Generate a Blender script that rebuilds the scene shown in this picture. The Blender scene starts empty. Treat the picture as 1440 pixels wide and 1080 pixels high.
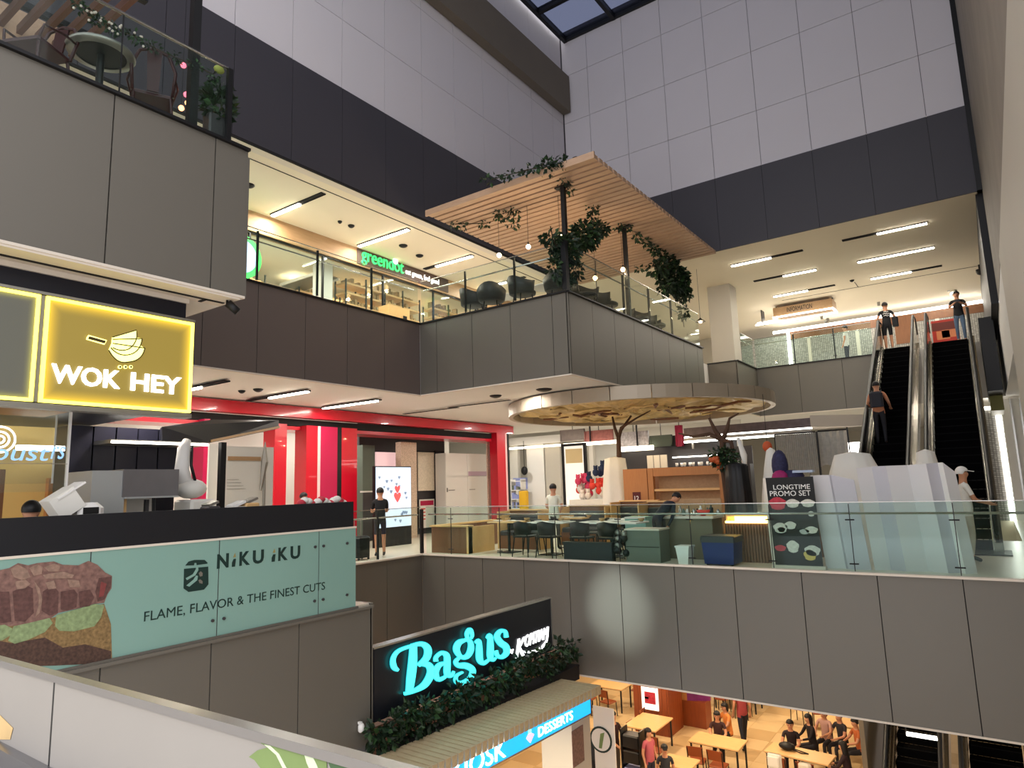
import bpy, math, random
from mathutils import Vector, Matrix, Euler
C = bpy.context.scene.collection
PI = math.pi
rnd = random.Random(7)

# ------------------------------------------------------------------ camera, world, exposure
YAW, PIT, ROL, FPX = -0.61541243, 0.15191261, -0.03205952, 938.09
def _axes():
    cy, sy, cp, sp, cr, sr = math.cos(YAW), math.sin(YAW), math.cos(PIT), math.sin(PIT), math.cos(ROL), math.sin(ROL)
    f = Vector((sy*cp, cy*cp, sp)); r0 = Vector((cy, -sy, 0)); u0 = r0.cross(f)
    return r0*cr+u0*sr, -r0*sr+u0*cr, f
RX, UP, FW = _axes()
cam_d = bpy.data.cameras.new('camera'); cam = bpy.data.objects.new('camera', cam_d); C.objects.link(cam)
cam.matrix_world = Matrix(((RX.x, UP.x, -FW.x, 0), (RX.y, UP.y, -FW.y, 0), (RX.z, UP.z, -FW.z, 0), (0, 0, 0, 1)))
cam_d.sensor_fit = 'HORIZONTAL'; cam_d.sensor_width = 36; cam_d.lens = 36*FPX/1440; cam_d.clip_start = .05; cam_d.clip_end = 300
S = bpy.context.scene; S.camera = cam
S.view_settings.view_transform = 'Standard'; S.view_settings.look = 'None'
S.view_settings.exposure = 1.15; S.view_settings.gamma = 1; S.view_settings.use_curve_mapping = False
w = bpy.data.worlds.new('world'); S.world = w; w.use_nodes = True
bg = w.node_tree.nodes['Background']; bg.inputs[0].default_value = (0.665, 0.66, 0.69, 1); bg.inputs[1].default_value = 1.22

def lamp(loc, power, col=(1, .94, .85), r=.14, down=True, size=None):
    d = bpy.data.lights.new('lamp', 'AREA'); d.shape = 'DISK'; d.size = r*2; d.energy = power*1.0; d.color = col
    if size: d.shape = 'RECTANGLE'; d.size, d.size_y = size
    o = bpy.data.objects.new('area_lamp', d); C.objects.link(o); o.location = loc  # area lamps; those without a tube are added for brightness
    return o

def ray(x, y): return RX*((x-720)/FPX)+UP*((540-y)/FPX)+FW
def at(x, y, X=None, Y=None, Z=None):
    d = ray(x, y)
    t = X/d.x if X is not None else Y/d.y if Y is not None else Z/d.z
    return d*t

# ------------------------------------------------------------------ materials
def lin(c): return tuple(((v/255)/12.92 if v/255 <= .04045 else ((v/255+.055)/1.055)**2.4) for v in c)
M = {}
def mat(n, rgb, rough=.6, metal=0., var=0., vs=3., bump=0., bs=40., spec=.4, coat=0.):
    if n in M: return M[n]
    m = bpy.data.materials.new(n); m.use_nodes = True; nt = m.node_tree; b = nt.nodes['Principled BSDF']
    c = lin(rgb); b.inputs['Base Color'].default_value = (*c, 1); b.inputs['Roughness'].default_value = rough
    b.inputs['Metallic'].default_value = metal; b.inputs['Specular IOR Level'].default_value = spec
    if coat: b.inputs['Coat Weight'].default_value = coat
    tc = nt.nodes.new('ShaderNodeTexCoord')
    if var:
        no = nt.nodes.new('ShaderNodeTexNoise'); no.inputs['Scale'].default_value = vs; no.inputs['Detail'].default_value = 4
        nt.links.new(tc.outputs['Object'], no.inputs['Vector'])
        mx = nt.nodes.new('ShaderNodeMix'); mx.data_type = 'RGBA'
        mx.inputs[6].default_value = (*[v*(1-var) for v in c], 1); mx.inputs[7].default_value = (*[min(1, v*(1+var)) for v in c], 1)
        nt.links.new(no.outputs['Fac'], mx.inputs[0]); nt.links.new(mx.outputs[2], b.inputs['Base Color'])
    if bump:
        n2 = nt.nodes.new('ShaderNodeTexNoise'); n2.inputs['Scale'].default_value = bs
        nt.links.new(tc.outputs['Object'], n2.inputs['Vector'])
        bp = nt.nodes.new('ShaderNodeBump'); bp.inputs['Strength'].default_value = bump; bp.inputs['Distance'].default_value = .02
        nt.links.new(n2.outputs['Fac'], bp.inputs['Height']); nt.links.new(bp.outputs[0], b.inputs['Normal'])
    M[n] = m; return m
def wood(n, a, b_, scale=(1, 12, 12), rough=.5):
    if n in M: return M[n]
    m = bpy.data.materials.new(n); m.use_nodes = True; nt = m.node_tree; b = nt.nodes['Principled BSDF']
    tc = nt.nodes.new('ShaderNodeTexCoord'); mp = nt.nodes.new('ShaderNodeMapping'); mp.inputs['Scale'].default_value = scale
    no = nt.nodes.new('ShaderNodeTexNoise'); no.inputs['Scale'].default_value = 2; no.inputs['Detail'].default_value = 6
    mx = nt.nodes.new('ShaderNodeMix'); mx.data_type = 'RGBA'
    mx.inputs[6].default_value = (*lin(a), 1); mx.inputs[7].default_value = (*lin(b_), 1)
    nt.links.new(tc.outputs['Object'], mp.inputs[0]); nt.links.new(mp.outputs[0], no.inputs['Vector'])
    nt.links.new(no.outputs['Fac'], mx.inputs[0]); nt.links.new(mx.outputs[2], b.inputs['Base Color'])
    b.inputs['Roughness'].default_value = rough; M[n] = m; return m
def emis(n, rgb, s):
    if n in M: return M[n]
    m = bpy.data.materials.new(n); m.use_nodes = True; b = m.node_tree.nodes['Principled BSDF']
    c = (*lin(rgb), 1); b.inputs['Base Color'].default_value = c; b.inputs['Emission Color'].default_value = c
    b.inputs['Emission Strength'].default_value = s; M[n] = m; return m
def glassm(n, tint, refl=.06, rough=.02, alpha=0., body=(200, 225, 215)):
    """thin architectural glass: tinted transmission, fresnel reflection, a little body colour"""
    if n in M: return M[n]
    m = bpy.data.materials.new(n); m.use_nodes = True; nt = m.node_tree; nt.nodes.clear()
    out = nt.nodes.new('ShaderNodeOutputMaterial'); tr = nt.nodes.new('ShaderNodeBsdfTransparent'); gl = nt.nodes.new('ShaderNodeBsdfGlossy')
    di = nt.nodes.new('ShaderNodeBsdfDiffuse'); lw = nt.nodes.new('ShaderNodeLayerWeight'); pw = nt.nodes.new('ShaderNodeMath'); pw.operation = 'POWER'; pw.inputs[1].default_value = 3.5; mx = nt.nodes.new('ShaderNodeMixShader'); m2 = nt.nodes.new('ShaderNodeMixShader')
    ad = nt.nodes.new('ShaderNodeMath'); ad.operation = 'MULTIPLY_ADD'; ad.inputs[1].default_value = .28; ad.inputs[2].default_value = refl*.15
    tr.inputs[0].default_value = (*tint, 1); gl.inputs[0].default_value = (.9, .95, .93, 1); gl.inputs['Roughness'].default_value = rough
    di.inputs[0].default_value = (*lin(body), 1); lw.inputs[0].default_value = .5
    nt.links.new(lw.outputs['Facing'], pw.inputs[0]); nt.links.new(pw.outputs[0], ad.inputs[0]); m2.inputs[0].default_value = alpha
    nt.links.new(tr.outputs[0], m2.inputs[1]); nt.links.new(di.outputs[0], m2.inputs[2])
    nt.links.new(ad.outputs[0], mx.inputs[0]); nt.links.new(m2.outputs[0], mx.inputs[1]); nt.links.new(gl.outputs[0], mx.inputs[2])
    nt.links.new(mx.outputs[0], out.inputs[0]); M[n] = m; return m

mat('clad', (106, 102, 94), .42, .15, .05, .7, .03, 3)
mat('clad_brown', (98, 88, 84), .5, .0, .05, .7)
mat('clad_dark', (62, 60, 66), .5, .0, .05, .7)
mat('joint', (30, 28, 28), .9)
mat('white_panel', (208, 204, 208), .55, 0, .05, .35)
mat('white_joint', (92, 90, 96), .9)
mat('beam_tan', (108, 100, 88), .7, 0, .08, 1)
mat('ceil', (228, 216, 192), .75, 0, .03, 1)
mat('ceil_mid', (222, 220, 216), .7)
mat('floor_tile', (214, 205, 186), .3, 0, .06, 1.5)
mat('floor_low', (206, 172, 122), .35, 0, .1, 1.2)
mat('concrete', (140, 132, 122), .75, 0, .25, 1.1, .15, 8)
mat('plaster', (190, 184, 172), .7, 0, .05, .6)
mat('black', (14, 14, 16), .5)
mat('navy', (14, 16, 30), .4)
mat('steel', (190, 188, 182), .25, .9, .05, 4)
mat('steel_soft', (150, 148, 142), .4, .8, .1, 4)
mat('dark_metal', (34, 34, 36), .4, .5)
mat('cream_trim', (214, 204, 190), .5)
mat('white_paint', (232, 230, 226), .5)
mat('red', (192, 12, 38), .3, 0, 0, 1, 0, 1, .5, .4)
mat('red_dark', (120, 14, 26), .4)
mat('leaf', (24, 44, 24), .5, 0, .5, 9)
mat('leaf_light', (42, 70, 34), .5, 0, .4, 9)
mat('stem', (60, 48, 34), .8)
wood('timber', (196, 164, 136), (168, 134, 106), (2, 14, 14), .6)
wood('wood_orange', (190, 132, 78), (170, 110, 62), (14, 14, 1.5), .5)
wood('wood_brown', (128, 84, 52), (98, 62, 38), (12, 12, 1.5), .5)
wood('wood_red', (148, 72, 30), (120, 54, 22), (10, 10, 1.2), .45)
wood('wood_light', (226, 186, 130), (208, 164, 106), (2, 12, 12), .4)
wood('wood_fascia', (190, 156, 116), (160, 124, 86), (8, 1, 10), .55)
emis('tube', (255, 246, 228), 9)
emis('led', (255, 250, 240), 4.5)
emis('soft_led', (255, 240, 214), 1.6)
emis('warm_led', (255, 196, 96), 5)
emis('bulb', (255, 214, 150), 12)
glassm('glass', (.92, .965, .95), .06, .02, .004, (190, 220, 208))
glassm('glass_green', (.87, .95, .925), .06, .02, .008, (150, 205, 180))

# ------------------------------------------------------------------ mesh builder
W = {}
class MB:
    def __init__(s): s.v = []; s.f = []; s.m = []
    def add(s, vs, fs, m=0):
        o = len(s.v); s.v += [tuple(p) for p in vs]; s.f += [tuple(i+o for i in f) for f in fs]; s.m += [m]*len(fs); return s
    def box(s, x0, x1, y0, y1, z0, z1, m=0):
        x0, x1 = min(x0, x1), max(x0, x1); y0, y1 = min(y0, y1), max(y0, y1); z0, z1 = min(z0, z1), max(z0, z1)
        return s.add([(x0, y0, z0), (x1, y0, z0), (x1, y1, z0), (x0, y1, z0), (x0, y0, z1), (x1, y0, z1), (x1, y1, z1), (x0, y1, z1)],
                     [(0, 3, 2, 1), (4, 5, 6, 7), (0, 1, 5, 4), (1, 2, 6, 5), (2, 3, 7, 6), (3, 0, 4, 7)], m)
    def obox(s, c, size, rot=(0, 0, 0), m=0):
        R = Euler(rot).to_matrix(); c = Vector(c); h = [d/2 for d in size]
        vs = [c+R@Vector((sx*h[0], sy*h[1], sz*h[2])) for sz in (-1, 1) for sx, sy in ((-1, -1), (1, -1), (1, 1), (-1, 1))]
        return s.add(vs, [(0, 3, 2, 1), (4, 5, 6, 7), (0, 1, 5, 4), (1, 2, 6, 5), (2, 3, 7, 6), (3, 0, 4, 7)], m)
    def bevbox(s, x0, x1, y0, y1, z0, z1, b=.02, m=0):
        """box with chamfered vertical and top edges"""
        def ring(i, z): return [(x0+i+b*(k in (0, 7)), y0+i+b*(k in (1, 0)), z) for k in range(0)]
        def r(i, z):
            a0, a1, c0, c1 = x0+i, x1-i, y0+i, y1-i
            return [(a0+b, c0, z), (a1-b, c0, z), (a1, c0+b, z), (a1, c1-b, z), (a1-b, c1, z), (a0+b, c1, z), (a0, c1-b, z), (a0, c0+b, z)]
        L = [r(0, z0), r(0, z1-b), r(b*.8, z1)]; vs = sum(L, []); fs = [tuple(reversed(range(8))), tuple(range(16, 24))]
        for k in (0, 8):
            for i in range(8): fs.append((k+i, k+(i+1) % 8, k+8+(i+1) % 8, k+8+i))
        return s.add(vs, fs, m)
    def tube(s, pts, r=.02, n=8, m=0, caps=True, flat=1.):
        pts = [Vector(p) for p in pts]; rs = r if isinstance(r, (list, tuple)) else [r]*len(pts); vs = []; fs = []
        u = None
        for i, p in enumerate(pts):
            d = (pts[min(i+1, len(pts)-1)]-pts[max(i-1, 0)])
            d = d.normalized() if d.length > 1e-9 else Vector((0, 0, 1))
            if u is None: u = d.orthogonal().normalized()
            else:
                u = u-d*u.dot(d); u = u.normalized() if u.length > 1e-6 else d.orthogonal().normalized()
            q = d.cross(u)
            for k in range(n):
                a = 2*PI*k/n; vs.append(p+(u*math.cos(a)+q*math.sin(a)*flat)*rs[i])
        for i in range(len(pts)-1):
            for k in range(n): fs.append((i*n+k, i*n+(k+1) % n, (i+1)*n+(k+1) % n, (i+1)*n+k))
        if caps: fs.append(tuple(reversed(range(n)))); fs.append(tuple((len(pts)-1)*n+k for k in range(n)))
        return s.add(vs, fs, m)
    def lathe(s, prof, c=(0, 0, 0), n=20, m=0, sx=1., sy=1., caps=True):
        vs = []; fs = []
        for r_, z in prof:
            for k in range(n):
                a = 2*PI*k/n; vs.append((c[0]+r_*math.cos(a)*sx, c[1]+r_*math.sin(a)*sy, c[2]+z))
        for i in range(len(prof)-1):
            for k in range(n): fs.append((i*n+k, i*n+(k+1) % n, (i+1)*n+(k+1) % n, (i+1)*n+k))
        if caps: fs.append(tuple(reversed(range(n)))); fs.append(tuple((len(prof)-1)*n+k for k in range(n)))
        return s.add(vs, fs, m)
    def prism(s, poly, off, m=0):
        n = len(poly); off = Vector(off); vs = [Vector(p) for p in poly]; vs += [p+off for p in vs]
        fs = [tuple(reversed(range(n))), tuple(range(n, 2*n))]+[(i, (i+1) % n, n+(i+1) % n, n+i) for i in range(n)]
        return s.add(vs, fs, m)
    def ball(s, c, r, m=0, n=10, k=6):
        r = (r, r, r) if not isinstance(r, (tuple, list)) else r
        prof = [(max(1e-3, math.sin(PI*i/k)), -math.cos(PI*i/k)) for i in range(k+1)]
        vs = []; fs = []
        for a, z in prof:
            for j in range(n): t = 2*PI*j/n; vs.append((c[0]+a*math.cos(t)*r[0], c[1]+a*math.sin(t)*r[1], c[2]+z*r[2]))
        for i in range(k):
            for j in range(n): fs.append((i*n+j, i*n+(j+1) % n, (i+1)*n+(j+1) % n, (i+1)*n+j))
        fs.append(tuple(reversed(range(n)))); fs.append(tuple(k*n+j for j in range(n)))
        return s.add(vs, fs, m)
    def build(s, name, mats, parent=None, smooth=False, loc=None):
        o0 = Vector(loc) if loc else Vector((0, 0, 0)); base = W.get(parent, Vector((0, 0, 0))) if parent else Vector((0, 0, 0))
        me = bpy.data.meshes.new(name)
        me.from_pydata([tuple(Vector(p)-base-o0) for p in s.v], [], s.f)
        if not isinstance(mats, (list, tuple)): mats = [mats]
        for q in mats: me.materials.append(M[q] if isinstance(q, str) else q)
        if len(mats) > 1: me.polygons.foreach_set('material_index', s.m)
        if smooth: me.polygons.foreach_set('use_smooth', [True]*len(s.f))
        me.update()
        o = bpy.data.objects.new(name, me); C.objects.link(o); o.location = o0
        if parent: o.parent = parent
        W[o] = base+o0
        return o
def tag(o, label=None, cat=None, group=None, kind=None):
    if label: o['label'] = label
    if cat: o['category'] = cat
    if group: o['group'] = group
    if kind: o['kind'] = kind
    return o
def thing(name, label, cat, loc=(0, 0, 0), group=None):
    o = bpy.data.objects.new(name, None); o.empty_display_size = .1; C.objects.link(o); o.location = loc; W[o] = Vector(loc)
    return tag(o, label, cat, group)
def solo(name, label, cat, mb, mats, group=None, smooth=False):
    xs = [p[0] for p in mb.v]; ys = [p[1] for p in mb.v]; zs = [p[2] for p in mb.v]
    o = mb.build(name, mats, None, smooth, ((min(xs)+max(xs))/2, (min(ys)+max(ys))/2, min(zs)))
    return tag(o, label, cat, group)
def st(name, mb, mats): return tag(mb.build(name, mats), kind='structure')
def copy_tree(o, parent=None):
    c = o.copy(); C.objects.link(c); c.parent = parent
    for ch in list(o.children): copy_tree(ch, c)
    return c
def dup(o, loc, rz=0, label=None, group=None):
    c = copy_tree(o); c.location = loc; c.rotation_euler = (0, 0, rz)
    if label: c['label'] = label
    if group: c['group'] = group
    return c
def place(o, loc, rz=0): o.location = loc; o.rotation_euler = (0, 0, rz); return o

def text_mesh(s, bold=0., ext=.01, shear=0., spacing=1.):
    cu = bpy.data.curves.new('lettering', 'FONT'); cu.body = s; cu.extrude = .5; cu.offset = bold; cu.shear = shear; cu.space_character = spacing; cu.resolution_u = 3
    o = bpy.data.objects.new('lettering', cu); C.objects.link(o)
    me = bpy.data.meshes.new_from_object(o.evaluated_get(bpy.context.evaluated_depsgraph_get()))
    bpy.data.objects.remove(o)
    V = [v.co.copy() for v in me.vertices]; F = [tuple(p.vertices) for p in me.polygons]; bpy.data.meshes.remove(me)
    return V, F
def lettering(s, a0, a1, z0, z1, plane, axis, m, parent, ext=.012, bold=.0, shear=0., name='lettering', slope=0., letters=False, spacing=1.):
    """text filling a0..a1 by z0..z1 on the plane X=plane (axis 'x', reads towards +Y) or Y=plane (axis 'y', reads towards +X)"""
    V, F = text_mesh(s, bold, ext, shear, spacing)
    x0 = min(v.x for v in V); x1 = max(v.x for v in V); y0 = min(v.y for v in V); y1 = max(v.y for v in V)
    out = []
    for v in V:
        a = a0+(v.x-x0)/(x1-x0)*(a1-a0); z = z0+(v.y-y0)/(y1-y0)*(z1-z0)+slope*(a-a0); d = ext*(.5+v.z)
        out.append((plane+d, a, z) if axis == 'x' else (a, plane-d, z))
    if not letters:
        b = MB(); b.add(out, F); o = b.build(name, m, parent)
        if len(s) > 1: o['kind'] = 'stuff'
        return o
    # one object per connected letter
    par = list(range(len(V)))
    def find(i):
        while par[i] != i: par[i] = par[par[i]]; i = par[i]
        return i
    for f in F:
        for i in f[1:]: par[find(i)] = find(f[0])
    groups = {}
    for f in F: groups.setdefault(find(f[0]), []).append(f)
    for g in groups.values():
        idx = sorted({i for f in g for i in f}); mp = {i: k for k, i in enumerate(idx)}
        b = MB(); b.add([out[i] for i in idx], [tuple(mp[i] for i in f) for f in g]); b.build('letter', m, parent)

# ------------------------------------------------------------------ the building shell
X0, Y0, X1 = -11.62, 12.39, -7.18          # void edges
ZM, ZU, CM, CU_, CL, ZL = -1.6, 4.2, 2.35, 7.15, -3.85, -7.4
def panels(parent, axis, plane, seams, z0, z1, m, t=.03, gap=.012, out=1, zs=None):
    """cladding panels, each an object; axis 'x': plane X=plane, seams along Y"""
    zs = zs or [z0, z1]; cache = {}
    for j in range(len(zs)-1):
        for i in range(len(seams)-1):
            a, b_ = seams[i]+gap/2, seams[i+1]-gap/2; c, d = zs[j]+gap/2*(j > 0), zs[j+1]-gap/2*(j < len(zs)-2)
            key = (round(b_-a, 3), round(d-c, 3))
            if key not in cache:
                mb = MB(); L, H = b_-a, d-c; e = .006
                if axis == 'x': mb.box(0, out*t, 0, L, 0, H)
                else: mb.box(0, L, 0, -out*t, 0, H)
                o = mb.build('panel', m, parent); cache[key] = o.data
            else:
                o = bpy.data.objects.new('panel', cache[key]); C.objects.link(o); o.parent = parent
            o.location = (plane, a, c) if axis == 'x' else (a, plane, c)
def rng(a, b, step, start=None):
    out = [a]; x = start if start is not None else a+step
    while x < b-.12: 
        if x > a+.12: out.append(x)
        x += step
    out.append(b); return out

# slabs (floor of the level above / ceiling of the level below)
e = .03
s_ = MB(); s_.box(-40, -7.5-e, -5, 6.93-e, CL, ZM); s_.box(-40, X0-e, 6.93-e, Y0+e, CL, ZM); s_.box(-40, -3.05, Y0+e, 48, CL, ZM)
s_.box(-3.05, .62, Y0+e, 19.3, CL, ZM); s_.box(-3.05, .62, 27.2, 48, CL, ZM); s_.box(.38, .62, 19.3, 27.2, CL, ZM)
st('floor_middle_level', s_, 'floor_tile')
s_ = MB(); s_.box(-40, X1-e, -5, 4.56-e, CM, ZU); s_.box(-40, X0-e, 4.56-e, Y0+e, CM, ZU); s_.box(-40, X1-e, Y0+e, 20.9, CM, ZU)
s_.box(-40, -8.1, 20.9, 24.03, CM, ZU); s_.box(-40, -7.05, 24.03, 26.5, CM, ZU); s_.box(-40, .62, 26.5, 48, CM, ZU)
st('floor_upper_level', s_, 'ceil_mid')
# ceiling of the upper level with the wall mass above
s_ = MB(); s_.box(-40, X0-e-.02, -5, 20.4, CU_, 9.6); s_.box(-40, .62, 20.43, 48, CU_, 9.6)
st('ceiling_upper_level', s_, 'ceil')
s_ = MB(); s_.box(-40, X0-.08, -5, 20.5, 9.6, 17.2); s_.box(X0-.08, .9, 20.46, 23, 9.6, 17.2)
st('wall_core', s_, 'white_joint')

# fascia bands
def fascia(name, axis, plane, seams, z0, z1, m='clad', cap='cream_trim', capout=.05, foot='cream_trim'):
    b = MB()
    a0, a1 = seams[0], seams[-1]
    if axis == 'x':
        b.box(plane-.05, plane-.028, a0, a1, z0, z1, 0)
        b.box(plane-.06, plane+capout, a0-.0, a1+.0, z1, z1+.035, 1); b.box(plane-.06, plane+.012, a0, a1, z0-.03, z0, 2)
        p = st(name, b, ['joint', cap, foot]); panels(p, 'x', plane-.028, seams, z0, z1, m, .028, .014, 1)
    else:
        b.box(a0, a1, plane+.028, plane+.05, z0, z1, 0)
        b.box(a0, a1, plane-capout, plane+.06, z1, z1+.035, 1); b.box(a0, a1, plane-.012, plane+.06, z0-.03, z0, 2)
        p = st(name, b, ['joint', cap, foot]); panels(p, 'y', plane+.028, seams, z0, z1, m, .028, .014, 1)
    return p
fascia('trim_1', 'y', Y0, [X0]+[-10.9, -9.75]+[-8.6, -7.45, -6.27, -5.13, -4.0, -2.85, -1.7, -.55, .62], -3.83, ZM)
fascia('trim_2', 'x', X0, [6.93, 7.7, 8.85, 10.0, 11.2, Y0], -3.83, ZM)
fascia('trim_3', 'x', -7.5, [1.0, 2.15, 3.3, 4.48, 5.68, 6.93], -3.83, -1.66, cap='clad')
fascia('trim_4', 'x', X1, [-1, .67, 1.82, 2.97, 4.12, 4.56], 2.39, 4.27, cap='dark_metal')
fascia('trim_5', 'x', X0, [4.56]+rng(5.39, Y0, 1.15), 2.37, ZU, m='clad_brown', cap='dark_metal')
fascia('trim_6', 'y', Y0, [X0, -11.05, -9.9, -8.75, -7.6, X1], 2.37, ZU, cap='dark_metal')
fascia('trim_7', 'x', X1, [Y0]+[13.5, 14.62, 15.75, 16.9, 18.05, 19.25, 20.4, 20.9], 2.37, ZU, cap='dark_metal')
fascia('trim_8', 'y', 24.0, [-8.1, -7.05], 2.37, ZU, cap='dark_metal')
fascia('trim_9', 'x', -7.02, [24.0, 26.5], 2.37, ZU, cap='dark_metal')
fascia('trim_10', 'y', 26.47, [-7.02, -5.5, -4.0, -2.75], 2.37, ZU, cap='dark_metal', m='clad')
# hidden returns of the two protruding blocks
s_ = MB(); s_.box(-11.62, -7.5, 6.9, 6.95, -3.83, ZM); s_.box(-11.62, X1, 4.53, 4.58, 2.37, ZU); st('trim_11', s_, 'clad')

# dark band and pale gridded walls of the void
p = st('wall_left_band', MB().box(X0-.05, X0-.03, -4, 20.4, CU_, 9.55), 'joint')
panels(p, 'x', X0-.03, rng(1.4, 20.38, 1.4, 2.8), CU_, 9.55, 'clad_dark', .03, .012)
p = st('wall_back_band', MB().box(X0, .62, 20.41, 20.43, CU_, 9.55), 'joint')
panels(p, 'y', 20.41, rng(X0, .6, 1.455, -10.55), CU_, 9.55, 'clad_dark', .03, .008)
ZG = [9.55, 11.38, 13.4, 15.3, 16.9]
p = st('wall_left', MB().box(X0-.08, X0-.06, -4, 20.4, 9.55, 16.9), 'white_joint')
panels(p, 'x', X0-.06, rng(1.4, 20.38, 1.4, 2.8), 0, 0, 'white_panel', .03, .014, zs=ZG)
p = st('wall_back', MB().box(X0, .62, 20.44, 20.46, 9.55, 16.9), 'white_joint')
panels(p, 'y', 20.44, rng(X0, .6, 1.455, -10.55), 0, 0, 'white_panel', .03, .014, zs=ZG)
# concrete beam along the left wall
st('trim_12', MB().box(X0, X0+.32, 0, 20.35, 13.75, 15.2), 'beam_tan')
# right-hand wall running along the void: bare concrete above, plaster pier below
st('wall_right', MB().box(.62, .9, 9.0, 20.6, 4.25, 17).box(.62, .9, 5, 9.0, 4.25, 17), 'concrete')
st('wall_right_pier', MB().box(.6, .9, 3.0, 16.2, -7.4, 4.25), 'plaster')
st('trim_13', MB().box(.50, .62, 20.3, 20.6, CU_, 17).box(.46, .62, 20.6, 32.6, 4.2, CU_), 'black')
st('trim_14', MB().box(.58, .6, 9.2, 9.24, 1.62, 2.35).box(.58, .6, 9.9, 9.94, 1.62, 2.35), 'steel_soft')

# skylight
sk = thing('skylight', 'steel framed glass skylight over the void showing pale sky', 'skylight', (-6, 12, 16.9))
for y in [20.36-1.9*k for k in range(9)]:
    MB().box(-11.45, 1, y-.07, y+.07, 16.68, 16.9).build('frame_bar', 'dark_metal', sk)
for x in [-11.4+2.05*k for k in range(7)]:
    MB().box(x-.07, x+.07, 4, 20.4, 16.66, 16.88).build('frame_bar', 'dark_metal', sk)
glassm('sky_glass', (.29, .31, .38), .05, .1, .02, (150, 160, 180))
for i in range(6):
    for j in range(8):
        MB().box(-11.33+2.05*i, -9.42+2.05*i, 18.53-1.9*j, 20.29-1.9*j, 16.80, 16.82).build('pane', 'sky_glass', sk)

# mid level / upper level inner walls (shops' far walls)
st('wall_middle_shops', MB().box(-24, -23.8, 2, 46, ZM, CM).box(-24, .6, 40, 40.2, ZM, CM), 'plaster')
st('wall_upper_shops', MB().box(-21, -20.8, 2, 46, ZU, CU_).box(-21, -9.5, 33.2, 33.4, ZU, CU_), 'plaster')
st('floor_lower_level', MB().box(-40, 8, 1, 48, ZL-.2, ZL), 'floor_low')
st('wall_lower_far', MB().box(-40, 8, 46, 46.2, ZL, CL).box(-24, -23.8, 1, 46, ZL, CL), 'plaster')
st('ceiling_lower_level', MB().box(-38, .6, 12.6, 45, CL-.06, CL-.01), 'ceil')
# ------------------------------------------------------------------ shared makers
def leaves(mb, c, r, n, size, m=0, droop=.3, shape='ball'):
    """n little folded leaves filling an ellipsoid"""
    for _ in range(n):
        while True:
            p = Vector((rnd.uniform(-1, 1), rnd.uniform(-1, 1), rnd.uniform(-1, 1)))
            if p.length <= 1: break
        q = Vector((c[0]+p.x*r[0], c[1]+p.y*r[1], c[2]+p.z*r[2]))
        d = (p+Vector((rnd.uniform(-.7, .7), rnd.uniform(-.7, .7), rnd.uniform(-.7, .5)-droop))).normalized()
        s = d.cross(Vector((rnd.uniform(-1, 1), rnd.uniform(-1, 1), rnd.uniform(-1, 1)))).normalized(); nn = d.cross(s)
        L = size*rnd.uniform(.7, 1.3); wd = L*.32
        mb.add([q, q+d*L*.45+s*wd+nn*wd*.4, q+d*L, q+d*L*.45-s*wd+nn*wd*.4, q+d*L*.5-nn*.004], [(0, 1, 2, 4), (0, 4, 2, 3)], m if rnd.random() < .75 else 1)
    return mb

def plant(name, label, cat, blobs, n, size, stems, group=None, extra=None):
    base = blobs[0][0]; t = thing(name, label, cat, base, group)
    b = MB()
    tot = sum(r[0]*r[1]*r[2] for _, r in blobs)
    for c, r in blobs: leaves(b, c, r, max(6, int(n*(r[0]*r[1]*r[2])/tot)), size)
    f = b.build('foliage', ['leaf', 'leaf_light'], t); f['kind'] = 'stuff'
    s = MB()
    for k, st_ in enumerate(stems): 
        s = MB(); s.tube(st_, .012, 5); s.build('stem', 'stem', t)
    return t

def ceiling_light(z, xa, xb, y, tube=None, label='', group='tube lights recessed in the ceiling', power=26, wd=.07):
    """recessed slot along X with a glowing tube in part of it"""
    x0, x1 = min(xa, xb), max(xa, xb); ta, tb = tube or (x0, x1)
    t = thing('ceiling_light', label, 'light', ((x0+x1)/2, y, z-.01), group)
    b = MB(); b.box(x0, x1, y-wd, y-wd+.02, z-.03, z+.0); b.box(x0, x1, y+wd-.02, y+wd, z-.03, z); b.box(x0-.02, x0, y-wd, y+wd, z-.03, z); b.box(x1, x1+.02, y-wd, y+wd, z-.03, z); b.box(x0, x1, y-wd+.02, y+wd-.02, z-.012, z-.004)
    b.build('slot', 'joint', t)
    MB().box(ta, tb, y-.045, y+.045, z-.06, z-.013).build('tube', 'tube', t)
    lamp(((ta+tb)/2, y, z-.07), power, (1, .92, .80), size=(abs(tb-ta), .08))
    return t

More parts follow.
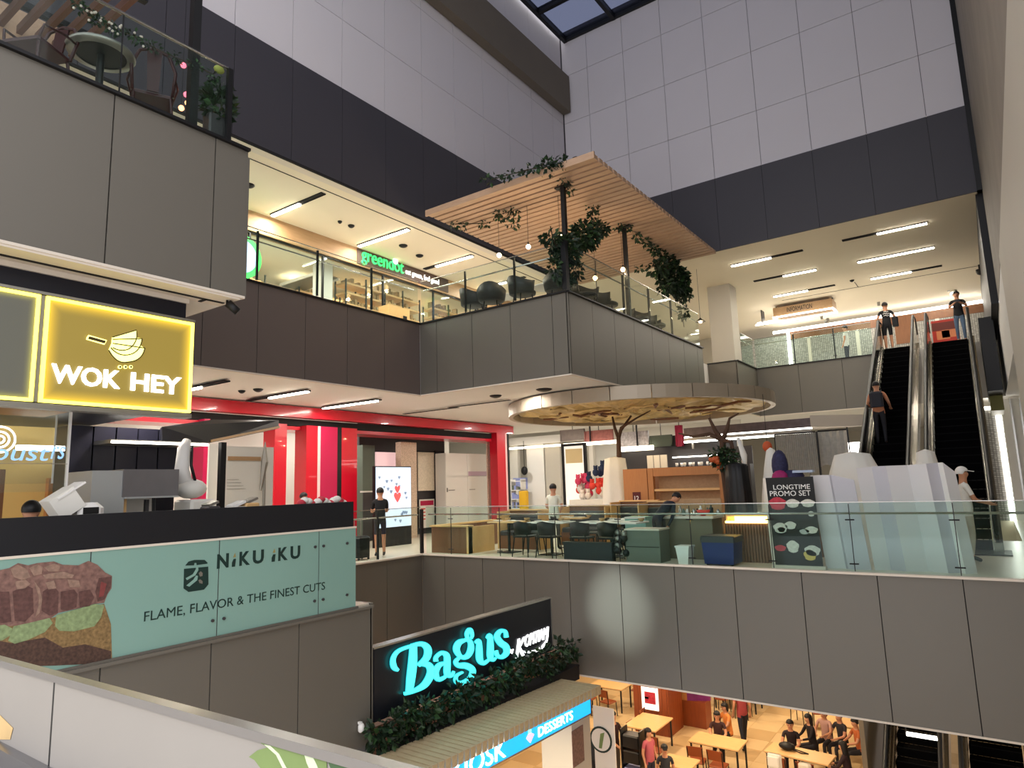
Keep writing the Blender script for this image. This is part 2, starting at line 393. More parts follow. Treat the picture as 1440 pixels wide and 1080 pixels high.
def railing(name, label, axis, plane, joints, z0, z1, rail_z, rail_in, g='glass', clamps=True, posts=(), rail='steel'):
    """glass balustrade: panes, slim cap, inner handrail on stubs, clamps"""
    a0, a1 = joints[0], joints[-1]
    P = (lambda a, d, z: (plane+d, a, z)) if axis == 'x' else (lambda a, d, z: (a, plane-d, z))
    t = thing(name, label, 'railing', P((a0+a1)/2, 0, z0))
    def bx(b, aa, ab, d0, d1, za, zb):
        p, q = P(aa, d0, za), P(ab, d1, zb); b.box(p[0], q[0], p[1], q[1], za, zb)
    for i in range(len(joints)-1):
        b = MB(); bx(b, joints[i]+.008, joints[i+1]-.008, -.006, .006, z0, z1); b.build('pane', g, t)
    b = MB(); bx(b, a0, a1, -.01, .01, z1, z1+.014); b.build('glass_cap', rail, t)
    b = MB(); b.tube([P(a0, rail_in, rail_z), P(a1, rail_in, rail_z)], .019, 8); b.build('handrail', rail, t, True)
    for j in joints[1:-1]:
        b = MB(); bx(b, j-.006, j+.006, -.008, .008, z0, z1-.02); b.build('joint_strip', 'dark_metal', t)
        b = MB(); b.tube([P(j, 0, rail_z-.02), P(j, rail_in, rail_z-.02)], .008, 5); b.build('bracket', rail, t)
        if clamps:
            for zz in (z0+.12, z1-.28):
                b = MB(); b.tube([P(j-.07, .02, zz), P(j+.07, .02, zz)], .012, 6); b.build('clamp', 'dark_metal', t)
    for j in posts:
        b = MB(); bx(b, j-.02, j+.02, -.05, -.01, z0, z1-.02); b.build('post', 'dark_metal', t)
    return t

# ------------------------------------------------------------------ upper terrace: slatted canopy, posts, railings
def slat_canopy(label, x0, x1, ya, yb, z, pitch=.235, wid=.165, h=.10, cross=(.1, .5, .9), m='timber'):
    t = thing('slat_canopy', label, 'canopy', ((x0+x1)/2, (ya+yb)/2, z))
    n = int((yb-ya)/pitch); first = None
    for i in range(n):
        y = ya+i*pitch
        if first is None:
            first = MB().box(x0, x1, ya, ya+wid, z, z+h).build('slat', m, t)
        else:
            o = bpy.data.objects.new('slat', first.data); C.objects.link(o); o.parent = t; o.location = (0, y-ya, 0)
    for f in cross:
        x = x0+(x1-x0)*f
        MB().box(x-.05, x+.05, ya, yb, z+h+.002, z+h+.09).build('cross_beam', 'dark_metal', t)
    return t
can = slat_canopy('flat timber slat canopy over the planted corner terrace', -11.15, -6.27, 12.24, 20.25, 7.0)
MB().box(-11.2, -6.25, 12.19, 12.235, 6.98, 7.14).build('edge_board', 'timber', can)
for i, (px, py, Y, lb) in enumerate([(793, 330, 12.95, 'black square post rising through the bush at the terrace corner'), (881, 380, 16.2, 'black square post behind the terrace glass, midway under the slat canopy')]):
    q = at(px, py, Y=Y); t = thing('canopy_post', lb, 'post', (-7.5, Y, ZU), 'posts of the terrace canopy')
    MB().box(-7.55, -7.45, Y-.05, Y+.05, ZU+.04, 6.98).build('post', 'black', t)
    MB().box(-7.62, -7.38, Y-.12, Y+.12, ZU+.036, ZU+.06).build('base_plate', 'black', t)
    MB().box(-7.7, -7.3, Y-.06, Y+.06, 6.94, 6.98).build('head_plate', 'black', t)
railing('glass_railing', 'glass railing on the terrace face beside the greendot store', 'y', Y0+.06, [X0, -10.15, -8.65, X1-.06], 4.3, 5.36, 5.14, -.1, 'glass', False, (-10.15, -8.65))
railing('glass_railing', 'glass railing of the terrace running away from its corner', 'x', X1-.06, [Y0+.1, 13.9, 15.4, 17.0, 18.6, 20.85], 4.3, 5.36, 5.14, -.1, 'glass', False, (15.4, 17.0, 18.6))
railing('glass_railing', 'long glass railing in front of the greendot store', 'x', X0-.06, [4.7, 6.2, 7.7, 9.2, 10.8, Y0], 4.3, 5.36, 5.16, -.12, 'glass', False, (7.7, 9.2, 10.8))
railing('glass_railing', 'short glass railing beside the beige column', 'x', -7.1, [24.95, 26.45], 4.24, 5.4, 5.2, -.1, 'glass_green', False)
railing('glass_railing', 'greenish glass railing along the landing at the top of the escalators', 'y', 26.55, [-7.05, -5.6, -4.2, -2.95], 4.236, 5.4, 5.2, -.1, 'glass_green', True, (-5.6, -4.2))
b = MB(); b.box(X1-.14, X1-.02, Y0+.02, Y0+.14, 4.27, 5.42); solo('corner_post', 'dark steel post at the outer corner of the terrace railing', 'post', b, 'dark_metal')
b = MB(); b.bevbox(-7.95, -7.12, 24.15, 24.95, 4.24, 7.15, .01); solo('column', 'square beige column standing at the edge of the upper level', 'column', b, 'plaster')

# ceiling of upper level: tube lights
BK = 'lit tubes in dark slots over the upper landing'
for xa, xb, y, ta, tb, lb in [
    (-2.93, -.72, 22.0, -2.0, -.72, 'ceiling tube light over the escalators, first of that row from the void'),
    (-2.9, -.7, 24.6, -2.9, -.7, 'long ceiling tube light over the escalators, second row from the void'),
    (-2.83, -.63, 27.1, -2.83, -1.54, 'ceiling tube light over the escalators, third row from the void'),
    (-6.38, -4.13, 22.1, -6.38, -5.1, 'ceiling tube light beside the timber canopy, first row from the void'),
    (-6.3, -4.2, 24.5, -5.29, -4.2, 'ceiling tube light in front of the beige column, second row from the void'),
    (-6.28, -4.06, 27.1, -6.28, -5.02, 'ceiling tube light by the information sign, third row from the void')]:
    ceiling_light(CU_, xa, xb, y, (ta, tb), lb, BK, 22)
for xa, xb, y, ta, tb, lb in [
    (-14.4, -12.4, 9.88, -14.4, -13.3, 'ceiling tube light close to the upper left balcony'),
    (-14.4, -12.4, 12.8, -14.4, -12.4, 'long ceiling tube light above the greendot letters'),
    (-14.4, -12.4, 15.62, -13.9, -12.4, 'ceiling tube light beyond the greendot letters'),
    (-14.4, -12.4, 18.5, -14.4, -13.2, 'ceiling tube light over the terrace tables, farthest along the store')]:
    ceiling_light(CU_, xa, xb, y, (ta, tb), lb, 'lit tubes in dark slots in front of the greendot store', 36)
b = MB(); b.box(-12.25, -12.22, -3, 20.5, CU_-.008, CU_-.002); b.box(X0-.03, X0+.02, -3, 20.4, CU_-.05, CU_-.002)
st('trim_15', b, 'joint')
st('trim_16', MB().box(X0-.28, X0-.05, -3, 20.4, CU_-.03, CU_-.002), 'cream_trim')
st('trim_17', MB().box(-6.2, .6, 28.05, 28.07, CU_-.01, CU_-.001).box(-3.4, -3.38, 27.2, 28.05, CU_-.01, CU_-.001), 'joint')
# ceiling fittings
def detector(x, y, z, r, label):
    b = MB(); b.lathe([(r, 0), (r, -.02), (r*.7, -.05), (r*.3, -.07)], (x, y, z), 12); solo('ceiling_speaker', label, 'fitting', b, 'dark_metal', 'small dark round fittings on the ceilings', True)
for px, py, z, r, lb in [(350, 260, CU_, .13, 'dark dome on the ceiling beside the upper left balcony'), (478, 311, CU_, .06, 'small sensor between the two greendot tube lights'), (494, 317, CU_, .09, 'round speaker between the two greendot tube lights'),
                         (567, 345, CU_, .13, 'dark dome above the end of the greendot letters'), (590, 359, CU_, .12, 'dark dome nearest the terrace on the store ceiling'), (1198, 394, CU_, .08, 'round sensor on the ceiling between the landing lights'),
                         (340, 549, CM, .08, 'small round speaker on the pink ceiling'), (363, 547, CM, .11, 'larger round speaker on the pink ceiling'), (697, 556, CM, .16, 'flat grille on the ceiling beside the ring canopy'), (765, 547, CM, .2, 'wide flat grille on the ceiling under the terrace corner')]:
    q = at(px, py, Z=z); detector(q.x, q.y, z-.002, r, lb)
q = at(1378, 382, Z=6.9)
t = thing('security_camera', 'dark dome security camera high on the jamb by the escalators', 'camera', q)
MB().lathe([(.12, .08), (.12, 0), (.09, -.08), (.03, -.12)], q, 12).build('dome', 'black', t, True); MB().box(q.x-.03, q.x+.12, q.y-.03, q.y+.03, q.z+.06, q.z+.25).build('bracket', 'dark_metal', t)

# back of the upper level: lit portal, header, grid shutter
def gridmat(n, line, cell, scale):
    if n in M: return M[n]
    m = bpy.data.materials.new(n); m.use_nodes = True; nt = m.node_tree; b = nt.nodes['Principled BSDF']
    tc = nt.nodes.new('ShaderNodeTexCoord'); mp = nt.nodes.new('ShaderNodeMapping'); mp.inputs['Rotation'].default_value = (PI/2, 0, 0)
    br = nt.nodes.new('ShaderNodeTexBrick'); br.offset = 0; br.inputs['Scale'].default_value = scale; br.inputs['Mortar Size'].default_value = .012
    br.inputs['Brick Width'].default_value = .12; br.inputs['Row Height'].default_value = .09
    br.inputs['Color1'].default_value = (*lin(cell), 1); br.inputs['Color2'].default_value = (*lin([v*.8 for v in cell]), 1); br.inputs['Mortar'].default_value = (*lin(line), 1)
    nt.links.new(tc.outputs['Object'], mp.inputs[0]); nt.links.new(mp.outputs[0], br.inputs['Vector']); nt.links.new(br.outputs[0], b.inputs['Base Color'])
    b.inputs['Roughness'].default_value = .5; M[n] = m; return m
gridmat('shutter_grid', (84, 82, 78), (170, 168, 162), 1.5)
def at2(x, y, Y): q = at(x, y, Y=Y); return q.x, q.z
YP = 32.6
xl, zt = at2(1106, 466, YP); xr, zt2 = at2(1388, 418, YP); zt = (zt+zt2)/2
t = thing('lit_portal', 'wide storefront frame outlined in white light behind the escalator landing', 'storefront', ((xl+xr)/2, YP, ZU))
MB().box(xl-.6, xr+.15, YP-.05, YP+.02, zt-.12, zt-.0).build('top_light', 'led', t)
MB().box(xr-.0, xr+.13, YP-.05, YP+.02, ZU, zt-.14).build('side_light', 'led', t)
MB().box(xl-.0, xl+.14, YP-.05, YP+.02, ZU, zt-.14).build('side_light', 'led', t)
MB().box(xl+.14, xr, YP-.02, YP+.06, zt-.5, zt-.14).build('header', 'wood_brown', t)
MB().box(xl+.14, xr, YP+.0, YP+.05, ZU, zt-.5).build('roller_shutter', 'shutter_grid', t)
for f in (.12, .38, .5, .77):
    x = xl+(xr-xl)*f; MB().box(x-.07, x+.07, YP-.03, YP, ZU, zt-.5).build('mullion', 'plaster', t)
x = xl+(xr-xl)*.62; MB().box(x-.4, x+.4, YP-.025, YP, ZU+1.3, zt-.5).build('poster', 'wood_brown', t)
b = MB(); b.box(-9.3, xl-.05, YP, YP+.05, ZU, 6.6); solo('roller_shutter', 'green grey grid shutter to the side of the lit storefront', 'shutter', b, 'shutter_grid')
for a_, b__ in ((-8.2, -6.6), (-4.6, -3.1), (-2.2, .2)): lamp(((a_+b__)/2, 31.5, CU_-.03), 32, (1, .93, .8), size=(1.4, .12))
# hanging information sign
q0 = at(1087, 437, Y=28.6); q1 = at(1170, 424, Y=28.6); zi = (q0.z+q1.z)/2
t = thing('information_sign', 'hanging wooden box sign reading INFORMATION edged in white light', 'sign', ((q0.x+q1.x)/2, 29, zi))
MB().box(q0.x, q1.x, 28.6, 29.5, zi-.26, zi+.12).build('box', 'wood_fascia', t)
MB().box(q0.x-.03, q1.x+.03, 28.57, 28.63, zi-.31, zi-.262).build('light_strip', 'led', t)
MB().box(q0.x-.03, q1.x+.03, 29.47, 29.53, zi-.31, zi-.262).build('light_strip', 'led', t)
MB().box(q0.x-.03, q0.x+.03, 28.63, 29.47, zi-.31, zi-.262).build('light_strip', 'led', t)
MB().box(q1.x-.03, q1.x+.03, 28.63, 29.47, zi-.31, zi-.262).build('light_strip', 'led', t)
for x in (q0.x+.05, q1.x-.05): MB().box(x-.02, x+.02, 29.0, 29.04, zi+.12, CU_).build('hanger', 'dark_metal', t)
lettering('INFORMATION', q0.x+.55, q1.x-.75, zi-.15, zi+.05, 28.6, 'y', 'black', t, .012, .0)
q = at(1065, 455, Y=29.5)
t = thing('strip_light', 'pair of short white light bars behind the column edge', 'light', q)
MB().box(q.x, q.x+.7, 29.5, 29.55, q.z-.02, q.z+.04).build('bar', 'led', t); MB().box(q.x+.05, q.x+.9, 29.0, 29.05, q.z-.2, q.z-.14).build('bar', 'led', t)
MB().box(q.x+.3, q.x+.33, 29.05, 29.5, q.z-.14, CU_).build('hanger', 'dark_metal', t)
for k, (px, py) in enumerate([(1155, 437), (1235, 418), (1333, 397)]):
    q = at(px, py+4, Y=31.2); b = MB(); b.box(q.x-.05, q.x+.05, 31.15, 31.25, q.z-.25, CU_-.002); b.obox((q.x+.15, 31.4, q.z-.3), (.1, .45, .12), (0, 0, .4))
    solo('ceiling_bracket', ['steel arm on the ceiling beside the information sign', 'steel arm on the ceiling over the first escalator', 'steel arm on the ceiling over the second escalator'][k], 'bracket', b, 'steel_soft')

# ------------------------------------------------------------------ greendot store
XS = -14.6
st('wall_greendot_header', MB().box(XS-.3, XS, 2, 21.5, 6.62, CU_), 'wood_fascia')
z_a = 6.54; z_b = CU_-.005
ga, gb = at(507, 360, X=XS).y, at(566, 380, X=XS).y; wa, wb = at(569, 385, X=XS).y, at(616, 398, X=XS).y
t = thing('store_sign', 'dark fascia sign reading greendot eat green, feel good', 'sign', (XS, (ga+wb)/2, 6.9))
MB().box(XS+.002, XS+.03, ga-.15, wb+.5, z_a+.13, z_b-.02).build('backing', mat('sign_grey', (82, 66, 60), .6), t)
emis('green_letter', (50, 215, 100), .95); emis('white_letter', (255, 255, 245), 1.1)
zz1 = at(545, 361, X=XS).z; zz0 = at(510, 373, X=XS).z
lettering('greendot', ga, gb, zz0, zz1, XS+.03, 'x', 'green_letter', t, .04, -.004, letters=True)
zz1 = at(570, 380, X=XS).z; zz0 = at(570, 386, X=XS).z
lettering('eat green, feel good', wa, wb, zz0-.04, zz1+.05, XS+.03, 'x', 'white_letter', t, .02, -.006)
o = MB().tube([(XS+.12, gb-.43, zz0+.28), (XS+.13, gb-.43, zz0+.28)], .11, 12).build('dot', 'white_letter', t)
# round light sign
q = at(335, 361, X=-14.3)
t = thing('round_sign', 'round light box with a green rim and pale blue face', 'sign', q)
emis('green_rim', (70, 220, 90), .9); emis('blue_face', (170, 200, 240), .85)
MB().tube([q, q+Vector((.12, 0, 0))], .56, 28).build('rim', 'green_rim', t); MB().tube([q+Vector((.12, 0, 0)), q+Vector((.14, 0, 0))], .42, 28).build('face', 'blue_face', t)
MB().box(q.x-.4, q.x, q.y-.03, q.y+.03, q.z-.03, q.z+.03).build('arm', 'dark_metal', t)
# shop ceiling, back wall, divisions
st('ceiling_greendot', MB().box(-20.8, XS-.3, 2, 26, 6.66, 6.7), 'ceil')
for x, y in [(-17, 9), (-17, 12.5), (-17, 16), (-17, 19.5), (-16.2, 11), (-16.2, 14.2), (-16.2, 17.5), (-18.5, 23)]: lamp((x, y, 6.64), 22, (1, .88, .68), r=.12)
lamp((-17, 6.5, 6.64), 40, (1, .9, .8)); lamp((-17, 23, 6.64), 40, (1, .84, .62))
b = MB(); b.box(-15.6, -15.2, 12.1, 12.5, ZU, 6.66); solo('column', 'white column inside the greendot store', 'column', b, 'white_paint')
glassm('shop_glass', (.93, .95, .94), .1, .02, .02)
t = thing('storefront', 'glazed front of the greendot store with slim dark mullions', 'storefront', (XS-.1, 12, ZU))
for i, y in enumerate([2.5+2.3*k for k in range(8)]):
    MB().box(XS-.12, XS-.06, y, y+.05, ZU, 6.62).build('mullion', 'dark_metal', t)
    MB().box(XS-.1, XS-.09, y+.05, y+2.3, ZU+.05, 6.62).build('pane', 'shop_glass', t)
MB().box(XS-.13, XS-.05, 2.5, 21, 6.58, 6.62).build('top_rail', 'dark_metal', t)
def rack(x, y, n, label, wid=.8, h=2.15, ang=0):
    t = thing('display_rack', label, 'rack', (0, 0, 0), 'steel and wood racks in the greendot store')
    for i in range(n+1):
        MB().box(-.02, .02, i*wid-.02, i*wid+.02, 0, h+.15*(i % 2)).build('upright', 'black', t); MB().box(-.5, -.46, i*wid-.02, i*wid+.02, 0, h).build('upright', 'black', t)
    for z in (.3, .65, 1.0, 1.35, 1.7, 2.0):
        MB().box(-.5, 0, 0, n*wid, z, z+.06).build('shelf', 'wood_light', t)
        b = MB()
        for i in range(int(n*wid/.13)):
            if rnd.random() < .75: y_ = .1+i*.13; b.box(-.35, -.15, y_, y_+.09, z+.061, z+.061+rnd.uniform(.08, .25))
        o = b.build('goods', ['clay'], t); o['kind'] = 'stuff'
    place(t, (x, y, ZU), ang); return t
mat('clay', (170, 140, 96), .6, 0, .7, 4)
rack(-15.2, 13.0, 4, 'display rack under the green letters, stocked with pale packs')
rack(-16.9, 12.6, 4, 'display rack deeper inside the greendot store behind the front one')
rack(-15.2, 16.9, 4, 'display rack beyond the wooden cabinet near the terrace tables')
rack(-16.5, 9.2, 3, 'display rack behind the white angled frames', ang=.25)
q = at(560, 425, X=-14.3)
t = thing('cabinet', 'plain light wood cabinet at the greendot entrance', 'cabinet', (-14.3, q.y, ZU))
MB().box(-14.7, -14.25, q.y-.45, q.y+.45, ZU, ZU+1.35).build('body', 'wood_light', t); MB().box(-14.24, -14.22, q.y+.15, q.y+.3, ZU+.85, ZU+1.1).build('plaque', 'dark_metal', t)
# white angled frames (menu gantry seen from below) and grey bulkhead
for k, (pa, pb, lb) in enumerate([((397, 385), (440, 366), 'white framed grey panel hanging just inside the store'), ((412, 402), (455, 392), 'second grey framed panel lower down inside the store')]):
    a_, b__ = at(*pa, X=-15.6), at(*pb, X=-17.2)
    t = thing('hanging_frame', lb, 'light', a_); mid = (a_+b__)/2  # bulkhead frame, not a lamp; it gives off no light
    MB().obox(mid, (1.7, .75, .03), (0, -.05, 0)).build('grey_panel', 'steel_soft', t)
    MB().obox(mid+Vector((0, -.4, 0)), (1.8, .05, .08)).build('front_bar', 'white_paint', t); MB().obox(mid+Vector((0, .4, 0)), (1.8, .05, .08)).build('rear_bar', 'white_paint', t)
    MB().box(mid.x-.9, mid.x-.86, mid.y-.02, mid.y+.02, mid.z, 6.66).build('hanger', 'white_paint', t)

# ------------------------------------------------------------------ terrace furniture and planting
def tub_chair(label='', m='chair_grey'):
    t = thing('tub_chair', label, 'chair', (0, 0, 0), 'dark rounded chairs on the terrace')
    b = MB(); n = 14; vs = []; fs = []
    for i in range(n+1):                                   # curved shell back
        a = PI*(-.12+1.24*i/n); r0, r1 = .30, .34; h = .82-.16*abs(math.cos(a))**2
        for r_, z in ((r0, .42), (r1, h), (r1+.035, h-.01), (r0+.035, .40)): vs.append((r_*math.cos(a), r_*math.sin(a), z))
    for i in range(n):
        for k in range(4): fs.append((i*4+k, (i+1)*4+k, (i+1)*4+(k+1) % 4, i*4+(k+1) % 4))
    fs += [(0, 1, 2, 3), (n*4+3, n*4+2, n*4+1, n*4)]
    b.add(vs, fs); b.build('backrest', m, t, True)
    MB().lathe([(.24, .36), (.31, .38), (.32, .44), (.28, .47)], n=18).build('seat', m, t, True)
    for a in (.8, 2.35, 3.9, 5.5): MB().tube([(.22*math.cos(a), .22*math.sin(a), .37), (.29*math.cos(a), .29*math.sin(a), 0)], [.018, .012], 6).build('leg', 'dark_metal', t)
    return t
mat('chair_grey', (46, 45, 46), .55)
def round_table(label, r=.38, h=.74, top='white_paint', leg='dark_metal', group='small round terrace tables'):
    t = thing('round_table', label, 'table', (0, 0, 0), group)
    MB().lathe([(r-.01, h-.03), (r, h-.02), (r, h-.005), (r-.01, h)], n=24).build('tabletop', top, t)
    MB().lathe([(.03, .02), (.03, h-.031)], n=8).build('pedestal', leg, t); MB().lathe([(.24, 0), (.24, .015), (.05, .03)], n=16).build('base', leg, t)
    return t
zf = ZU+.036-.036
tc = tub_chair('dark rounded chair at the store end of the terrace railing')
ch = [(-10.3, 13.0, 2.6, None), (-9.72, 12.98, 3.6, 'dark rounded chair under the first pendant bulb'), (-8.78, 13.0, 2.7, 'dark rounded chair in the middle of the terrace face'), (-7.95, 13.3, 3.7, 'dark rounded chair close to the terrace corner post'),
      (-7.75, 14.25, 1.2, 'dark rounded chair just past the corner bush'), (-7.75, 15.35, 2.0, 'dark rounded chair before the second canopy post'), (-7.75, 17.4, 1.3, 'dark rounded chair after the second canopy post'), (-7.75, 18.5, 1.8, 'dark rounded chair beneath the hanging plant'),
      (-9.9, 14.6, 0, 'dark rounded chair in the second row of the terrace'), (-8.9, 15.6, 1, 'dark rounded chair deep in the middle of the terrace'), (-9.2, 18.4, 1.4, 'dark rounded chair in the second row beneath the hanging plant')]
for i, (x, y, a, lb) in enumerate(ch):
    if i == 0: place(tc, (x, y, ZU), a)
    else: dup(tc, (x, y, ZU), a, lb)
rt = round_table('small round white table near the store end of the terrace'); place(rt, (-10.0, 13.75, ZU))
dup(rt, (-8.6, 13.85, ZU), 0, 'small round white table near the terrace corner'); dup(rt, (-8.55, 14.8, ZU), 0, 'small round white table beyond the corner bush'); dup(rt, (-8.35, 17.9, ZU), 0, 'small round white table under the hanging plant')
# pendant bulbs
for px, py, z, lb in [(787, 332, 5.95, 'pendant bulb in the leaves of the corner bush'), (743, 347, 5.9, 'pendant bulb in the middle of the terrace face'), (702, 359, 5.85, 'pendant bulb nearest the greendot store'),
                      (876, 379, 5.75, 'pendant bulb by the second canopy post'), (837, 391, 5.6, 'pendant bulb low over the terrace chairs'), (985, 452, 5.3, 'dark shaded pendant bulb beside the beige column')]:
    q = at(px, py, Z=z); t = thing('pendant_bulb', lb, 'lamp', q, 'bulbs hanging from the slat canopy')
    MB().tube([q+Vector((0, 0, .09)), (q.x, q.y, 6.99 if py < 420 else 7.14)], .006, 5).build('cord', 'black', t)
    MB().tube([q+Vector((0, 0, .05)), q+Vector((0, 0, .11))], .022, 8).build('socket', 'black', t)
    if py > 420: MB().lathe([(.17, -.01), (.03, .1), (.02, .12)], q, 14).build('shade', 'black', t)
    MB().ball(q, .06).build('bulb', 'bulb', t, True)
    d = bpy.data.lights.new('bulb_glow', 'POINT'); d.energy = 10; d.color = (1, .76, .5); d.shadow_soft_size = .06; o = bpy.data.objects.new('bulb_glow', d); C.objects.link(o); o.location = q-Vector((0, 0, .13))
# planting
X7 = -7.45
def pl(px, py, X=X7): return at(px, py, X=X)
c0 = pl(812, 335); c1 = pl(790, 362); c2 = pl(776, 338)
plant('corner_bush', 'dense dark green bush around the post at the terrace corner', 'plant',
      [(pl(822, 332), (.35, .42, .34)), (pl(795, 352), (.32, .35, .34)), (pl(775, 335), (.2, .25, .16)), (pl(842, 322), (.2, .3, .2)), (pl(806, 378), (.18, .22, .32)), (pl(780, 378), (.12, .14, .32)), (pl(800, 395), (.1, .12, .2))],
      1500, .13, [[pl(797, 400), pl(797, 372), pl(812, 340)], [pl(797, 372), pl(778, 338), pl(774, 318)], [pl(797, 372), pl(822, 350), pl(845, 325)]])
plant('hanging_plant', 'big dark hanging plant at the far end of the terrace railing', 'plant',
      [(pl(948, 392), (.4, .75, .45)), (pl(925, 378), (.25, .5, .2)), (pl(958, 410), (.25, .5, .3)), (pl(945, 368), (.15, .3, .2)), (pl(962, 440, -7.35), (.12, .3, .2)), (pl(935, 402), (.2, .3, .25))],
      1300, .16, [[pl(950, 430), pl(948, 392), pl(935, 366)], [pl(948, 392), pl(928, 372)], [pl(962, 460, -7.35), pl(955, 420)]])
plant('climbing_vine', 'trailing vine hanging from the canopy between the second post and the hanging plant', 'plant',
      [(pl(895, 330), (.06, .12, .2)), (pl(908, 340), (.08, .16, .12)), (pl(920, 350), (.1, .2, .2)), (pl(932, 360), (.1, .2, .16)), (pl(943, 366), (.1, .2, .16)), (pl(898, 378), (.06, .25, .05))],
      260, .13, [[pl(893, 322), pl(905, 340), pl(922, 352), pl(943, 370)]])
for k, (pts, lb) in enumerate([([(680, 314), (650, 318), (640, 316)], 'thin sprig laid across the slats at the store side of the canopy'), ([(702, 298), (700, 306)], 'small hanging sprig under the canopy, left of the pair'), ([(722, 296), (722, 306), (724, 316)], 'longer hanging sprig under the canopy, right of the pair'),
                        ([(833, 291), (832, 298), (832, 304)], 'drooping sprig above the corner bush'), ([(793, 258), (800, 268)], 'small sprig at the head of the corner post'), ([(870, 318), (880, 320)], 'small sprig at the head of the second post')]):
    ps = [at(*p, Z=6.93-.0*i) for i, p in enumerate(pts)]
    ps = [Vector((ps[0].x, ps[0].y, at(*p, Y=ps[0].y).z)) if k in (1, 2, 3) else p_ for p, p_ in zip(pts, ps)]
    plant('vine_sprig', lb, 'plant', [(p_, (.16, .16, .1)) for p_ in ps], 24*len(ps), .1, [[ps[0], ps[-1]+Vector((0, 0, .02))]], 'sprigs hanging under the canopy')
ps = [at(x, y, Z=7.16) for x, y in ((690, 253), (715, 246), (745, 238), (772, 234), (788, 229))]
plant('canopy_creeper', 'creeper growing along the top edge of the slat canopy', 'plant', [(p_, (.3, .15, .05)) for p_ in ps[:3]]+[(ps[3], (.3, .2, .16)), (ps[4], (.22, .15, .12))], 240, .12, [ps])

# ------------------------------------------------------------------ escalators
SL = 5.8/8.9; YE0, YE1 = 16.9, 25.8
def escalator(x0, x1, z0, label, grp, ymax=YE1, full=True):
    """moving stair rising along +Y between step edges x0..x1 from floor height z0"""
    t = thing('escalator', label, 'escalator', ((x0+x1)/2, YE0, z0), grp)
    def zi(y): return z0+max(0, min(5.8, (y-YE0)*SL))
    st_ = .16/SL*1.0; n = int((min(ymax, YE1)-YE0)/(.2/SL)); dy = .2/SL; first = None
    for i in range(n):
        y = YE0+i*dy; z = z0+(i+1)*.2
        if first is None:
            b = MB(); b.box(x0, x1, y, y+dy+.03, z-.2, z-.012)
            for k in range(9): xx = x0+.04+k*(x1-x0-.08)/8; b.box(xx-.012, xx+.012, y, y+dy, z-.012, z)
            b.box(x0, x1, y-.004, y+.012, z-.02, z, 1)
            first = b.build('step', ['step_black', 'step_edge'], t)
        else:
            o = bpy.data.objects.new('step', first.data); C.objects.link(o); o.parent = t; o.location = (0, i*dy, i*.2)
    ye = min(ymax, YE1); ze = zi(ye)
    MB().box(x0-.3, x1+.3, YE0-1.0, YE0, z0, z0+.02).build('landing_plate', 'dark_metal', t)
    if full: MB().box(x0-.1, x1+.1, YE1, YE1+.7, z0+5.79, z0+5.815).build('landing_plate', 'dark_metal', t)
    for s, xs in ((-1, x0), (1, x1)):
        xi = xs+s*.02; xo = xs+s*.20
        # truss cladding
        poly = [(YE0-.5, z0-.0), (YE0, z0+.0), (ye, ze-.75), (ye, ze+.12), (YE0+.1, z0+.22), (YE0-.5, z0+.2)]
        MB().prism([(xi, y, z) for y, z in poly], (s*.16, 0, 0)).build('truss_cladding', 'esc_steel', t)
        # balustrade panel + handrail loop
        e2 = 0.45 if full else 0
        poly = [(YE0-.45, z0+.2), (YE0+.1, z0+.22), (ye, ze+.12), (ye+e2, ze+.1), (ye+e2+.1, ze+.5), (ye+e2, ze+.95), (ye-.1, ze+.97), (YE0+.1, z0+1.02), (YE0-.4, z0+1.0), (YE0-.6, z0+.75), (YE0-.6, z0+.45)]
        MB().prism([(xi+s*.05, y, z) for y, z in poly], (s*.05, 0, 0)).build('balustrade', 'esc_panel', t)
        hr = [(YE0-.35, z0+.3), (YE0-.68, z0+.45), (YE0-.7, z0+.8), (YE0-.42, z0+1.07), (YE0+.1, z0+1.09), (ye-.1, ze+1.04), (ye+e2, ze+1.02), (ye+e2+.17, ze+.5)]
        MB().tube([(xi+s*.075, y, z) for y, z in hr], .045, 8, flat=.7).build('handrail', 'black', t, True)
        MB().prism([(xi+s*.005, y, z) for y, z in ((YE0, z0+.02), (YE0+.1, z0+.24), (ye, ze+.16), (ye, ze+.24), (YE0-.02, z0+.32), (YE0-.4, z0+.28), (YE0-.4, z0+.02))], (s*.015, 0, 0)).build('skirt', 'steel', t)
    return t
mat('esc_steel', (150, 146, 138), .22, .95, .1, 1); mat('esc_panel', (170, 166, 158), .16, .95, .08, 1.5); mat('step_edge', (16, 16, 17), .8, spec=.1); mat('step_black', (5, 5, 6), .9, spec=.05)
escalator(-2.52, -1.68, ZM, 'steel escalator climbing to the upper level with a rider on it', 'steel escalators between the levels')
escalator(-1.12, -.16, ZM, 'empty steel escalator next to the concrete wall', 'steel escalators between the levels')
escalator(-2.52, -1.68, ZL, 'lower escalator rising out of the food court, nearer the diners', 'steel escalators between the levels', 21.2, False)
escalator(-1.12, -.16, ZL, 'lower escalator rising out of the food court, nearer the pier', 'steel escalators between the levels', 21.2, False)
MB_ = MB(); MB_.box(-1.45, -1.36, 16.6, 25.8, -1.2, -1.19)
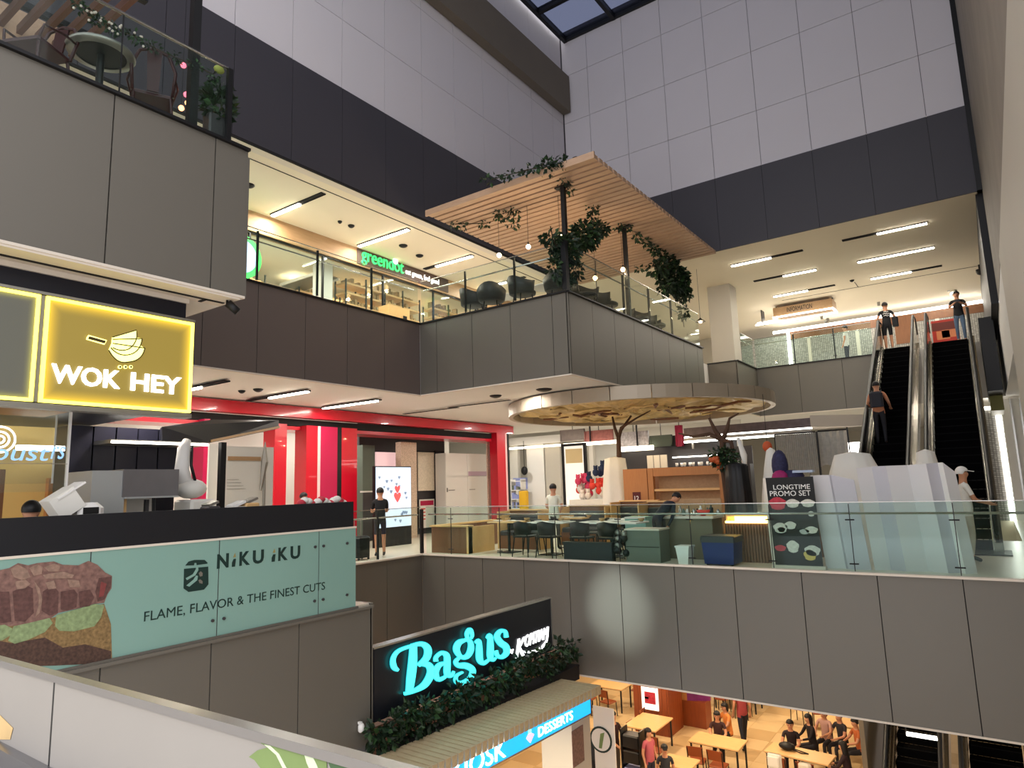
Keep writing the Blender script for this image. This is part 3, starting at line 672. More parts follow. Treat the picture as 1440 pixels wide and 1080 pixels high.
# black side casing right of the escalators and lit shop frame beyond
st('trim_18', MB().box(.16, .5, 22.8, 26.4, 2.2, ZU+.1), 'black')
st('trim_19', MB().box(.18, .5, 24.2, 26.4, 1.75, 2.19), mat('olive', (120, 118, 60), .5))
t = thing('storefront', 'storefront outlined in white light beyond the foot of the escalators', 'storefront', (.5, 26.9, ZM))
q = at(1403, 585, Y=27)
MB().box(q.x-.05, q.x+.1, 26.95, 27, ZM, 2.0).build('side_light', 'led', t); MB().box(q.x-.5, q.x+.1, 26.95, 27, 2.0, 2.1).build('top_light', 'led', t)
MB().box(q.x-1.6, q.x-.05, 27.0, 27.05, ZM, 2.0).build('roller_shutter', 'shutter_grid', t)
MB().box(q.x+.12, q.x+1.6, 26.95, 27.05, ZM, 2.3).build('side_panel', 'white_paint', t)
for dx in (.35, .6): MB().box(q.x+dx, q.x+dx+.05, 26.9, 26.95, ZM, 2.3).build('steel_strip', 'steel', t)
st('floor_beside_escalators', MB().box(.62, 4, 12.4, 40, ZM-.2, ZM), 'floor_tile')
st('ceiling_beside_escalators', MB().box(.62, 4, 16.3, 40, 2.35, 4.2), 'ceil_mid')
st('wall_far_right', MB().box(4, 4.2, 12, 40, ZM, 4.2).box(.6, 4, 40, 40.2, ZM, 2.3), 'plaster')
# red poster board at the top landing
q0, q1 = at(1313, 484, Y=26.9), at(1351, 480, Y=26.9)
t = thing('poster_board', 'red and orange poster board standing at the top of the empty escalator', 'sign', ((q0.x+q1.x)/2, 26.9, ZU))
MB().box(q0.x, q1.x, 26.88, 26.93, ZU+.02, ZU+.98).build('board', mat('poster_red', (205, 60, 44), .5), t)
MB().box(q0.x+.12, q0.x+.5, 26.872, 26.88, ZU+.3, ZU+.6).build('print', mat('poster_orange', (230, 140, 90), .5), t); MB().box(q1.x-.5, q1.x-.1, 26.872, 26.88, ZU+.35, ZU+.62).build('print', 'poster_orange', t)
MB().box(q0.x, q1.x, 26.872, 26.88, ZU+.62, ZU+.9).build('print', mat('poster_brown', (120, 52, 40), .5), t)
for x in (q0.x+.1, q1.x-.1): MB().box(x-.02, x+.02, 26.8, 27.05, ZU, ZU+.03).build('foot', 'dark_metal', t)
# ------------------------------------------------------------------ middle level
def qy(x0, y0, x1, y1, Y):
    m = (y0+y1)/2; c = (x0+x1)/2
    return at(x0, m, Y=Y).x, at(x1, m, Y=Y).x, at(c, y1, Y=Y).z, at(c, y0, Y=Y).z
def qx(x0, y0, x1, y1, X):
    m = (y0+y1)/2; c = (x0+x1)/2
    return at(x0, m, X=X).y, at(x1, m, X=X).y, at(c, y1, X=X).z, at(c, y0, X=X).z
def ybox(b, r, Y, d, m=0): return b.box(r[0], r[1], Y, Y+d, r[2], r[3], m)
def xbox(b, r, X, d, m=0): return b.box(X-d, X, r[0], r[1], r[2], r[3], m)

railing('glass_railing', 'long greenish glass railing along the middle level under the escalators', 'y', Y0+.08, [X0+.06, -10.75, -9.29, -7.8, -6.29, -4.78, -3.31, -2.02, -.56, .6], ZM+.036, -.45, -.63, -.09, 'glass_green', True, rail='steel')
railing('glass_railing', 'glass railing along the walkway where the man with the suitcase stands', 'x', X0-.06, [6.96, 8.3, 9.7, 11.0, Y0], ZM+.036, -.45, -.63, -.09, 'glass', False, (11.0,))
for y in (6.8+.2, 9.7): pass
b = MB(); b.box(X0-.1, X0-.04, Y0+.02, Y0+.1, ZM+.036, -.5); solo('corner_post', 'dark post at the inner corner of the middle level railing', 'post', b, 'dark_metal')

# ceiling lights of the middle level
for xa, xb, y, ta, tb, lb in [(-14.8, -12.5, 7.6, -14.8, -13.48, 'ceiling tube light half hidden behind the yellow wok sign'), (-14.8, -12.5, 9.6, -13.93, -12.5, 'short ceiling tube light above the red storefront'),
                              (-14.8, -12.6, 11.9, -14.8, -12.68, 'long ceiling tube light above the red storefront')]:
    ceiling_light(CM-.03, xa, xb, y, (ta, tb), lb, 'lit tubes in the ceiling before the red storefront', 22)
for x, y in [(-13.5, 14.8), (-11.5, 14.6)]:
    b = MB().box(x-1.1, x+1.1, y-.05, y+.05, CM-.05, CM-.035); st('trim_%d' % (20+int(-x)), b, 'joint')
for x, y, p in [(-10, 14.2, 60), (-13, 16.5, 60), (-9, 17.5, 60), (-13.5, 20.5, 60), (-17.5, 10, 70), (-17.5, 14, 70), (-17.5, 18, 70), (-21, 20, 70), (-17, 23, 80), (-13, 24, 80), (-9, 24, 80), (-5, 28.5, 80), (-9, 29, 80), (-13, 30, 80), (-13.2, 9, 40), (-19.5, 28, 80), (-2, 29, 60), (-12.6, 12.4, 40)]:
    lamp((x, y, CM-.035), p*.44, (1, .94, .86))  # disc lamps added under the ceiling to light shops and restaurant

# red storefront
XR = -15.1
t = thing('red_storefront', 'glossy red shop frame running under the pink lit ceiling', 'storefront', (XR, 14, ZM))
MB().box(XR-.25, XR, 4.0, 21.35, 2.02, CM-.035).build('header', 'red', t)
MB().box(XR-.5, XR-.25, 4.0, 21.1, 1.82, 2.0).build('shadow_gap', 'joint', t)
MB().box(XR-1.1, XR-.25, 4.0, 21.1, 1.70, 1.80).build('soffit', 'red', t)
def pillar(x0, x1, m='red', d=.5, X=XR, zt=1.82, name='pillar'):
    y0, y1, _, _ = qx(x0, 690, x1, 692, X); return MB().box(X-d, X, y0, y1, ZM, zt).build(name, m, t)
mat('crimson', (176, 22, 70), .35); mat('pink_trim', (240, 190, 190), .4)
pillar(284, 292, 'crimson'); pillar(385, 402); pillar(430, 446); pillar(446, 450, 'pink_trim', .52, name='trim_strip'); pillar(450, 474, 'crimson'); pillar(474, 480, 'black', name='black_strip'); pillar(480, 502)
y0, y1, _, _ = qx(700, 660, 714, 662, XR); MB().box(XR-.35, XR, y0, y1-.12, ZM, 2.02).build('pillar', 'red', t)
MB().box(XR-.3, XR+.01, y1-.12, y1-.02, ZM, 2.02).build('trim_strip', 'pink_trim', t); MB().box(XR-.3, XR, y1-.02, y1+.14, ZM, 2.02).build('black_strip', 'black', t)
def flat_x(name, label, cat, r, X, d, m, group=None, t_=None):
    b = MB(); xbox(b, qx(*r, X), X, d)
    if t_: return b.build(name, m, t_)
    return solo(name, label, cat, b, m, group)
# interior of the red shop
mat('shop_white', (224, 222, 214), .4); mat('shop_green', (96, 108, 96), .5); mat('door_grey', (58, 56, 58), .4); mat('cream_print', (226, 214, 192), .5, 0, .25, 18); mat('bead', (196, 172, 150), .4, 0, .6, 30)
XI = -16.6
def stand(name, label, cat, r, X, d, m, floor=True):
    y0, y1, z0, z1 = qx(*r, X); t = thing(name, label, cat, (X-d/2, (y0+y1)/2, ZM)); t['_r'] = (y0, y1, z0, z1)
    if floor: z0 = ZM
    MB().box(X-d, X, y0, y1, z0, z1).build('body', m, t); return t, (y0, y1, z0, z1)
t1, r = stand('display_cabinet', 'grey green cabinet with dark lower half just inside the red shop', 'cabinet', (510, 626, 527, 700), XI, .5, 'shop_green')
MB().box(XI, XI+.03, r[0], r[1], ZM, -.05).build('door', 'door_grey', t1); MB().box(XI-.1, XI+.06, r[0]-.02, r[1]+.02, -.05, 0).build('shelf', 'shop_white', t1)
# lit screen
mat_scr = emis('screen_blue', (186, 204, 226), .42); emis('screen_red', (226, 74, 74), .5); emis('screen_pink', (226, 190, 190), .35); emis('screen_grey', (110, 130, 156), .3)
XSc = -14.3
y0, y1, z0, z1 = qx(529, 657, 578, 741, XSc)
t = thing('light_box', 'tall pale blue lit advertising panel with red hearts', 'sign', (XSc, (y0+y1)/2, ZM))
MB().box(XSc-.12, XSc-.02, y0-.03, y1+.03, ZM, z1+.03).build('housing', 'dark_metal', t)
MB().box(XSc-.02, XSc, y0, y1, z0, z1).build('screen', 'screen_blue', t)
hx = y0+(y1-y0)*.68
def heart(cy, cz, s, up=1): return [(XSc+.001, cy+s*a, cz+up*s*b_) for a, b_ in ((0, -1), (.55, -.35), (.85, .2), (.7, .65), (.3, .72), (0, .4), (-.3, .72), (-.7, .65), (-.85, .2), (-.55, -.35))]
for cz, s in ((z0+(z1-z0)*.63, .13), (z0+(z1-z0)*.50, .17)): MB().prism(heart(hx-.12, cz, s), (.006, 0, 0)).build('heart', 'screen_red', t)
for k in range(26):
    cy = y0+.12+(y1-y0-.24)*rnd.random(); cz = z0+.15+(z1-z0-.3)*rnd.random()
    MB().prism(heart(cy, cz, rnd.uniform(.03, .07)), (.004, 0, 0)).build('small_heart', 'screen_grey', t)
flat_x('header_panel', 'pink and white printed panel above the pale blue lit panel', 'sign', (529, 636, 562, 656), XI, .06, 'screen_pink')
t1, r = stand('display_column', 'column wrapped in glittering beads beside the lit panel', 'column', (564, 622, 586, 700), -16.0, .25, 'bead')
t1, r = stand('wall_panel', 'cream floral wall panel beside the beaded column', 'panel', (588, 636, 611, 690), -16.9, .05, 'cream_print', False)
MB().box(-16.96, -16.88, r[0]-.04, r[1]+.04, r[3], r[3]+.04).build('frame', 'dark_metal', t1)
t1, r = stand('poster', 'small white poster with red writing under the cream floral panel', 'poster', (590, 702, 611, 742), -16.9, .03, 'shop_white', False)
MB().box(-16.9, -16.895, r[0]+.05, r[1]-.05, r[3]-.22, r[3]-.05).build('print', 'crimson', t1)
for k in range(4): MB().box(-16.9, -16.896, r[0]+.06, r[0]+.06+.25, r[3]-.32-.12*k, r[3]-.36-.12*k).build('print', 'poster_red', t1)
st('wall_shop_dark', MB().box(-17.1, -17.0, at(505, 690, X=-17).y, at(626, 690, X=-17).y, ZM, CM), 'door_grey')
t1, r = stand('shop_door', 'dark glazed door between the cream panels and the white cupboards', 'door', (613, 634, 625, 720), -16.8, .06, 'black')
MB().tube([(-16.76, r[1]-.06, -.9), (-16.76, r[1]-.06, .2)], .015, 6).build('handle', 'steel', t1)
# white cupboards
XW = -16.3
y0, y1, z0, z1 = qx(627, 638, 686, 724, XW)
t = thing('cupboard', 'tall white cupboards with small printed labels beside the red column', 'cupboard', (XW, (y0+y1)/2, ZM))
MB().box(XW-.5, XW-.02, y0, y1, ZM, z1).build('body', 'shop_white', t)
ym = (y0+y1)/2; zmid = z0+(z1-z0)*.62
for a, b_ in ((y0, ym), (ym, y1)):
    for c, d in ((ZM+.05, zmid), (zmid+.02, z1)): MB().box(XW-.02, XW, a+.01, b_-.01, c, d).build('door', 'shop_white', t)
MB().box(XW, XW+.01, ym+.05, y1-.05, zmid+.03, zmid+.2).build('label_strip', mat('mauve', (186, 160, 176), .5), t)
MB().box(XW, XW+.02, y0+.05, y0+.08, zmid-.55, zmid-.4).build('handle', 'black', t)
for a in (y0+.15, ym+.1): MB().box(XW, XW+.005, a, a+.35, zmid-.5, zmid-.47).build('label', 'steel_soft', t)
t1, r = stand('patterned_screen', 'strip of speckled red and cream pattern next to the red column', 'screen', (686, 622, 698, 715), -15.6, .05, mat('speckle', (214, 176, 160), .5, 0, .7, 26))
st('wall_red_shop_inner', MB().box(-19.2, -19, 3, 22, ZM, CM), 'shop_white')

# white shops beyond the red column
YS = 25.5
st('wall_white_shops', MB().box(-23.5, -8, YS+1.6, YS+1.7, ZM, CM), 'shop_white')
t = thing('shop_unit', 'white shop front with pale panels beyond the red column', 'storefront', (-17, YS, ZM))
for x0, x1, m, nm in ((718, 729, 'shop_white', 'side_panel'), (742, 766, 'white_paint', 'panel'), (768, 789, 'plaster', 'panel'), (830, 836, 'plaster', 'pier')):
    r = qy(x0, 640, x1, 720, YS); MB().box(r[0], r[1], YS, YS+.2, ZM, CM-.35).build(nm, m, t)
r = qy(716, 612, 832, 626, YS-.2); MB().box(r[0], r[1], YS-.25, YS-.1, r[2]+.1, r[3]).build('bulkhead', 'white_paint', t)
r = qy(716, 626, 788, 630, YS-.3); MB().box(r[0], r[1], YS-.32, YS-.26, r[2], r[3]-.03).build('strip_light', 'soft_led', t)
r = qy(722, 672, 742, 688, YS); MB().box(r[0], r[1], YS-.02, YS, r[2], r[3]).build('poster', mat('poster_blue', (150, 160, 214), .5), t)
r = qy(720, 690, 735, 720, YS-.8)
t = thing('shelf_unit', 'white shelves of small goods in the white shop', 'shelf', ((r[0]+r[1])/2, YS-.6, ZM))
for z in (-1.4, -1.0, -.6, -.2, .2): MB().box(r[0], r[1], YS-.9, YS-.5, z, z+.03).build('shelf', 'white_paint', t)
for x in (r[0], r[1]-.03): MB().box(x, x+.03, YS-.9, YS-.5, ZM, .3).build('side', 'white_paint', t)
b = MB()
for z in (-1.37, -.97, -.57, -.17):
    x = r[0]+.05
    while x < r[1]-.12: w_ = rnd.uniform(.05, .1); b.box(x, x+w_, YS-.85, YS-.7, z, z+rnd.uniform(.1, .28), rnd.randrange(3)); x += w_+.02
o = b.build('goods', ['poster_blue', 'steel_soft', 'shop_green'], t); o['kind'] = 'stuff'
r = qy(735, 690, 745, 722, YS-.9); b = MB(); b.bevbox(r[0], r[1], YS-1.2, YS-.95, ZM, r[3], .04); solo('yellow_display', 'tall yellow display block in front of the white shop', 'display', b, mat('yellow', (226, 176, 40), .5))
r = qy(733, 656, 742, 668, YS-.4); b = MB(); b.ball(((r[0]+r[1])/2, YS-.4, (r[2]+r[3])/2), (.18, .1, .2)); b.box((r[0]+r[1])/2-.01, (r[0]+r[1])/2+.01, YS-.41, YS-.39, r[3]-.05, CM-.33); solo('hanging_ornament', 'dark round ornament hanging by the blue poster', 'ornament', b, 'dark_metal', None, True)
# framed white panel and toys
r = qy(792, 627, 826, 716, 20.5)
t = thing('framed_opening', 'tall black frame around a white poster of drinks', 'frame', ((r[0]+r[1])/2, 20.5, ZM))
MB().box(r[0], r[0]+.09, 20.45, 20.55, ZM, r[3]).build('frame_side', 'black', t); MB().box(r[1]-.09, r[1], 20.45, 20.55, ZM+.4, r[3]).build('frame_side', 'black', t)
MB().box(r[0], r[1], 20.45, 20.55, r[3], r[3]+.09).build('frame_top', 'black', t); MB().box(r[0]+.09, r[1]-.09, 20.49, 20.52, ZM, r[3]).build('poster', emis('poster_white', (240, 236, 226), .3), t)
MB().box(r[0]+.15, r[1]-.15, 20.48, 20.49, r[3]-.6, r[3]-.1).build('print', mat('poster_cream', (240, 222, 170), .5), t)
r0 = qy(800, 664, 862, 716, 19)
t = thing('toy_stall', 'low stall heaped with red, pink and white soft toys', 'stall', ((r0[0]+r0[1])/2, 19, ZM))
MB().box(r0[0], r0[1], 19, 19.8, ZM, -.5).build('counter', 'shop_white', t)
for m, n, zz in (('toy_white', 22, 0), ('toy_red', 16, .12), ('toy_pink', 14, .1), ('toy_navy', 10, .35)):
    mat('toy_white', (226, 220, 214), .8); mat('toy_red', (222, 70, 60), .8); mat('toy_pink', (214, 70, 110), .8); mat('toy_navy', (40, 54, 86), .8)
    for k in range(n//2):
        b = MB(); cx = r0[0]+.12+rnd.random()*(r0[1]-r0[0]-.24); cz = -.42+zz+rnd.random()*.45; cy = 19.1+rnd.random()*.5
        if m == 'toy_navy': cx = r0[0]+.6+rnd.random()*.7; cz += .15
        if m == 'toy_pink': cx = r0[0]+.1+rnd.random()*.45
        b.ball((cx, cy, cz), (.11, .1, .12)); b.ball((cx, cy, cz+.14), .075); b.ball((cx-.05, cy, cz+.2), .03); b.ball((cx+.05, cy, cz+.2), .03); o = b.build('soft_toy', m, t, True); 
# white sheeted pillar (tree base wrapped)
def drape(name, label, c, rx, ry, h, m, folds=9, top=.6, lean=(0, 0), amp=.09):
    vs = []; fs = []; n = 40; K = 7
    for k in range(K):
        f = k/(K-1); s = 1-(1-top)*f**2.2
        for i in range(n):
            a = 2*PI*i/n; w_ = 1+amp*math.sin(a*folds+f*1.5)*(1-f*.6)+amp*.5*math.sin(a*folds*2.3+2*f)
            vs.append((c[0]+rx*s*w_*math.cos(a)+lean[0]*f, c[1]+ry*s*w_*math.sin(a)+lean[1]*f, c[2]+h*f-.06*h*(f == 1)*0))
    for k in range(K-1):
        for i in range(n): fs.append((k*n+i, k*n+(i+1) % n, (k+1)*n+(i+1) % n, (k+1)*n+i))
    vs.append((c[0]+lean[0], c[1]+lean[1], c[2]+h*1.03)); 
    for i in range(n): fs.append(((K-1)*n+i, (K-1)*n+(i+1) % n, len(vs)-1))
    b = MB(); b.add(vs, fs); return solo(name, label, 'cover', b, m, None, True)
mat('sheet', (224, 222, 214), .6, 0, .05, 3)
q = at(868, 700, Y=17.6); zt = at(868, 645, Y=17.6).z
drape('dust_sheet', 'white sheet wrapped round the foot of the first decorative tree', (q.x, 17.6, ZM), .42, .42, zt-ZM, 'sheet', 7, .7)

# ring canopy with crumpled gold ceiling
RC = (-8.3, 18.1); RR = 3.8
t = thing('ring_canopy', 'big round canopy with a brushed steel rim and crumpled gold underside', 'canopy', (RC[0], RC[1], 1.98))
for k in range(24):
    a0, a1 = 2*PI*k/24+.003, 2*PI*(k+1)/24-.003; b = MB(); pts = []
    for j in range(4): a = a0+(a1-a0)*j/3; pts.append((RC[0]+RR*math.cos(a), RC[1]+RR*math.sin(a)))
    for j in range(3):
        (xa, ya), (xb, yb) = pts[j], pts[j+1]; f = .965
        P_ = lambda x, y, g, z: (RC[0]+(x-RC[0])*g, RC[1]+(y-RC[1])*g, z)
        b.add([P_(xa, ya, 1, 1.98), P_(xb, yb, 1, 1.98), P_(xb, yb, 1, 2.31), P_(xa, ya, 1, 2.31), P_(xa, ya, f, 1.98), P_(xb, yb, f, 1.98), P_(xb, yb, f, 2.31), P_(xa, ya, f, 2.31)],
              [(0, 1, 2, 3), (5, 4, 7, 6), (0, 4, 5, 1), (3, 2, 6, 7), (0, 3, 7, 4), (1, 5, 6, 2)])
    b.build('rim_panel', 'rim_steel' if 'rim_steel' in M else mat('rim_steel', (166, 154, 136), .45, .5), t)
mat('gold', (224, 176, 122), .5, .2, .8, 2.6, .8, 9)
vs = []; fs = []; n = 72; K = 16
for k in range(K+1):
    r_ = RR*.96*k/K
    for i in range(n):
        a = 2*PI*i/n; x, y = r_*math.cos(a), r_*math.sin(a)
        z = 2.16+.07*math.sin(3.1*x+1.3*y)+.06*math.sin(4.7*y-2*x+1)+rnd.uniform(-.05, .05)*(k > 0)
        vs.append((RC[0]+x, RC[1]+y, min(2.3, z)))
for k in range(K):
    for i in range(n): fs.append((k*n+i, k*n+(i+1) % n, (k+1)*n+(i+1) % n, (k+1)*n+i))
MB().add(vs, fs).build('gold_ceiling', 'gold', t)
for k in range(34):
    a = rnd.random()*6.28; r_ = RR*rnd.uniform(.2, .8); p = Vector((RC[0]+r_*math.cos(a), RC[1]+r_*math.sin(a), 2.06)); a2 = rnd.random()*6.28; L = rnd.uniform(.6, 1.4)
    pts = [p+Vector((math.cos(a2)*L*f+rnd.uniform(-.08, .08), math.sin(a2)*L*f+rnd.uniform(-.08, .08), rnd.uniform(-.05, .03))) for f in (-.5, -.2, .1, .4)]
    MB().tube(pts, [.035, .045, .035, .02], 5).build('branch', 'wood_brown' if k % 2 else 'gold', t)
for x, y in ((-10.3, 17), (-8.3, 15.6), (-6.3, 17.2), (-8.8, 20)): lamp((x, y, 1.97), 15, (1, .74, .44), r=.07)
q = at(811, 552, Y=15.2)
b = MB(); b.box(-5.03, -4.97, 15.0, 15.06, 1.9, 2.35)
# decorative trees
def tree(name, label, base, H, forks, m='bark', r0=.09):
    t = thing(name, label, 'tree', base); B = Vector(base)
    mat('bark', (74, 52, 38), .85, 0, .4, 6, .6, 14)
    MB().tube([B, B+Vector((.03, 0, H*.4)), B+Vector((-.03, .02, H*.75)), B+Vector((0, 0, H))], [r0*1.2, r0, r0*.85, r0*.7], 9).build('trunk', m, t, True)
    top = B+Vector((0, 0, H))
    for i, pts in enumerate(forks):
        MB().tube([top+Vector((0, 0, -.05))]+[top+Vector(p) for p in pts], [r0*.6, r0*.5, r0*.3, r0*.18][:len(pts)+1], 7).build('branch', m, t, True)
    return t
q = at(874, 690, Y=17.6)
tree('decorative_tree', 'bare brown decorative tree rising from the white sheet to the ring canopy', (q.x, 17.6, ZM+.02), 2.9, [[(.1, 0, .25), (.55, .1, .5), (1.0, .1, .68)], [(-.1, 0, .25), (-.16, 0, .6)], [(.05, .1, .2), (.35, .2, .6)]])
q = at(1022, 690, Y=15.6)
tree('decorative_tree', 'forked decorative tree with hanging plants under the right of the ring canopy', (q.x, 15.6, ZM), 2.55, [[(.12, 0, .2), (.2, 0, .45), (.42, 0, .55)], [(-.16, 0, .2), (-.28, 0, .5)], [(-.3, 0, .12), (-.75, .1, .1), (-1.1, .1, .2)], [(.22, -.1, -.1), (.3, -.1, -.55)]], r0=.1)
c = at(1022, 645, Y=15.45)
plant('tree_plant', 'leafy green and russet plant tied to the forked decorative tree', 'plant', [((c.x, 15.4, c.z), (.3, .2, .26)), ((c.x-.22, 15.4, c.z+.05), (.16, .15, .18))], 420, .1, [[(c.x, 15.5, c.z-.2), (c.x, 15.45, c.z+.2)]])
c = at(1008, 650, Y=15.4); b = MB()
for k in range(12): b.ball((c.x+rnd.uniform(-.1, .1), 15.3+rnd.uniform(-.08, .08), c.z+rnd.uniform(-.12, .14)), .06)
o = solo('orange_garland', 'cluster of rust orange balls beside the leafy plant on the tree', 'ornament', b, mat('rust', (176, 82, 40), .6), None, True); o['kind'] = 'stuff'
b = MB(); c = at(1046, 640, Y=15.3); b.tube([(c.x-.1, 15.3, c.z+.4), (c.x, 15.3, c.z), (c.x+.02, 15.3, c.z-.35)], [.04, .08, .03], 8, flat=.5); solo('white_cloth', 'narrow white cloth hanging from the forked tree', 'cloth', b, 'sheet', None, True)
c = at(1037, 680, Y=15.2); drape('black_cloth', 'black cloth cover standing below the forked tree', (c.x, 15.2, ZM), .3, .22, c.z+.42-ZM, 'black', 6, .75)

# plaited eave of the round stall: long light strip and sign bands
a_ = at(962, 623, Y=21.5); b__ = at(1140, 598, Y=21.5)
t = thing('stall_eave', 'long sloping eave with two bright light strips over the restaurant', 'eave', ((a_.x+b__.x)/2, 21.5, a_.z))
def strip(y, dz, h, d, m, nm, x0=None, x1=None, dy=0):
    xa = a_.x if x0 is None else x0; xb = b__.x if x1 is None else x1
    za = a_.z+dz; zb = a_.z+dz+.02
    MB().prism([(xa, y, za), (xb, y+dy, zb), (xb, y+dy, zb+h), (xa, y, za+h)], (0, d, 0)).build(nm, m, t)
strip(21.5, 0, .06, .1, 'led', 'light_strip'); strip(21.5, .06, .1, .15, 'steel_soft', 'edge'); strip(21.55, .16, .05, .1, 'led', 'light_strip'); strip(21.55, .21, .28, .1, mat('band_mauve', (104, 92, 96), .5, 0, .5, 6), 'sign_band')
MB().prism([(b__.x, 21.5, b__.z-.05), (b__.x+1.55, 23.0, b__.z-.05), (b__.x+1.55, 23.0, b__.z+.3), (b__.x, 21.5, b__.z+.3)], (0, .1, 0)).build('edge', 'cream_trim', t)
for x in (a_.x+.2, b__.x-.2): MB().box(x, x+.06, 21.66, 21.72, ZM, a_.z+.3).build('post', 'steel_soft', t)
# signage band on the left part
for k, (r, m, lb) in enumerate([((822, 605, 862, 622), 'band_red', 'reddish framed picture band behind the first tree'), ((788, 604, 822, 620), 'band_grey', 'grey brick patterned band above the white shop'), ((870, 607, 912, 628), 'band_pattern', 'white and grey leaf patterned band right of the first tree'),
                         ((914, 612, 945, 628), 'shop_green', 'small dark shop name board with a white card'), ((950, 598, 960, 628), 'crimson', 'narrow crimson sign board at the end of the eave')]):
    mat('band_red', (150, 92, 86), .6, 0, .5, 8); mat('band_grey', (126, 116, 110), .6, 0, .3, 6); mat('band_pattern', (190, 186, 190), .6, 0, .7, 12)
    rr = qy(*r, 22.5); b = MB(); b.box(rr[0], rr[1], 22.5, 22.56, rr[2], rr[3]); b.box(rr[0], rr[1], 22.47, 22.5, rr[3]-.04, rr[3]); b.box(rr[0], rr[1], 22.47, 22.5, rr[2], rr[2]+.04)
    for xx in (rr[0], rr[1]-.04): b.box(xx, xx+.04, 22.47, 22.5, rr[2], rr[3])
    b.box((rr[0]+rr[1])/2-.01, (rr[0]+rr[1])/2+.01, 22.52, 22.54, rr[3], CM, 1)
    solo('sign_board', lb, 'sign', b, [m, 'dark_metal'])
r = qy(872, 628, 918, 634, 22.3); b = MB(); b.box(r[0], r[1], 22.3, 22.4, r[2], r[3]+.02); b.box((r[0]+r[1])/2-.02, (r[0]+r[1])/2+.02, 22.4, 22.46, r[3], CM, 1); solo('strip_light', 'white light strip under the leaf patterned band', 'light', b, ['soft_led', 'dark_metal'])
r = qy(792, 622, 866, 626, 22.3); b = MB(); b.box(r[0], r[1], 22.3, 22.4, r[2], r[3]+.02); b.box((r[0]+r[1])/2-.02, (r[0]+r[1])/2+.02, 22.4, 22.46, r[3], CM, 1); solo('strip_light', 'white light strip over the black framed poster', 'light', b, ['soft_led', 'dark_metal'])
r = qy(860, 636, 910, 660, 22.0); st('wall_dark_kitchen', MB().box(r[0], -6.9, 22.7, 22.8, ZM, 1.6), 'door_grey')
r = qy(910, 640, 938, 658, 20.5)
t = thing('white_shutter', 'small white gridded hatch above the orange timber wall', 'shutter', ((r[0]+r[1])/2, 20.5, r[2])); MB().box(r[0], r[1], 20.5, 20.54, r[2], r[3]).build('board', 'shop_white', t)
for f in (.33, .66): MB().box(r[0]+(r[1]-r[0])*f-.01, r[0]+(r[1]-r[0])*f+.01, 20.48, 20.5, r[2], r[3]).build('bar', 'steel_soft', t)
MB().box(r[0], r[1], 20.5, 20.6, ZM, r[2]).build('stand', 'wood_brown', t)

# orange timber partition and counters
Yw = 17.0
r = qy(878, 657, 1020, 745, Yw)
t = thing('timber_partition', 'tall orange timber partition with a small red notice', 'partition', ((r[0]+r[1])/2, Yw, ZM))
xm = at(912, 700, Y=Yw).x
MB().box(r[0], xm-.01, Yw, Yw+.12, ZM, r[3]).build('board', 'wood_orange', t); xm2 = at(920, 700, Y=Yw).x
MB().box(xm+.01, xm2, Yw, Yw+.12, ZM, r[3]).build('board', 'wood_orange', t)
MB().box(xm2+.01, r[1], Yw+.35, Yw+.45, ZM, r[3]).build('board', 'wood_fascia', t)
MB().box(xm2+.01, r[1], Yw, Yw+.4, r[3]-.22, r[3]).build('top_box', 'wood_orange', t)
MB().box(xm2+.01, r[1], Yw+.02, Yw+.35, r[3]-.62, r[3]-.56).build('shelf', 'wood_light', t)
MB().box(r[1]-.12, r[1], Yw, Yw+.4, ZM, r[3]-.22).build('post', 'wood_orange', t)
r2 = qy(890, 692, 901, 709, Yw-.01); MB().box(r2[0], r2[1], Yw-.015, Yw-.002, r2[2], r2[3]).build('notice', 'band_dark' if 'band_dark' in M else mat('band_dark', (86, 22, 24), .5), t)
lettering('12', r2[0]+.05, r2[1]-.05, r2[2]+.1, r2[3]-.1, Yw-.015, 'y', 'white_paint', t, .006, .01)
# shelf of crockery on top
t = thing('crockery_shelf', 'dark shelf lined with white cups above the timber counters', 'shelf', (-6.2, 18.6, ZM))
MB().box(-7.6, -5.3, 18.5, 18.8, .36, .4).build('shelf', 'door_grey', t); MB().box(-7.6, -5.3, 18.8, 18.84, ZM, .9).build('back', 'door_grey', t)
for x in (-7.55, -5.35): MB().box(x, x+.05, 18.5, 18.8, ZM, .36).build('post', 'door_grey', t)
MB().box(-7.5, -6.2, 18.55, 18.6, .66, .69).build('light_strip', 'led', t)
cup = MB().lathe([(.03, 0), (.045, .05), (.045, .1), (.04, .11)], n=10); cup0 = None
for k in range(16):
    lb = 'white cup on the dark shelf above the timber counters'
    if cup0 is None: cup0 = cup.build('cup', 'white_paint', None, True); tag(cup0, lb, 'cup', 'white cups on the crockery shelf'); cup0.location = (-7.4, 18.6, .402)
    else: o = cup0.copy(); C.objects.link(o); o.location = (-7.4+.125*k+rnd.uniform(-.02, .02), 18.6+.08*(k % 2), .402)
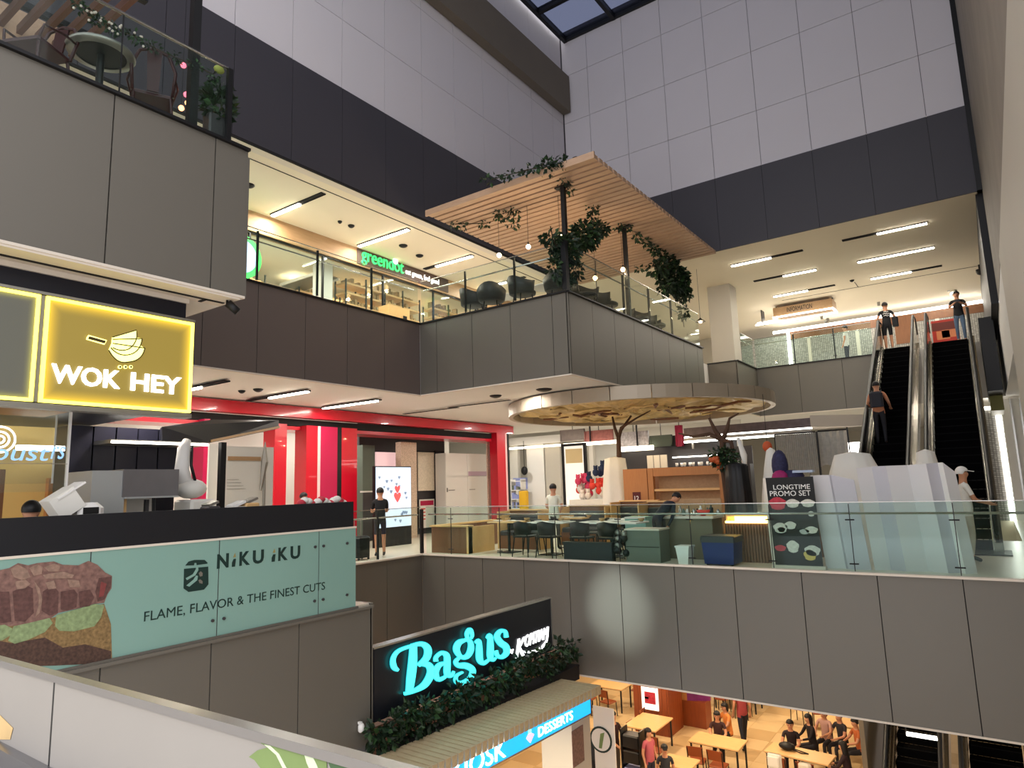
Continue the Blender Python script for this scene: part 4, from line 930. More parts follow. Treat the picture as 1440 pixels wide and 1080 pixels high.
# front restaurant row: low timber wall, booths, tables
t = thing('low_timber_wall', 'low brown timber wall with a lit pale top beside the railing corner', 'partition', (-11, 12.95, ZM))
r = qy(607, 741, 659, 780, 12.95)
MB().box(r[0], r[1], 12.95, 13.1, ZM, r[3]).build('front_panel', 'wood_brown', t); MB().box(r[1]-.06, r[1], 12.94, 14.0, ZM, r[3]).build('end_panel', 'wood_light', t)
MB().box(r[0]-.02, r[1]+.01, 12.9, 13.14, r[3], r[3]+.04).build('top', 'wood_light', t); MB().box(r[0], r[0]+.12, 13.1, 15.6, ZM, r[3]).build('side_panel', 'wood_brown', t); MB().box(r[0]-.02, r[0]+.16, 13.14, 15.6, r[3], r[3]+.04).build('top', 'wood_light', t)
def booth(label, x0, x1, y, h=.95, mseat='cushion'):
    mat('cushion', (44, 44, 48), .6); t = thing('booth_bench', label, 'bench', ((x0+x1)/2, y, ZM), 'timber booths of the restaurant')
    MB().box(x0, x1, y+.55, y+.62, ZM, ZM+h).build('back_panel', 'wood_brown', t); MB().box(x0-.02, x1+.02, y+.52, y+.65, ZM+h, ZM+h+.035).build('top_rail', 'wood_light', t)
    MB().bevbox(x0+.03, x1-.03, y+.43, y+.55, ZM+.47, ZM+h-.12, .03).build('back_cushion', mseat, t); MB().bevbox(x0+.03, x1-.03, y+.02, y+.55, ZM+.34, ZM+.46, .03).build('seat', mseat, t)
    MB().box(x0, x1, y+.05, y+.55, ZM, ZM+.34).build('plinth', 'wood_brown', t)
    for x in (x0-.03, x1): MB().box(x, x+.03, y, y+.62, ZM, ZM+h).build('end_panel', 'wood_light', t)
    return t
booth('timber booth bench behind the low timber wall', -10.7, -9.45, 14.3, .95)
booth('timber booth bench left of the man in the white shirt', -9.6, -8.25, 15.6, 1.0)
booth('timber booth bench right of the man in the white shirt', -8.15, -7.1, 15.8, 1.1)
booth('timber booth bench beside the grey green cabinet', -7.0, -6.05, 15.0, 1.1)
def dtable(label, x, y, w_=1.0, d=.65, top='white_paint'):
    t = thing('dining_table', label, 'table', (x, y, ZM), 'laid tables of the restaurant')
    MB().bevbox(x-w_/2, x+w_/2, y-d/2, y+d/2, ZM+.72, ZM+.75, .01).build('tabletop', top, t); MB().tube([(x, y, ZM+.02), (x, y, ZM+.72)], .035, 8).build('pedestal', 'dark_metal', t)
    MB().box(x-.22, x+.22, y-.22, y+.22, ZM, ZM+.02).build('base', 'dark_metal', t); return t
T = [('narrow table beside the end of the low timber wall', -9.85, 13.6, .9, .6, 'wood_light'), ('white table with two plates before the booths', -8.55, 13.5, 1.0, .6, 'white_paint'), ('long white table beside the black chairs', -7.0, 13.55, 1.5, .7, 'white_paint'), ('table behind the long white one', -7.2, 14.6, 1.1, .55, 'white_paint'),
     ('table standing by the man in the white shirt', -8.95, 15.15, .8, .4, 'wood_light')]
plate = None; bowl = None; k_ = 0
for lb, x, y, w_, d, top in T:
    dtable(lb, x, y, w_, d, top)
    for dx in (-.3, .05, .34):
        k_ += 1
        if plate is None:
            plate = MB().lathe([(.05, 0), (.11, .012), (.125, .02), (.115, .018), (.05, .006)], n=16).build('plate', 'white_paint', None, True); tag(plate, 'white plate on a restaurant table', 'plate', 'white plates on the restaurant tables'); plate.location = (x+dx*w_, y-.08, ZM+.751)
        else: o = plate.copy(); C.objects.link(o); o.location = (x+dx*w_, y+rnd.uniform(-.1, .1), ZM+.751)
        if k_ % 2:
            if bowl is None: bowl = MB().lathe([(.03, 0), (.06, .03), (.075, .07), (.07, .07), (.05, .03)], n=14).build('bowl', 'clay', None, True); tag(bowl, 'small pale bowl on a restaurant table', 'bowl', 'small bowls on the restaurant tables'); bowl.location = (x+dx*w_+.14, y+.15, ZM+.751)
            else: o = bowl.copy(); C.objects.link(o); o.location = (x+dx*w_+.14, y+.15, ZM+.751)
def side_chair(label, m='black'):
    t = thing('dining_chair', label, 'chair', (0, 0, 0), 'black chairs at the restaurant tables')
    b = MB(); n = 8; vs = []; fs = []
    for i in range(n+1):
        a = PI*(.14+.72*i/n); h = .80-.05*abs(math.cos(a))
        for r_, z in ((.23, .50), (.25, h), (.275, h), (.255, .49)): vs.append((r_*math.cos(a), -.02+r_*math.sin(a), z))
    for i in range(n):
        for k in range(4): fs.append((i*4+k, (i+1)*4+k, (i+1)*4+(k+1) % 4, i*4+(k+1) % 4))
    fs += [(0, 1, 2, 3), (n*4+3, n*4+2, n*4+1, n*4)]; b.add(vs, fs).build('backrest', m, t, True)
    MB().bevbox(-.22, .22, -.22, .2, .43, .47, .02).build('seat', m, t)
    for sx in (-1, 1):
        for sy in (-1, 1): MB().tube([(sx*.18, sy*.17, .43), (sx*.22, sy*.22, 0)], [.016, .012], 6).build('leg', 'dark_metal', t)
    for sx in (-1, 1): MB().tube([(sx*.17, .17, .43), (sx*.19, .19, .55)], .014, 6).build('back_post', 'dark_metal', t)
    return t
sc = side_chair('black chair at the long white table, nearest the booth posts'); place(sc, (-7.45, 13.0, ZM), PI)
for x, y, a, lb in ((-6.75, 12.95, PI, 'black chair at the long white table, beside the clutter of bags'), (-8.95, 12.98, PI, 'black chair before the white table with two plates'), (-8.3, 12.98, PI, 'black chair between the two white tables'), (-7.75, 14.35, PI*1.5, 'black chair turned sideways by the man in the white shirt'), (-9.35, 13.95, .9, 'black chair behind the narrow table')): dup(sc, (x, y, ZM), a, lb)
b = MB(); b.box(-7.7, -6.55, 12.62, 12.78, ZM, ZM+.34); b.box(-7.72, -6.53, 12.6, 12.8, ZM+.34, ZM+.38); solo('low_bench', 'low grey bench with a pale top right behind the glass', 'bench', b, ['cushion'])
b = MB()
for k in range(16): b.ball((-6.42+rnd.uniform(-.1, .14), 12.75+rnd.uniform(-.1, .12), ZM+.1+rnd.uniform(0, .5)), rnd.uniform(.04, .09), m=k % 2)
o = solo('bag_pile', 'dark clutter of bags piled beside the grey green cabinet', 'bags', b, ['black', 'steel_soft'], None, True); o['kind'] = 'stuff'
# grey green cabinet, teal panel
mat('grey_green', (104, 108, 98), .5); mat('teal_pale', (150, 196, 186), .4)
r = qy(880, 746, 928, 790, 12.75); t = thing('cabinet', 'grey green low cabinet right behind the middle railing', 'cabinet', ((r[0]+r[1])/2, 12.9, ZM))
MB().box(r[0], r[1], 12.75, 13.25, ZM, r[3]).build('body', 'grey_green', t); MB().box(r[0]-.01, r[1]+.01, 12.73, 13.27, r[3], r[3]+.03).build('top', 'cream_trim', t); MB().box(r[0]+.01, r[1]-.01, 12.735, 12.75, ZM+.3, ZM+.31).build('seam', 'joint', t)
r = qy(879, 727, 908, 745, 14.2); t = thing('pale_teal_cabinet', 'pale teal cabinet standing behind the grey green one', 'cabinet', ((r[0]+r[1])/2, 14.3, ZM)); MB().box(r[0], r[1], 14.2, 14.6, ZM, r[3]).build('body', 'teal_pale', t); MB().box(r[0], r[1], 14.18, 14.2, r[3]-.04, r[3]).build('edge', 'white_paint', t)
# serving counter with dishes
t = thing('serving_counter', 'stone coloured serving counter crowded with dishes', 'counter', (-5, 13.9, ZM))
MB().box(-5.75, -4.75, 13.6, 14.2, ZM, ZM+.82).build('body', mat('olive_grey', (112, 104, 84), .6), t); MB().bevbox(-5.8, -4.7, 13.55, 14.25, ZM+.82, ZM+.87, .01).build('worktop', 'cream_trim', t)
MB().box(-5.9, -4.8, 14.4, 14.44, ZM, ZM+1.2).build('back_board', 'wood_fascia', t)
mm = ['dark_metal', 'steel', 'white_paint', 'shop_green', 'clay']
for k in range(12):
    x = -5.62+.075*k; h = rnd.uniform(.1, .32); b = MB(); b.lathe([(.03, 0), (.045, .02), (.045, h*.7), (.02, h*.8), (.02, h)], (x, 13.75+.2*(k % 3), ZM+.871), 10)
    solo('jar', ['dark jar in the clutter on the serving counter', 'steel flask in the clutter on the serving counter', 'white jar in the clutter on the serving counter', 'green bottle in the clutter on the serving counter', 'clay jar in the clutter on the serving counter'][k % 5], 'jar', b, mm[k % 5], 'jars and bottles on the serving counter', True)
b = MB(); b.lathe([(.05, 0), (.12, .06), (.14, .12), (.13, .12), (.06, .04)], (-4.95, 13.7, ZM+.871), 16); solo('red_bowl', 'red bowl at the front of the serving counter', 'bowl', b, 'toy_red', None, True)
b = MB(); b.bevbox(-4.88, -4.74, 13.62, 13.9, ZM+.872, ZM+.92, .01); solo('tray', 'pale wooden tray at the end of the serving counter', 'tray', b, 'wood_light')
# bins
r = qy(953, 768, 976, 793, 12.8); t = thing('white_bin', 'small white bin with dark lining behind the glass', 'bin', ((r[0]+r[1])/2, 12.9, ZM)); xa, xb = r[0], r[1]-.06
MB().add([(xa+.04, 12.72, ZM), (xb-.04, 12.72, ZM), (xb-.04, 12.98, ZM), (xa+.04, 12.98, ZM), (xa, 12.7, r[3]), (xb, 12.7, r[3]), (xb, 13.0, r[3]), (xa, 13.0, r[3])], [(0, 3, 2, 1), (4, 5, 6, 7), (0, 1, 5, 4), (1, 2, 6, 5), (2, 3, 7, 6), (3, 0, 4, 7)]).build('body', 'white_paint', t); MB().box(xa-.01, xb+.01, 12.69, 13.01, r[3]-.02, r[3]+.01).build('rim', 'white_paint', t)
mat('bin_blue', (14, 32, 100), .4)
r = qy(989, 755, 1034, 795, 12.75); t = thing('blue_bin', 'big dark blue bin with a black lid behind the glass', 'bin', ((r[0]+r[1])/2, 12.9, ZM)); xa, xb = r[0], r[1]
MB().add([(xa+.03, 12.7, ZM+.03), (xb-.03, 12.7, ZM+.03), (xb-.03, 13.2, ZM+.03), (xa+.03, 13.2, ZM+.03), (xa, 12.68, r[3]-.1), (xb, 12.68, r[3]-.1), (xb, 13.22, r[3]-.1), (xa, 13.22, r[3]-.1)], [(0, 3, 2, 1), (4, 5, 6, 7), (0, 1, 5, 4), (1, 2, 6, 5), (2, 3, 7, 6), (3, 0, 4, 7)]).build('body', 'bin_blue', t)
MB().bevbox(xa-.02, xb+.02, 12.66, 13.24, r[3]-.1, r[3]+.02, .02).build('lid', 'door_grey', t)
for x in (xa+.08, xb-.08): MB().tube([(x-.02, 12.75, ZM+.04), (x+.02, 12.75, ZM+.04)], .04, 10).build('caster', 'black', t)
# slatted timber counter with warm light line
r = qy(1022, 726, 1081, 796, 13.4); t = thing('slatted_counter', 'slatted brown timber counter with a warm light line under its top', 'counter', ((r[0]+r[1])/2, 13.6, ZM))
zt = at(1050, 735, Y=13.4).z
MB().box(r[0], r[1], 13.46, 14.0, ZM, zt).build('body', 'wood_brown', t); MB().box(r[0], r[1], 13.40, 13.44, zt-.01, zt+.03).build('light_line', 'warm_led', t)
MB().box(r[0], r[1], 13.45, 14.05, zt+.12, zt+.16).build('top', 'wood_light', t); MB().box(r[0], r[0]+.03, 13.45, 14, zt, zt+.12).build('support', 'wood_light', t); MB().box(r[0]+.03, r[1], 13.9, 13.95, zt, zt+.12).build('back_strip', 'warm_led', t)
n = int((r[1]-r[0])/.055)
for k in range(n): MB().box(r[0]+.005+k*.055, r[0]+.04+k*.055, 13.42, 13.458, ZM, zt-.015).build('slat', 'wood_brown', t)
# menu banner
mat('banner_black', (10, 9, 10), .6); mat('food_white', (206, 200, 190), .6, 0, .4, 20); mat('food_red', (186, 50, 66), .6, 0, .5, 16); mat('food_yellow', (206, 176, 90), .6, 0, .4, 16)
tl, tr, bl, br = [at(x, y, Y=12.75) for x, y in ((1077, 680), (1143, 670), (1091, 798), (1158, 801))]
t = thing('menu_banner', 'leaning black menu banner with food pictures and PROMO SET in white', 'banner', ((bl.x+br.x)/2, 12.75, ZM))
tl.z = max(tl.z, tr.z)-.0; tr.z = tl.z; bl.z = br.z = ZM+.06
MB().prism([bl, br, tr, tl], (0, .015, 0)).build('sheet', 'banner_black', t)
MB().prism([bl-Vector((.05, 0, 0)), bl, tl, tl-Vector((.05, 0, 0))], (0, .03, 0)).build('side_pole', 'cream_trim', t); MB().box(bl.x-.05, br.x+.05, 12.68, 12.85, ZM, ZM+.06).build('base', 'cream_trim', t)
def bp(u, v, e=.0): a = bl.lerp(br, u); c = tl.lerp(tr, u); p = a.lerp(c, v); return Vector((p.x, 12.75-e, p.z))
def blet(s, u0, u1, v0, v1, m='white_paint'):
    V, F = text_mesh(s, .0); x0 = min(v.x for v in V); x1 = max(v.x for v in V); y0 = min(v.y for v in V); y1 = max(v.y for v in V)
    o = MB().add([bp(u0+(v.x-x0)/(x1-x0)*(u1-u0), v0+(v.y-y0)/(y1-y0)*(v1-v0), .002+.006*(v.z+.5)) for v in V], F).build('lettering', m, t); o['kind'] = 'stuff'
blet('LONGTIME', .15, .92, .86, .915); blet('PROMO SET', .06, .92, .785, .845)
def blob(u, v, ru, rv, m):
    pts = [bp(u+ru*math.cos(a)*(1+.12*math.sin(5*a)), v+rv*math.sin(a), .004) for a in [2*PI*i/16 for i in range(16)]]; MB().prism(pts, (0, -.004, 0)).build('food_picture', m, t)
for a in [(.2, .70, .18, .075, 'food_red'), (.52, .70, .14, .05, 'food_white'), (.84, .70, .14, .045, 'food_white'), (.88, .58, .07, .03, 'food_white'), (.2, .42, .15, .06, 'food_white'), (.22, .40, .08, .03, 'food_red'), (.42, .45, .12, .045, 'food_white'), (.85, .40, .13, .04, 'food_white'), (.7, .38, .1, .03, 'steel_soft'),
          (.42, .21, .13, .07, 'food_white'), (.15, .19, .12, .035, 'food_red'), (.82, .17, .16, .06, 'food_white'), (.76, .12, .13, .06, 'food_yellow')]: blob(*a)
# hoarding sheets
def hoard(name, label, pts, z1s, m, y=13.0, fold=.09, curve=0):
    t = thing(name, label, 'barrier', (pts[0][0], y, ZM)); 
    for i in range(len(pts)-1):
        (xa, ya), (xb, yb) = pts[i], pts[i+1]; za, zb = z1s[i], z1s[i+1]; sl = m[i % len(m)]
        b = MB(); k = .045
        b.add([(xa-k*2*(ZM-za)/-1.6*0, ya, ZM), (xb, yb, ZM), (xb-.12, yb, zb), (xa-.12, ya, za), (xa, ya+.02, ZM), (xb, yb+.02, ZM), (xb-.12, yb+.02, zb), (xa-.12, ya+.02, za)], [(0, 1, 2, 3), (5, 4, 7, 6), (0, 4, 5, 1), (3, 2, 6, 7), (0, 3, 7, 4), (1, 5, 6, 2)])
        b.build('sheet_fold', sl, t)
    return t
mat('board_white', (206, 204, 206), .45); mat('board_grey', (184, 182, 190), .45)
X_ = lambda px, Y=13.0: at(px, 730, Y=Y).x+.04
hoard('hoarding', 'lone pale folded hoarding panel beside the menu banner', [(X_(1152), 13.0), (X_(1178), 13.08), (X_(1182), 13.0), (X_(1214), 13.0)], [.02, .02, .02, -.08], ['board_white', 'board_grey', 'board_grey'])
xs = [1219, 1240, 1262, 1292, 1320, 1336, 1344, 1360]
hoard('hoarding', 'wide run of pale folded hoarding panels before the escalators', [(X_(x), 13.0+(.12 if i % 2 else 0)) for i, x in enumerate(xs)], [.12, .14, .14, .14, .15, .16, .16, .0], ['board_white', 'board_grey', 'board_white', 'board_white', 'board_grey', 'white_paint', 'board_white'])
MB().tube([(X_(1219), 12.95, ZM), (X_(1214)-.05, 12.95, -.35)], .02, 6)
drape('dust_sheet', 'white dust sheet humped behind the hoarding at the foot of the first escalator', (-2.25, 15.2, ZM), .72, .45, 2.02, 'sheet', 5, .45, (-.05, 0), .05)
drape('dust_sheet', 'smaller white dust sheet peeking over the hoarding between the escalators', (-1.02, 15.3, ZM), .3, .3, 2.0, 'sheet', 5, .5, (0, 0), .05)
drape('dust_sheet', 'white dust sheet sloping down beside the worker', (-.85, 14.2, ZM), .4, .35, 1.75, 'sheet', 5, .25, (-.2, 0), .05)
# clear plastic curtain and counter behind hoarding
mat('curtain', (176, 174, 166), .35, .1, .25, 14)
YC = 18.5
r = qy(1092, 610, 1149, 664, YC); r2 = qy(1152, 606, 1193, 656, YC+.3)
for rr, yy, lb in ((r, YC, 'hanging grey curtain with vertical pleats under the eave'), (r2, YC+.3, 'flat grey curtain panel next to the pleated one')):
    t = thing('plastic_curtain', lb, 'curtain', ((rr[0]+rr[1])/2, yy, rr[2])); b = MB(); n = 40 if yy == YC else 8; vs = []; fs = []
    for i in range(n+1):
        x = rr[0]+(rr[1]-rr[0])*i/n; y = yy+(.05 if i % 2 else 0); vs += [(x, y, rr[2]+.06*math.sin(i)), (x, y, rr[3]), (x, y+.01, rr[3]), (x, y+.01, rr[2]+.06*math.sin(i))]
    for i in range(n):
        for k in range(4): fs.append((i*4+k, (i+1)*4+k, (i+1)*4+(k+1) % 4, i*4+(k+1) % 4))
    b.add(vs, fs).build('sheet', 'curtain', t); MB().tube([(rr[0], yy+.02, rr[3]+.02), (rr[1], yy+.02, rr[3]+.02)], .02, 6).build('rail', 'dark_metal', t)
    for x in (rr[0]-.02, rr[1]+.02): MB().box(x-.015, x+.015, yy+.03, yy+.06, ZM, rr[3]+.02).build('pole', 'dark_metal', t)
r = qy(1100, 664, 1200, 690, 18.2); t = thing('shop_counter', 'counter with pale pink top beneath the grey curtains', 'counter', ((r[0]+r[1])/2, 18.4, ZM))
MB().box(r[0], r[1], 18.3, 18.8, ZM, r[2]+.05).build('body', 'olive_grey', t); MB().box(r[0], r[1], 18.2, 18.9, r[2]+.05, r[2]+.2).build('top', mat('pink_top', (226, 192, 168), .5), t); MB().box(-3.3, -2.75, 18.6, 18.65, r[2]+.2, r[3]-.08).build('board', 'door_grey', t)
r = qy(1188, 622, 1216, 644, 23.5); t = thing('glowing_sign', 'small blank bright white light box left of the escalator', 'sign', ((r[0]+r[1])/2, 23.5, r[2])); MB().box(r[0], r[1], 23.5, 23.6, r[2], r[3]).build('face', 'led', t); MB().box(r[0]+.1, r[0]+.14, 23.54, 23.58, r[3], 2.35 if False else r[3]+.5).build('hanger', 'dark_metal', t)
st('trim_40', MB().box(-5.0, -2.8, 23.5, 23.6, r[3]+.5, r[3]+.75), 'cream_trim')
# lantern, grey cloak, patterned bundle
c = at(1079, 628, Y=16.2); b = MB(); b.ball(c, (.11, .11, .13), n=12, k=8); b.tube([c+Vector((0, 0, .12)), (c.x, c.y, 1.96)], .006, 5, m=1); solo('lantern', 'orange paper lantern hanging left of the grey curtain', 'lantern', b, [mat('orange_paper', (190, 84, 44), .6), 'black'], None, True)
c = at(1078, 660, Y=15.6); drape('grey_cloak', 'pale grey cloth draped over a stand beside the patterned bundle', (c.x, 15.6, ZM), .26, .22, c.z+.42-ZM, 'sheet', 5, .35, (.12, 0), .06)
c = at(1098, 655, Y=14.9); t = thing('patterned_bundle', 'stacked bundle of navy patterned and magenta cloth behind the menu banner', 'cloth', (c.x, 14.9, ZM))
mat('navy_pattern', (40, 40, 74), .7, 0, .9, 22); mat('magenta', (150, 30, 96), .7, 0, .4, 12)
MB().bevbox(c.x-.2, c.x+.7, 14.7, 15.1, ZM, c.z-.35, .03).build('stand', 'wood_brown', t)
MB().ball((c.x-.02, 14.9, c.z), (.17, .15, .34), n=12, k=8).build('roll', 'navy_pattern', t, True); MB().ball((c.x+.2, 14.88, c.z-.22), (.26, .15, .13), n=12, k=6).build('roll', 'navy_pattern', t, True); MB().ball((c.x+.0, 14.75, c.z-.25), (.17, .1, .16), n=12, k=6).build('roll', 'magenta', t, True)
MB().bevbox(c.x+.25, c.x+.65, 14.75, 14.95, c.z-.16, c.z-.11, .01).build('tray', mat('pale_blue', (180, 196, 220), .4), t)
# suitcase
mat('case_black', (16, 16, 18), .35)
t = thing('suitcase', 'small black suitcase standing on the walkway beside the man', 'suitcase', (-12.35, 11.05, ZM))
MB().bevbox(-12.5, -12.2, 10.85, 11.25, ZM+.05, ZM+.55, .05).build('shell', 'case_black', t, False)
for x, y in ((-12.46, 10.9), (-12.24, 10.9), (-12.46, 11.2), (-12.24, 11.2)): MB().tube([(x-.012, y, ZM+.027), (x+.012, y, ZM+.027)], .027, 10).build('wheel', 'case_black', t)
MB().tube([(-12.45, 10.95, ZM+.54), (-12.45, 10.95, ZM+.95), (-12.45, 11.15, ZM+.95), (-12.45, 11.15, ZM+.54)], .01, 6).build('handle', 'steel_soft', t)
# ------------------------------------------------------------------ left food stall: yellow wok sign, navy fascia, kitchen
XN = -7.62
st('wall_stall_fascia', MB().box(XN-.3, XN, -1, 4.08, 1.0, 2.33), 'navy')
st('trim_50', MB().box(XN, X1-.0, -1, 4.5, 2.335, 2.365).box(XN-.0, XN+.03, -1, 4.1, 2.28, 2.335), 'cream_trim')
st('trim_51', MB().box(-7.46, -7.42, -1, 4.45, 2.325, 2.336).box(-7.58, -7.42, 4.2, 4.24, 2.325, 2.336), 'joint')
def sign_box(label, y0, y1, z0, z1, facem, cat='sign'):
    t = thing('light_box_sign', label, cat, (-7.5, (y0+y1)/2, z0))
    MB().box(XN+.01, -7.49, y0, y1, z0, z1).build('housing', 'steel_soft', t)
    MB().box(-7.489, -7.475, y0+.02, y1-.02, z0+.02, z1-.02).build('face', facem, t)
    w_ = .032
    for a, b_, c, d in ((y0, y1, z1-w_, z1), (y0, y1, z0, z0+w_), (y0, y0+w_, z0+w_, z1-w_), (y1-w_, y1, z0+w_, z1-w_)): MB().box(-7.489, -7.455, a, b_, c, d).build('light_edge', 'yellow_led', t)
    return t
def glowface(n, c_in, c_out, y0, y1, z0, z1, s, s2, wd=.16):
    """backlit face: brighter towards the edge lights that shine through it"""
    m = emis(n, c_in, s); nt = m.node_tree; b = nt.nodes['Principled BSDF']; g = nt.nodes.new('ShaderNodeNewGeometry'); sp = nt.nodes.new('ShaderNodeSeparateXYZ'); nt.links.new(g.outputs['Position'], sp.inputs[0])
    def mth(op, a, b_=None):
        n_ = nt.nodes.new('ShaderNodeMath'); n_.operation = op
        for i, v in enumerate((a, b_)):
            if v is None: continue
            if isinstance(v, (int, float)): n_.inputs[i].default_value = v
            else: nt.links.new(v, n_.inputs[i])
        return n_.outputs[0]
    d = mth('MINIMUM', mth('MINIMUM', mth('SUBTRACT', sp.outputs[1], y0), mth('SUBTRACT', y1, sp.outputs[1])), mth('MINIMUM', mth('SUBTRACT', sp.outputs[2], z0), mth('SUBTRACT', z1, sp.outputs[2])))
    f = mth('POWER', mth('MAXIMUM', mth('SUBTRACT', 1, mth('DIVIDE', d, wd)), 0), 1.6)
    mx = nt.nodes.new('ShaderNodeMix'); mx.data_type = 'RGBA'; mx.inputs[6].default_value = (*lin(c_in), 1); mx.inputs[7].default_value = (*lin(c_out), 1); nt.links.new(f, mx.inputs[0])
    nt.links.new(mx.outputs[2], b.inputs['Emission Color']); nt.links.new(mth('ADD', s, mth('MULTIPLY', f, s2)), b.inputs['Emission Strength']); b.inputs['Base Color'].default_value = (.1, .08, .02, 1)
    return m
emis('yellow_led', (255, 236, 90), 1.5)
ya, yb, za, zb = 2.58, 4.10, .955, 2.02
glowface('wok_face', (150, 126, 50), (250, 200, 40), ya, yb, za, zb, .42, .35)
t = sign_box('yellow lit sign with white WOK HEY letters and a wok drawing', ya, yb, za, zb, 'wok_face')
emis('white_lit', (255, 255, 255), 1.5)
Xf = -7.475
def rx(p, X=Xf): q = at(*p, X=X); return q.y, q.z
l0, l1 = rx((71, 525)), rx((254, 540)); zl0 = rx((150, 543))[1]; zl1 = rx((150, 518))[1]
z_lo = rx((100, 541))[1]; z_hi = rx((100, 514))[1]
for s_txt, p0, p1 in (('WOK', 71, 168), ('HEY', 184, 254)):
    a, b_ = rx((p0, 530))[0], rx((p1, 540))[0]; lettering(s_txt, a, b_, z_lo, z_hi, Xf, 'x', 'white_lit', t, .02, .022, letters=True)
# wok drawing: handle, nested bowls
def pth(pts): return [Vector((Xf+.012, *rx(p))) for p in pts]
Z5 = lambda l: [(80+x/7.2, 430+y/7.2) for x, y in l]
emis('wok_glow', (255, 250, 130), 1.1)
MB().tube(pth(Z5([(300, 322), (485, 375)])), .034, 8, flat=.3).build('handle_glow', 'wok_glow', t); MB().tube([p+Vector((.012, 0, 0)) for p in pth(Z5([(310, 325), (478, 372)]))], .018, 8, flat=.4).build('handle', 'sign_ink' if 'sign_ink' in M else mat('sign_ink', (60, 50, 20), .6), t)
def arc(p0, c, p1, n=10):
    return [((1-u)**2*p0[0]+2*u*(1-u)*c[0]+u*u*p1[0], (1-u)**2*p0[1]+2*u*(1-u)*c[1]+u*u*p1[1]) for u in [i/n for i in range(n+1)]]
outline = arc((520, 450), (600, 600), (720, 570))+arc((720, 570), (860, 560), (885, 430))[1:]+[(840, 400), (860, 330), (800, 325), (800, 250), (555, 320), (550, 380)]
pp = pth(Z5(outline)); MB().prism([p-Vector((.008, 0, 0)) for p in pp], (.004, 0, 0)).build('wok_glow_plate', 'wok_glow', t)
for l in ([(520, 450)]+arc((520, 450), (600, 600), (720, 570))+arc((720, 570), (860, 560), (885, 430)), [(885, 430), (560, 382)], arc((540, 425), (620, 520), (730, 495))+arc((730, 495), (840, 470), (858, 335)), [(858, 335), (560, 342)], arc((560, 425), (640, 470), (720, 440))+arc((720, 440), (800, 390), (805, 300)), [(805, 300), (800, 248), (555, 320)]):
    MB().tube(pth(Z5(l)), .0065, 5).build('wok_line', 'sign_ink', t)
for k in range(3): q = pth(Z5([(630+55*k, 622)]))[0]; MB().tube([q, q+Vector((.01, 0, 0))], .02, 10).build('dot_glow', 'wok_glow', t); MB().tube([q+Vector((.01, 0, 0)), q+Vector((.018, 0, 0))], .011, 8).build('dot', 'sign_ink', t)
ya2 = 1.1; yb2 = at(50, 500, X=-7.48).y
glowface('blue_face2', (54, 72, 92), (170, 170, 60), ya2, yb2, za, zb, .35, .4, .1)
sign_box('dark blue lit sign with a yellow edge, cut off beside the wok sign', ya2, yb2, za, zb, 'blue_face2')
st('trim_52', MB().box(XN, -7.47, 1.0, 4.12, za-.06, za-.012).box(XN, -7.47, 1.0, 4.12, zb+.012, zb+.04).box(XN, -7.47, yb2+.01, ya-.01, za, zb), 'steel_soft')

# black counter guard and printed glass below
b = MB(); b.box(-7.56, -7.50, -1, 6.58, -.5, -.145); solo('counter_guard', 'long matt black guard board above the mint green banner', 'guard', b, mat('guard_black', (20, 22, 28), .35))
t = thing('banner_glass', 'mint green glass balustrade printed with NIKU IKU and a meat sandwich', 'banner', (-7.5, 4, ZM))
mat('mint', (126, 162, 152), .22, 0, .04, 1.2, spec=.5)
js = [.8, 1.9, 3.15, 4.54, 5.98, 6.63]
for i in range(len(js)-1): MB().box(-7.512, -7.50, js[i]+.006, js[i+1]-.006, -1.6, -.52).build('pane', 'mint', t)
MB().box(-7.52, -7.49, .8, 6.63, -.52, -.495).build('top_channel', 'cream_trim', t); MB().box(-7.53, -7.48, .8, 6.66, -1.66, -1.6).build('base_channel', 'clad', t)
Xb = -7.499
for j in js[1:-1]:
    MB().box(Xb-.012, Xb-.004, j-.005, j+.005, -1.6, -.52).build('joint_strip', 'door_grey', t)
for y in (4.48, 4.62, 5.91, 6.05, 6.46):
    for z in (-.72, -1.42):
        if y < 5 and z > -1: continue
        MB().tube([(Xb, y, z), (Xb+.02, y, z)], .018, 10).build('stud', 'door_grey', t)
mat('ink_green', (22, 48, 44), .4)
def rb(p): q = at(*p, X=Xb); return q.y, q.z
def npoly(pts, m, nm, e=.003): MB().prism([(Xb+e-.002, *rb(p)) for p in pts], (.002, 0, 0)).build(nm, m, t)
# logo and lettering
N7 = lambda l: [(240+x/6, 770+y/6) for x, y in l]
npoly(N7([(112, 180), (316, 160), (318, 310), (280, 355), (150, 375), (108, 345)]), 'ink_green', 'logo'); npoly(N7([(122, 152), (150, 118), (200, 104), (285, 104), (310, 128), (308, 136), (218, 148), (216, 130), (200, 130), (196, 150)]), 'ink_green', 'logo')
npoly(N7([(125, 258), (185, 225), (212, 180), (208, 160), (230, 160), (232, 190), (205, 235), (135, 275)]), 'mint', 'logo_stroke', .006); npoly(N7([(130, 320), (190, 270), (212, 235), (228, 240), (222, 275), (155, 330)]), 'mint', 'logo_stroke', .006)
npoly(N7([(235, 215), (252, 200), (268, 215), (266, 240), (245, 245)]), 'steel_soft', 'logo_dot', .006); npoly(N7([(232, 275), (250, 268), (268, 285), (266, 305), (242, 300)]), 'steel_soft', 'logo_dot', .006)
def blt(s, p0, p1, h, m='ink_green', bold=.02):
    """lettering between two pixel baseline points on the glass, h metres tall"""
    (ya_, z0_), (yb_, z1_) = rb(p0), rb(p1); lettering(s, ya_, yb_, (z0_+z1_)/2, (z0_+z1_)/2+h, Xb, 'x', m, t, .003, bold, letters=len(s) < 3)
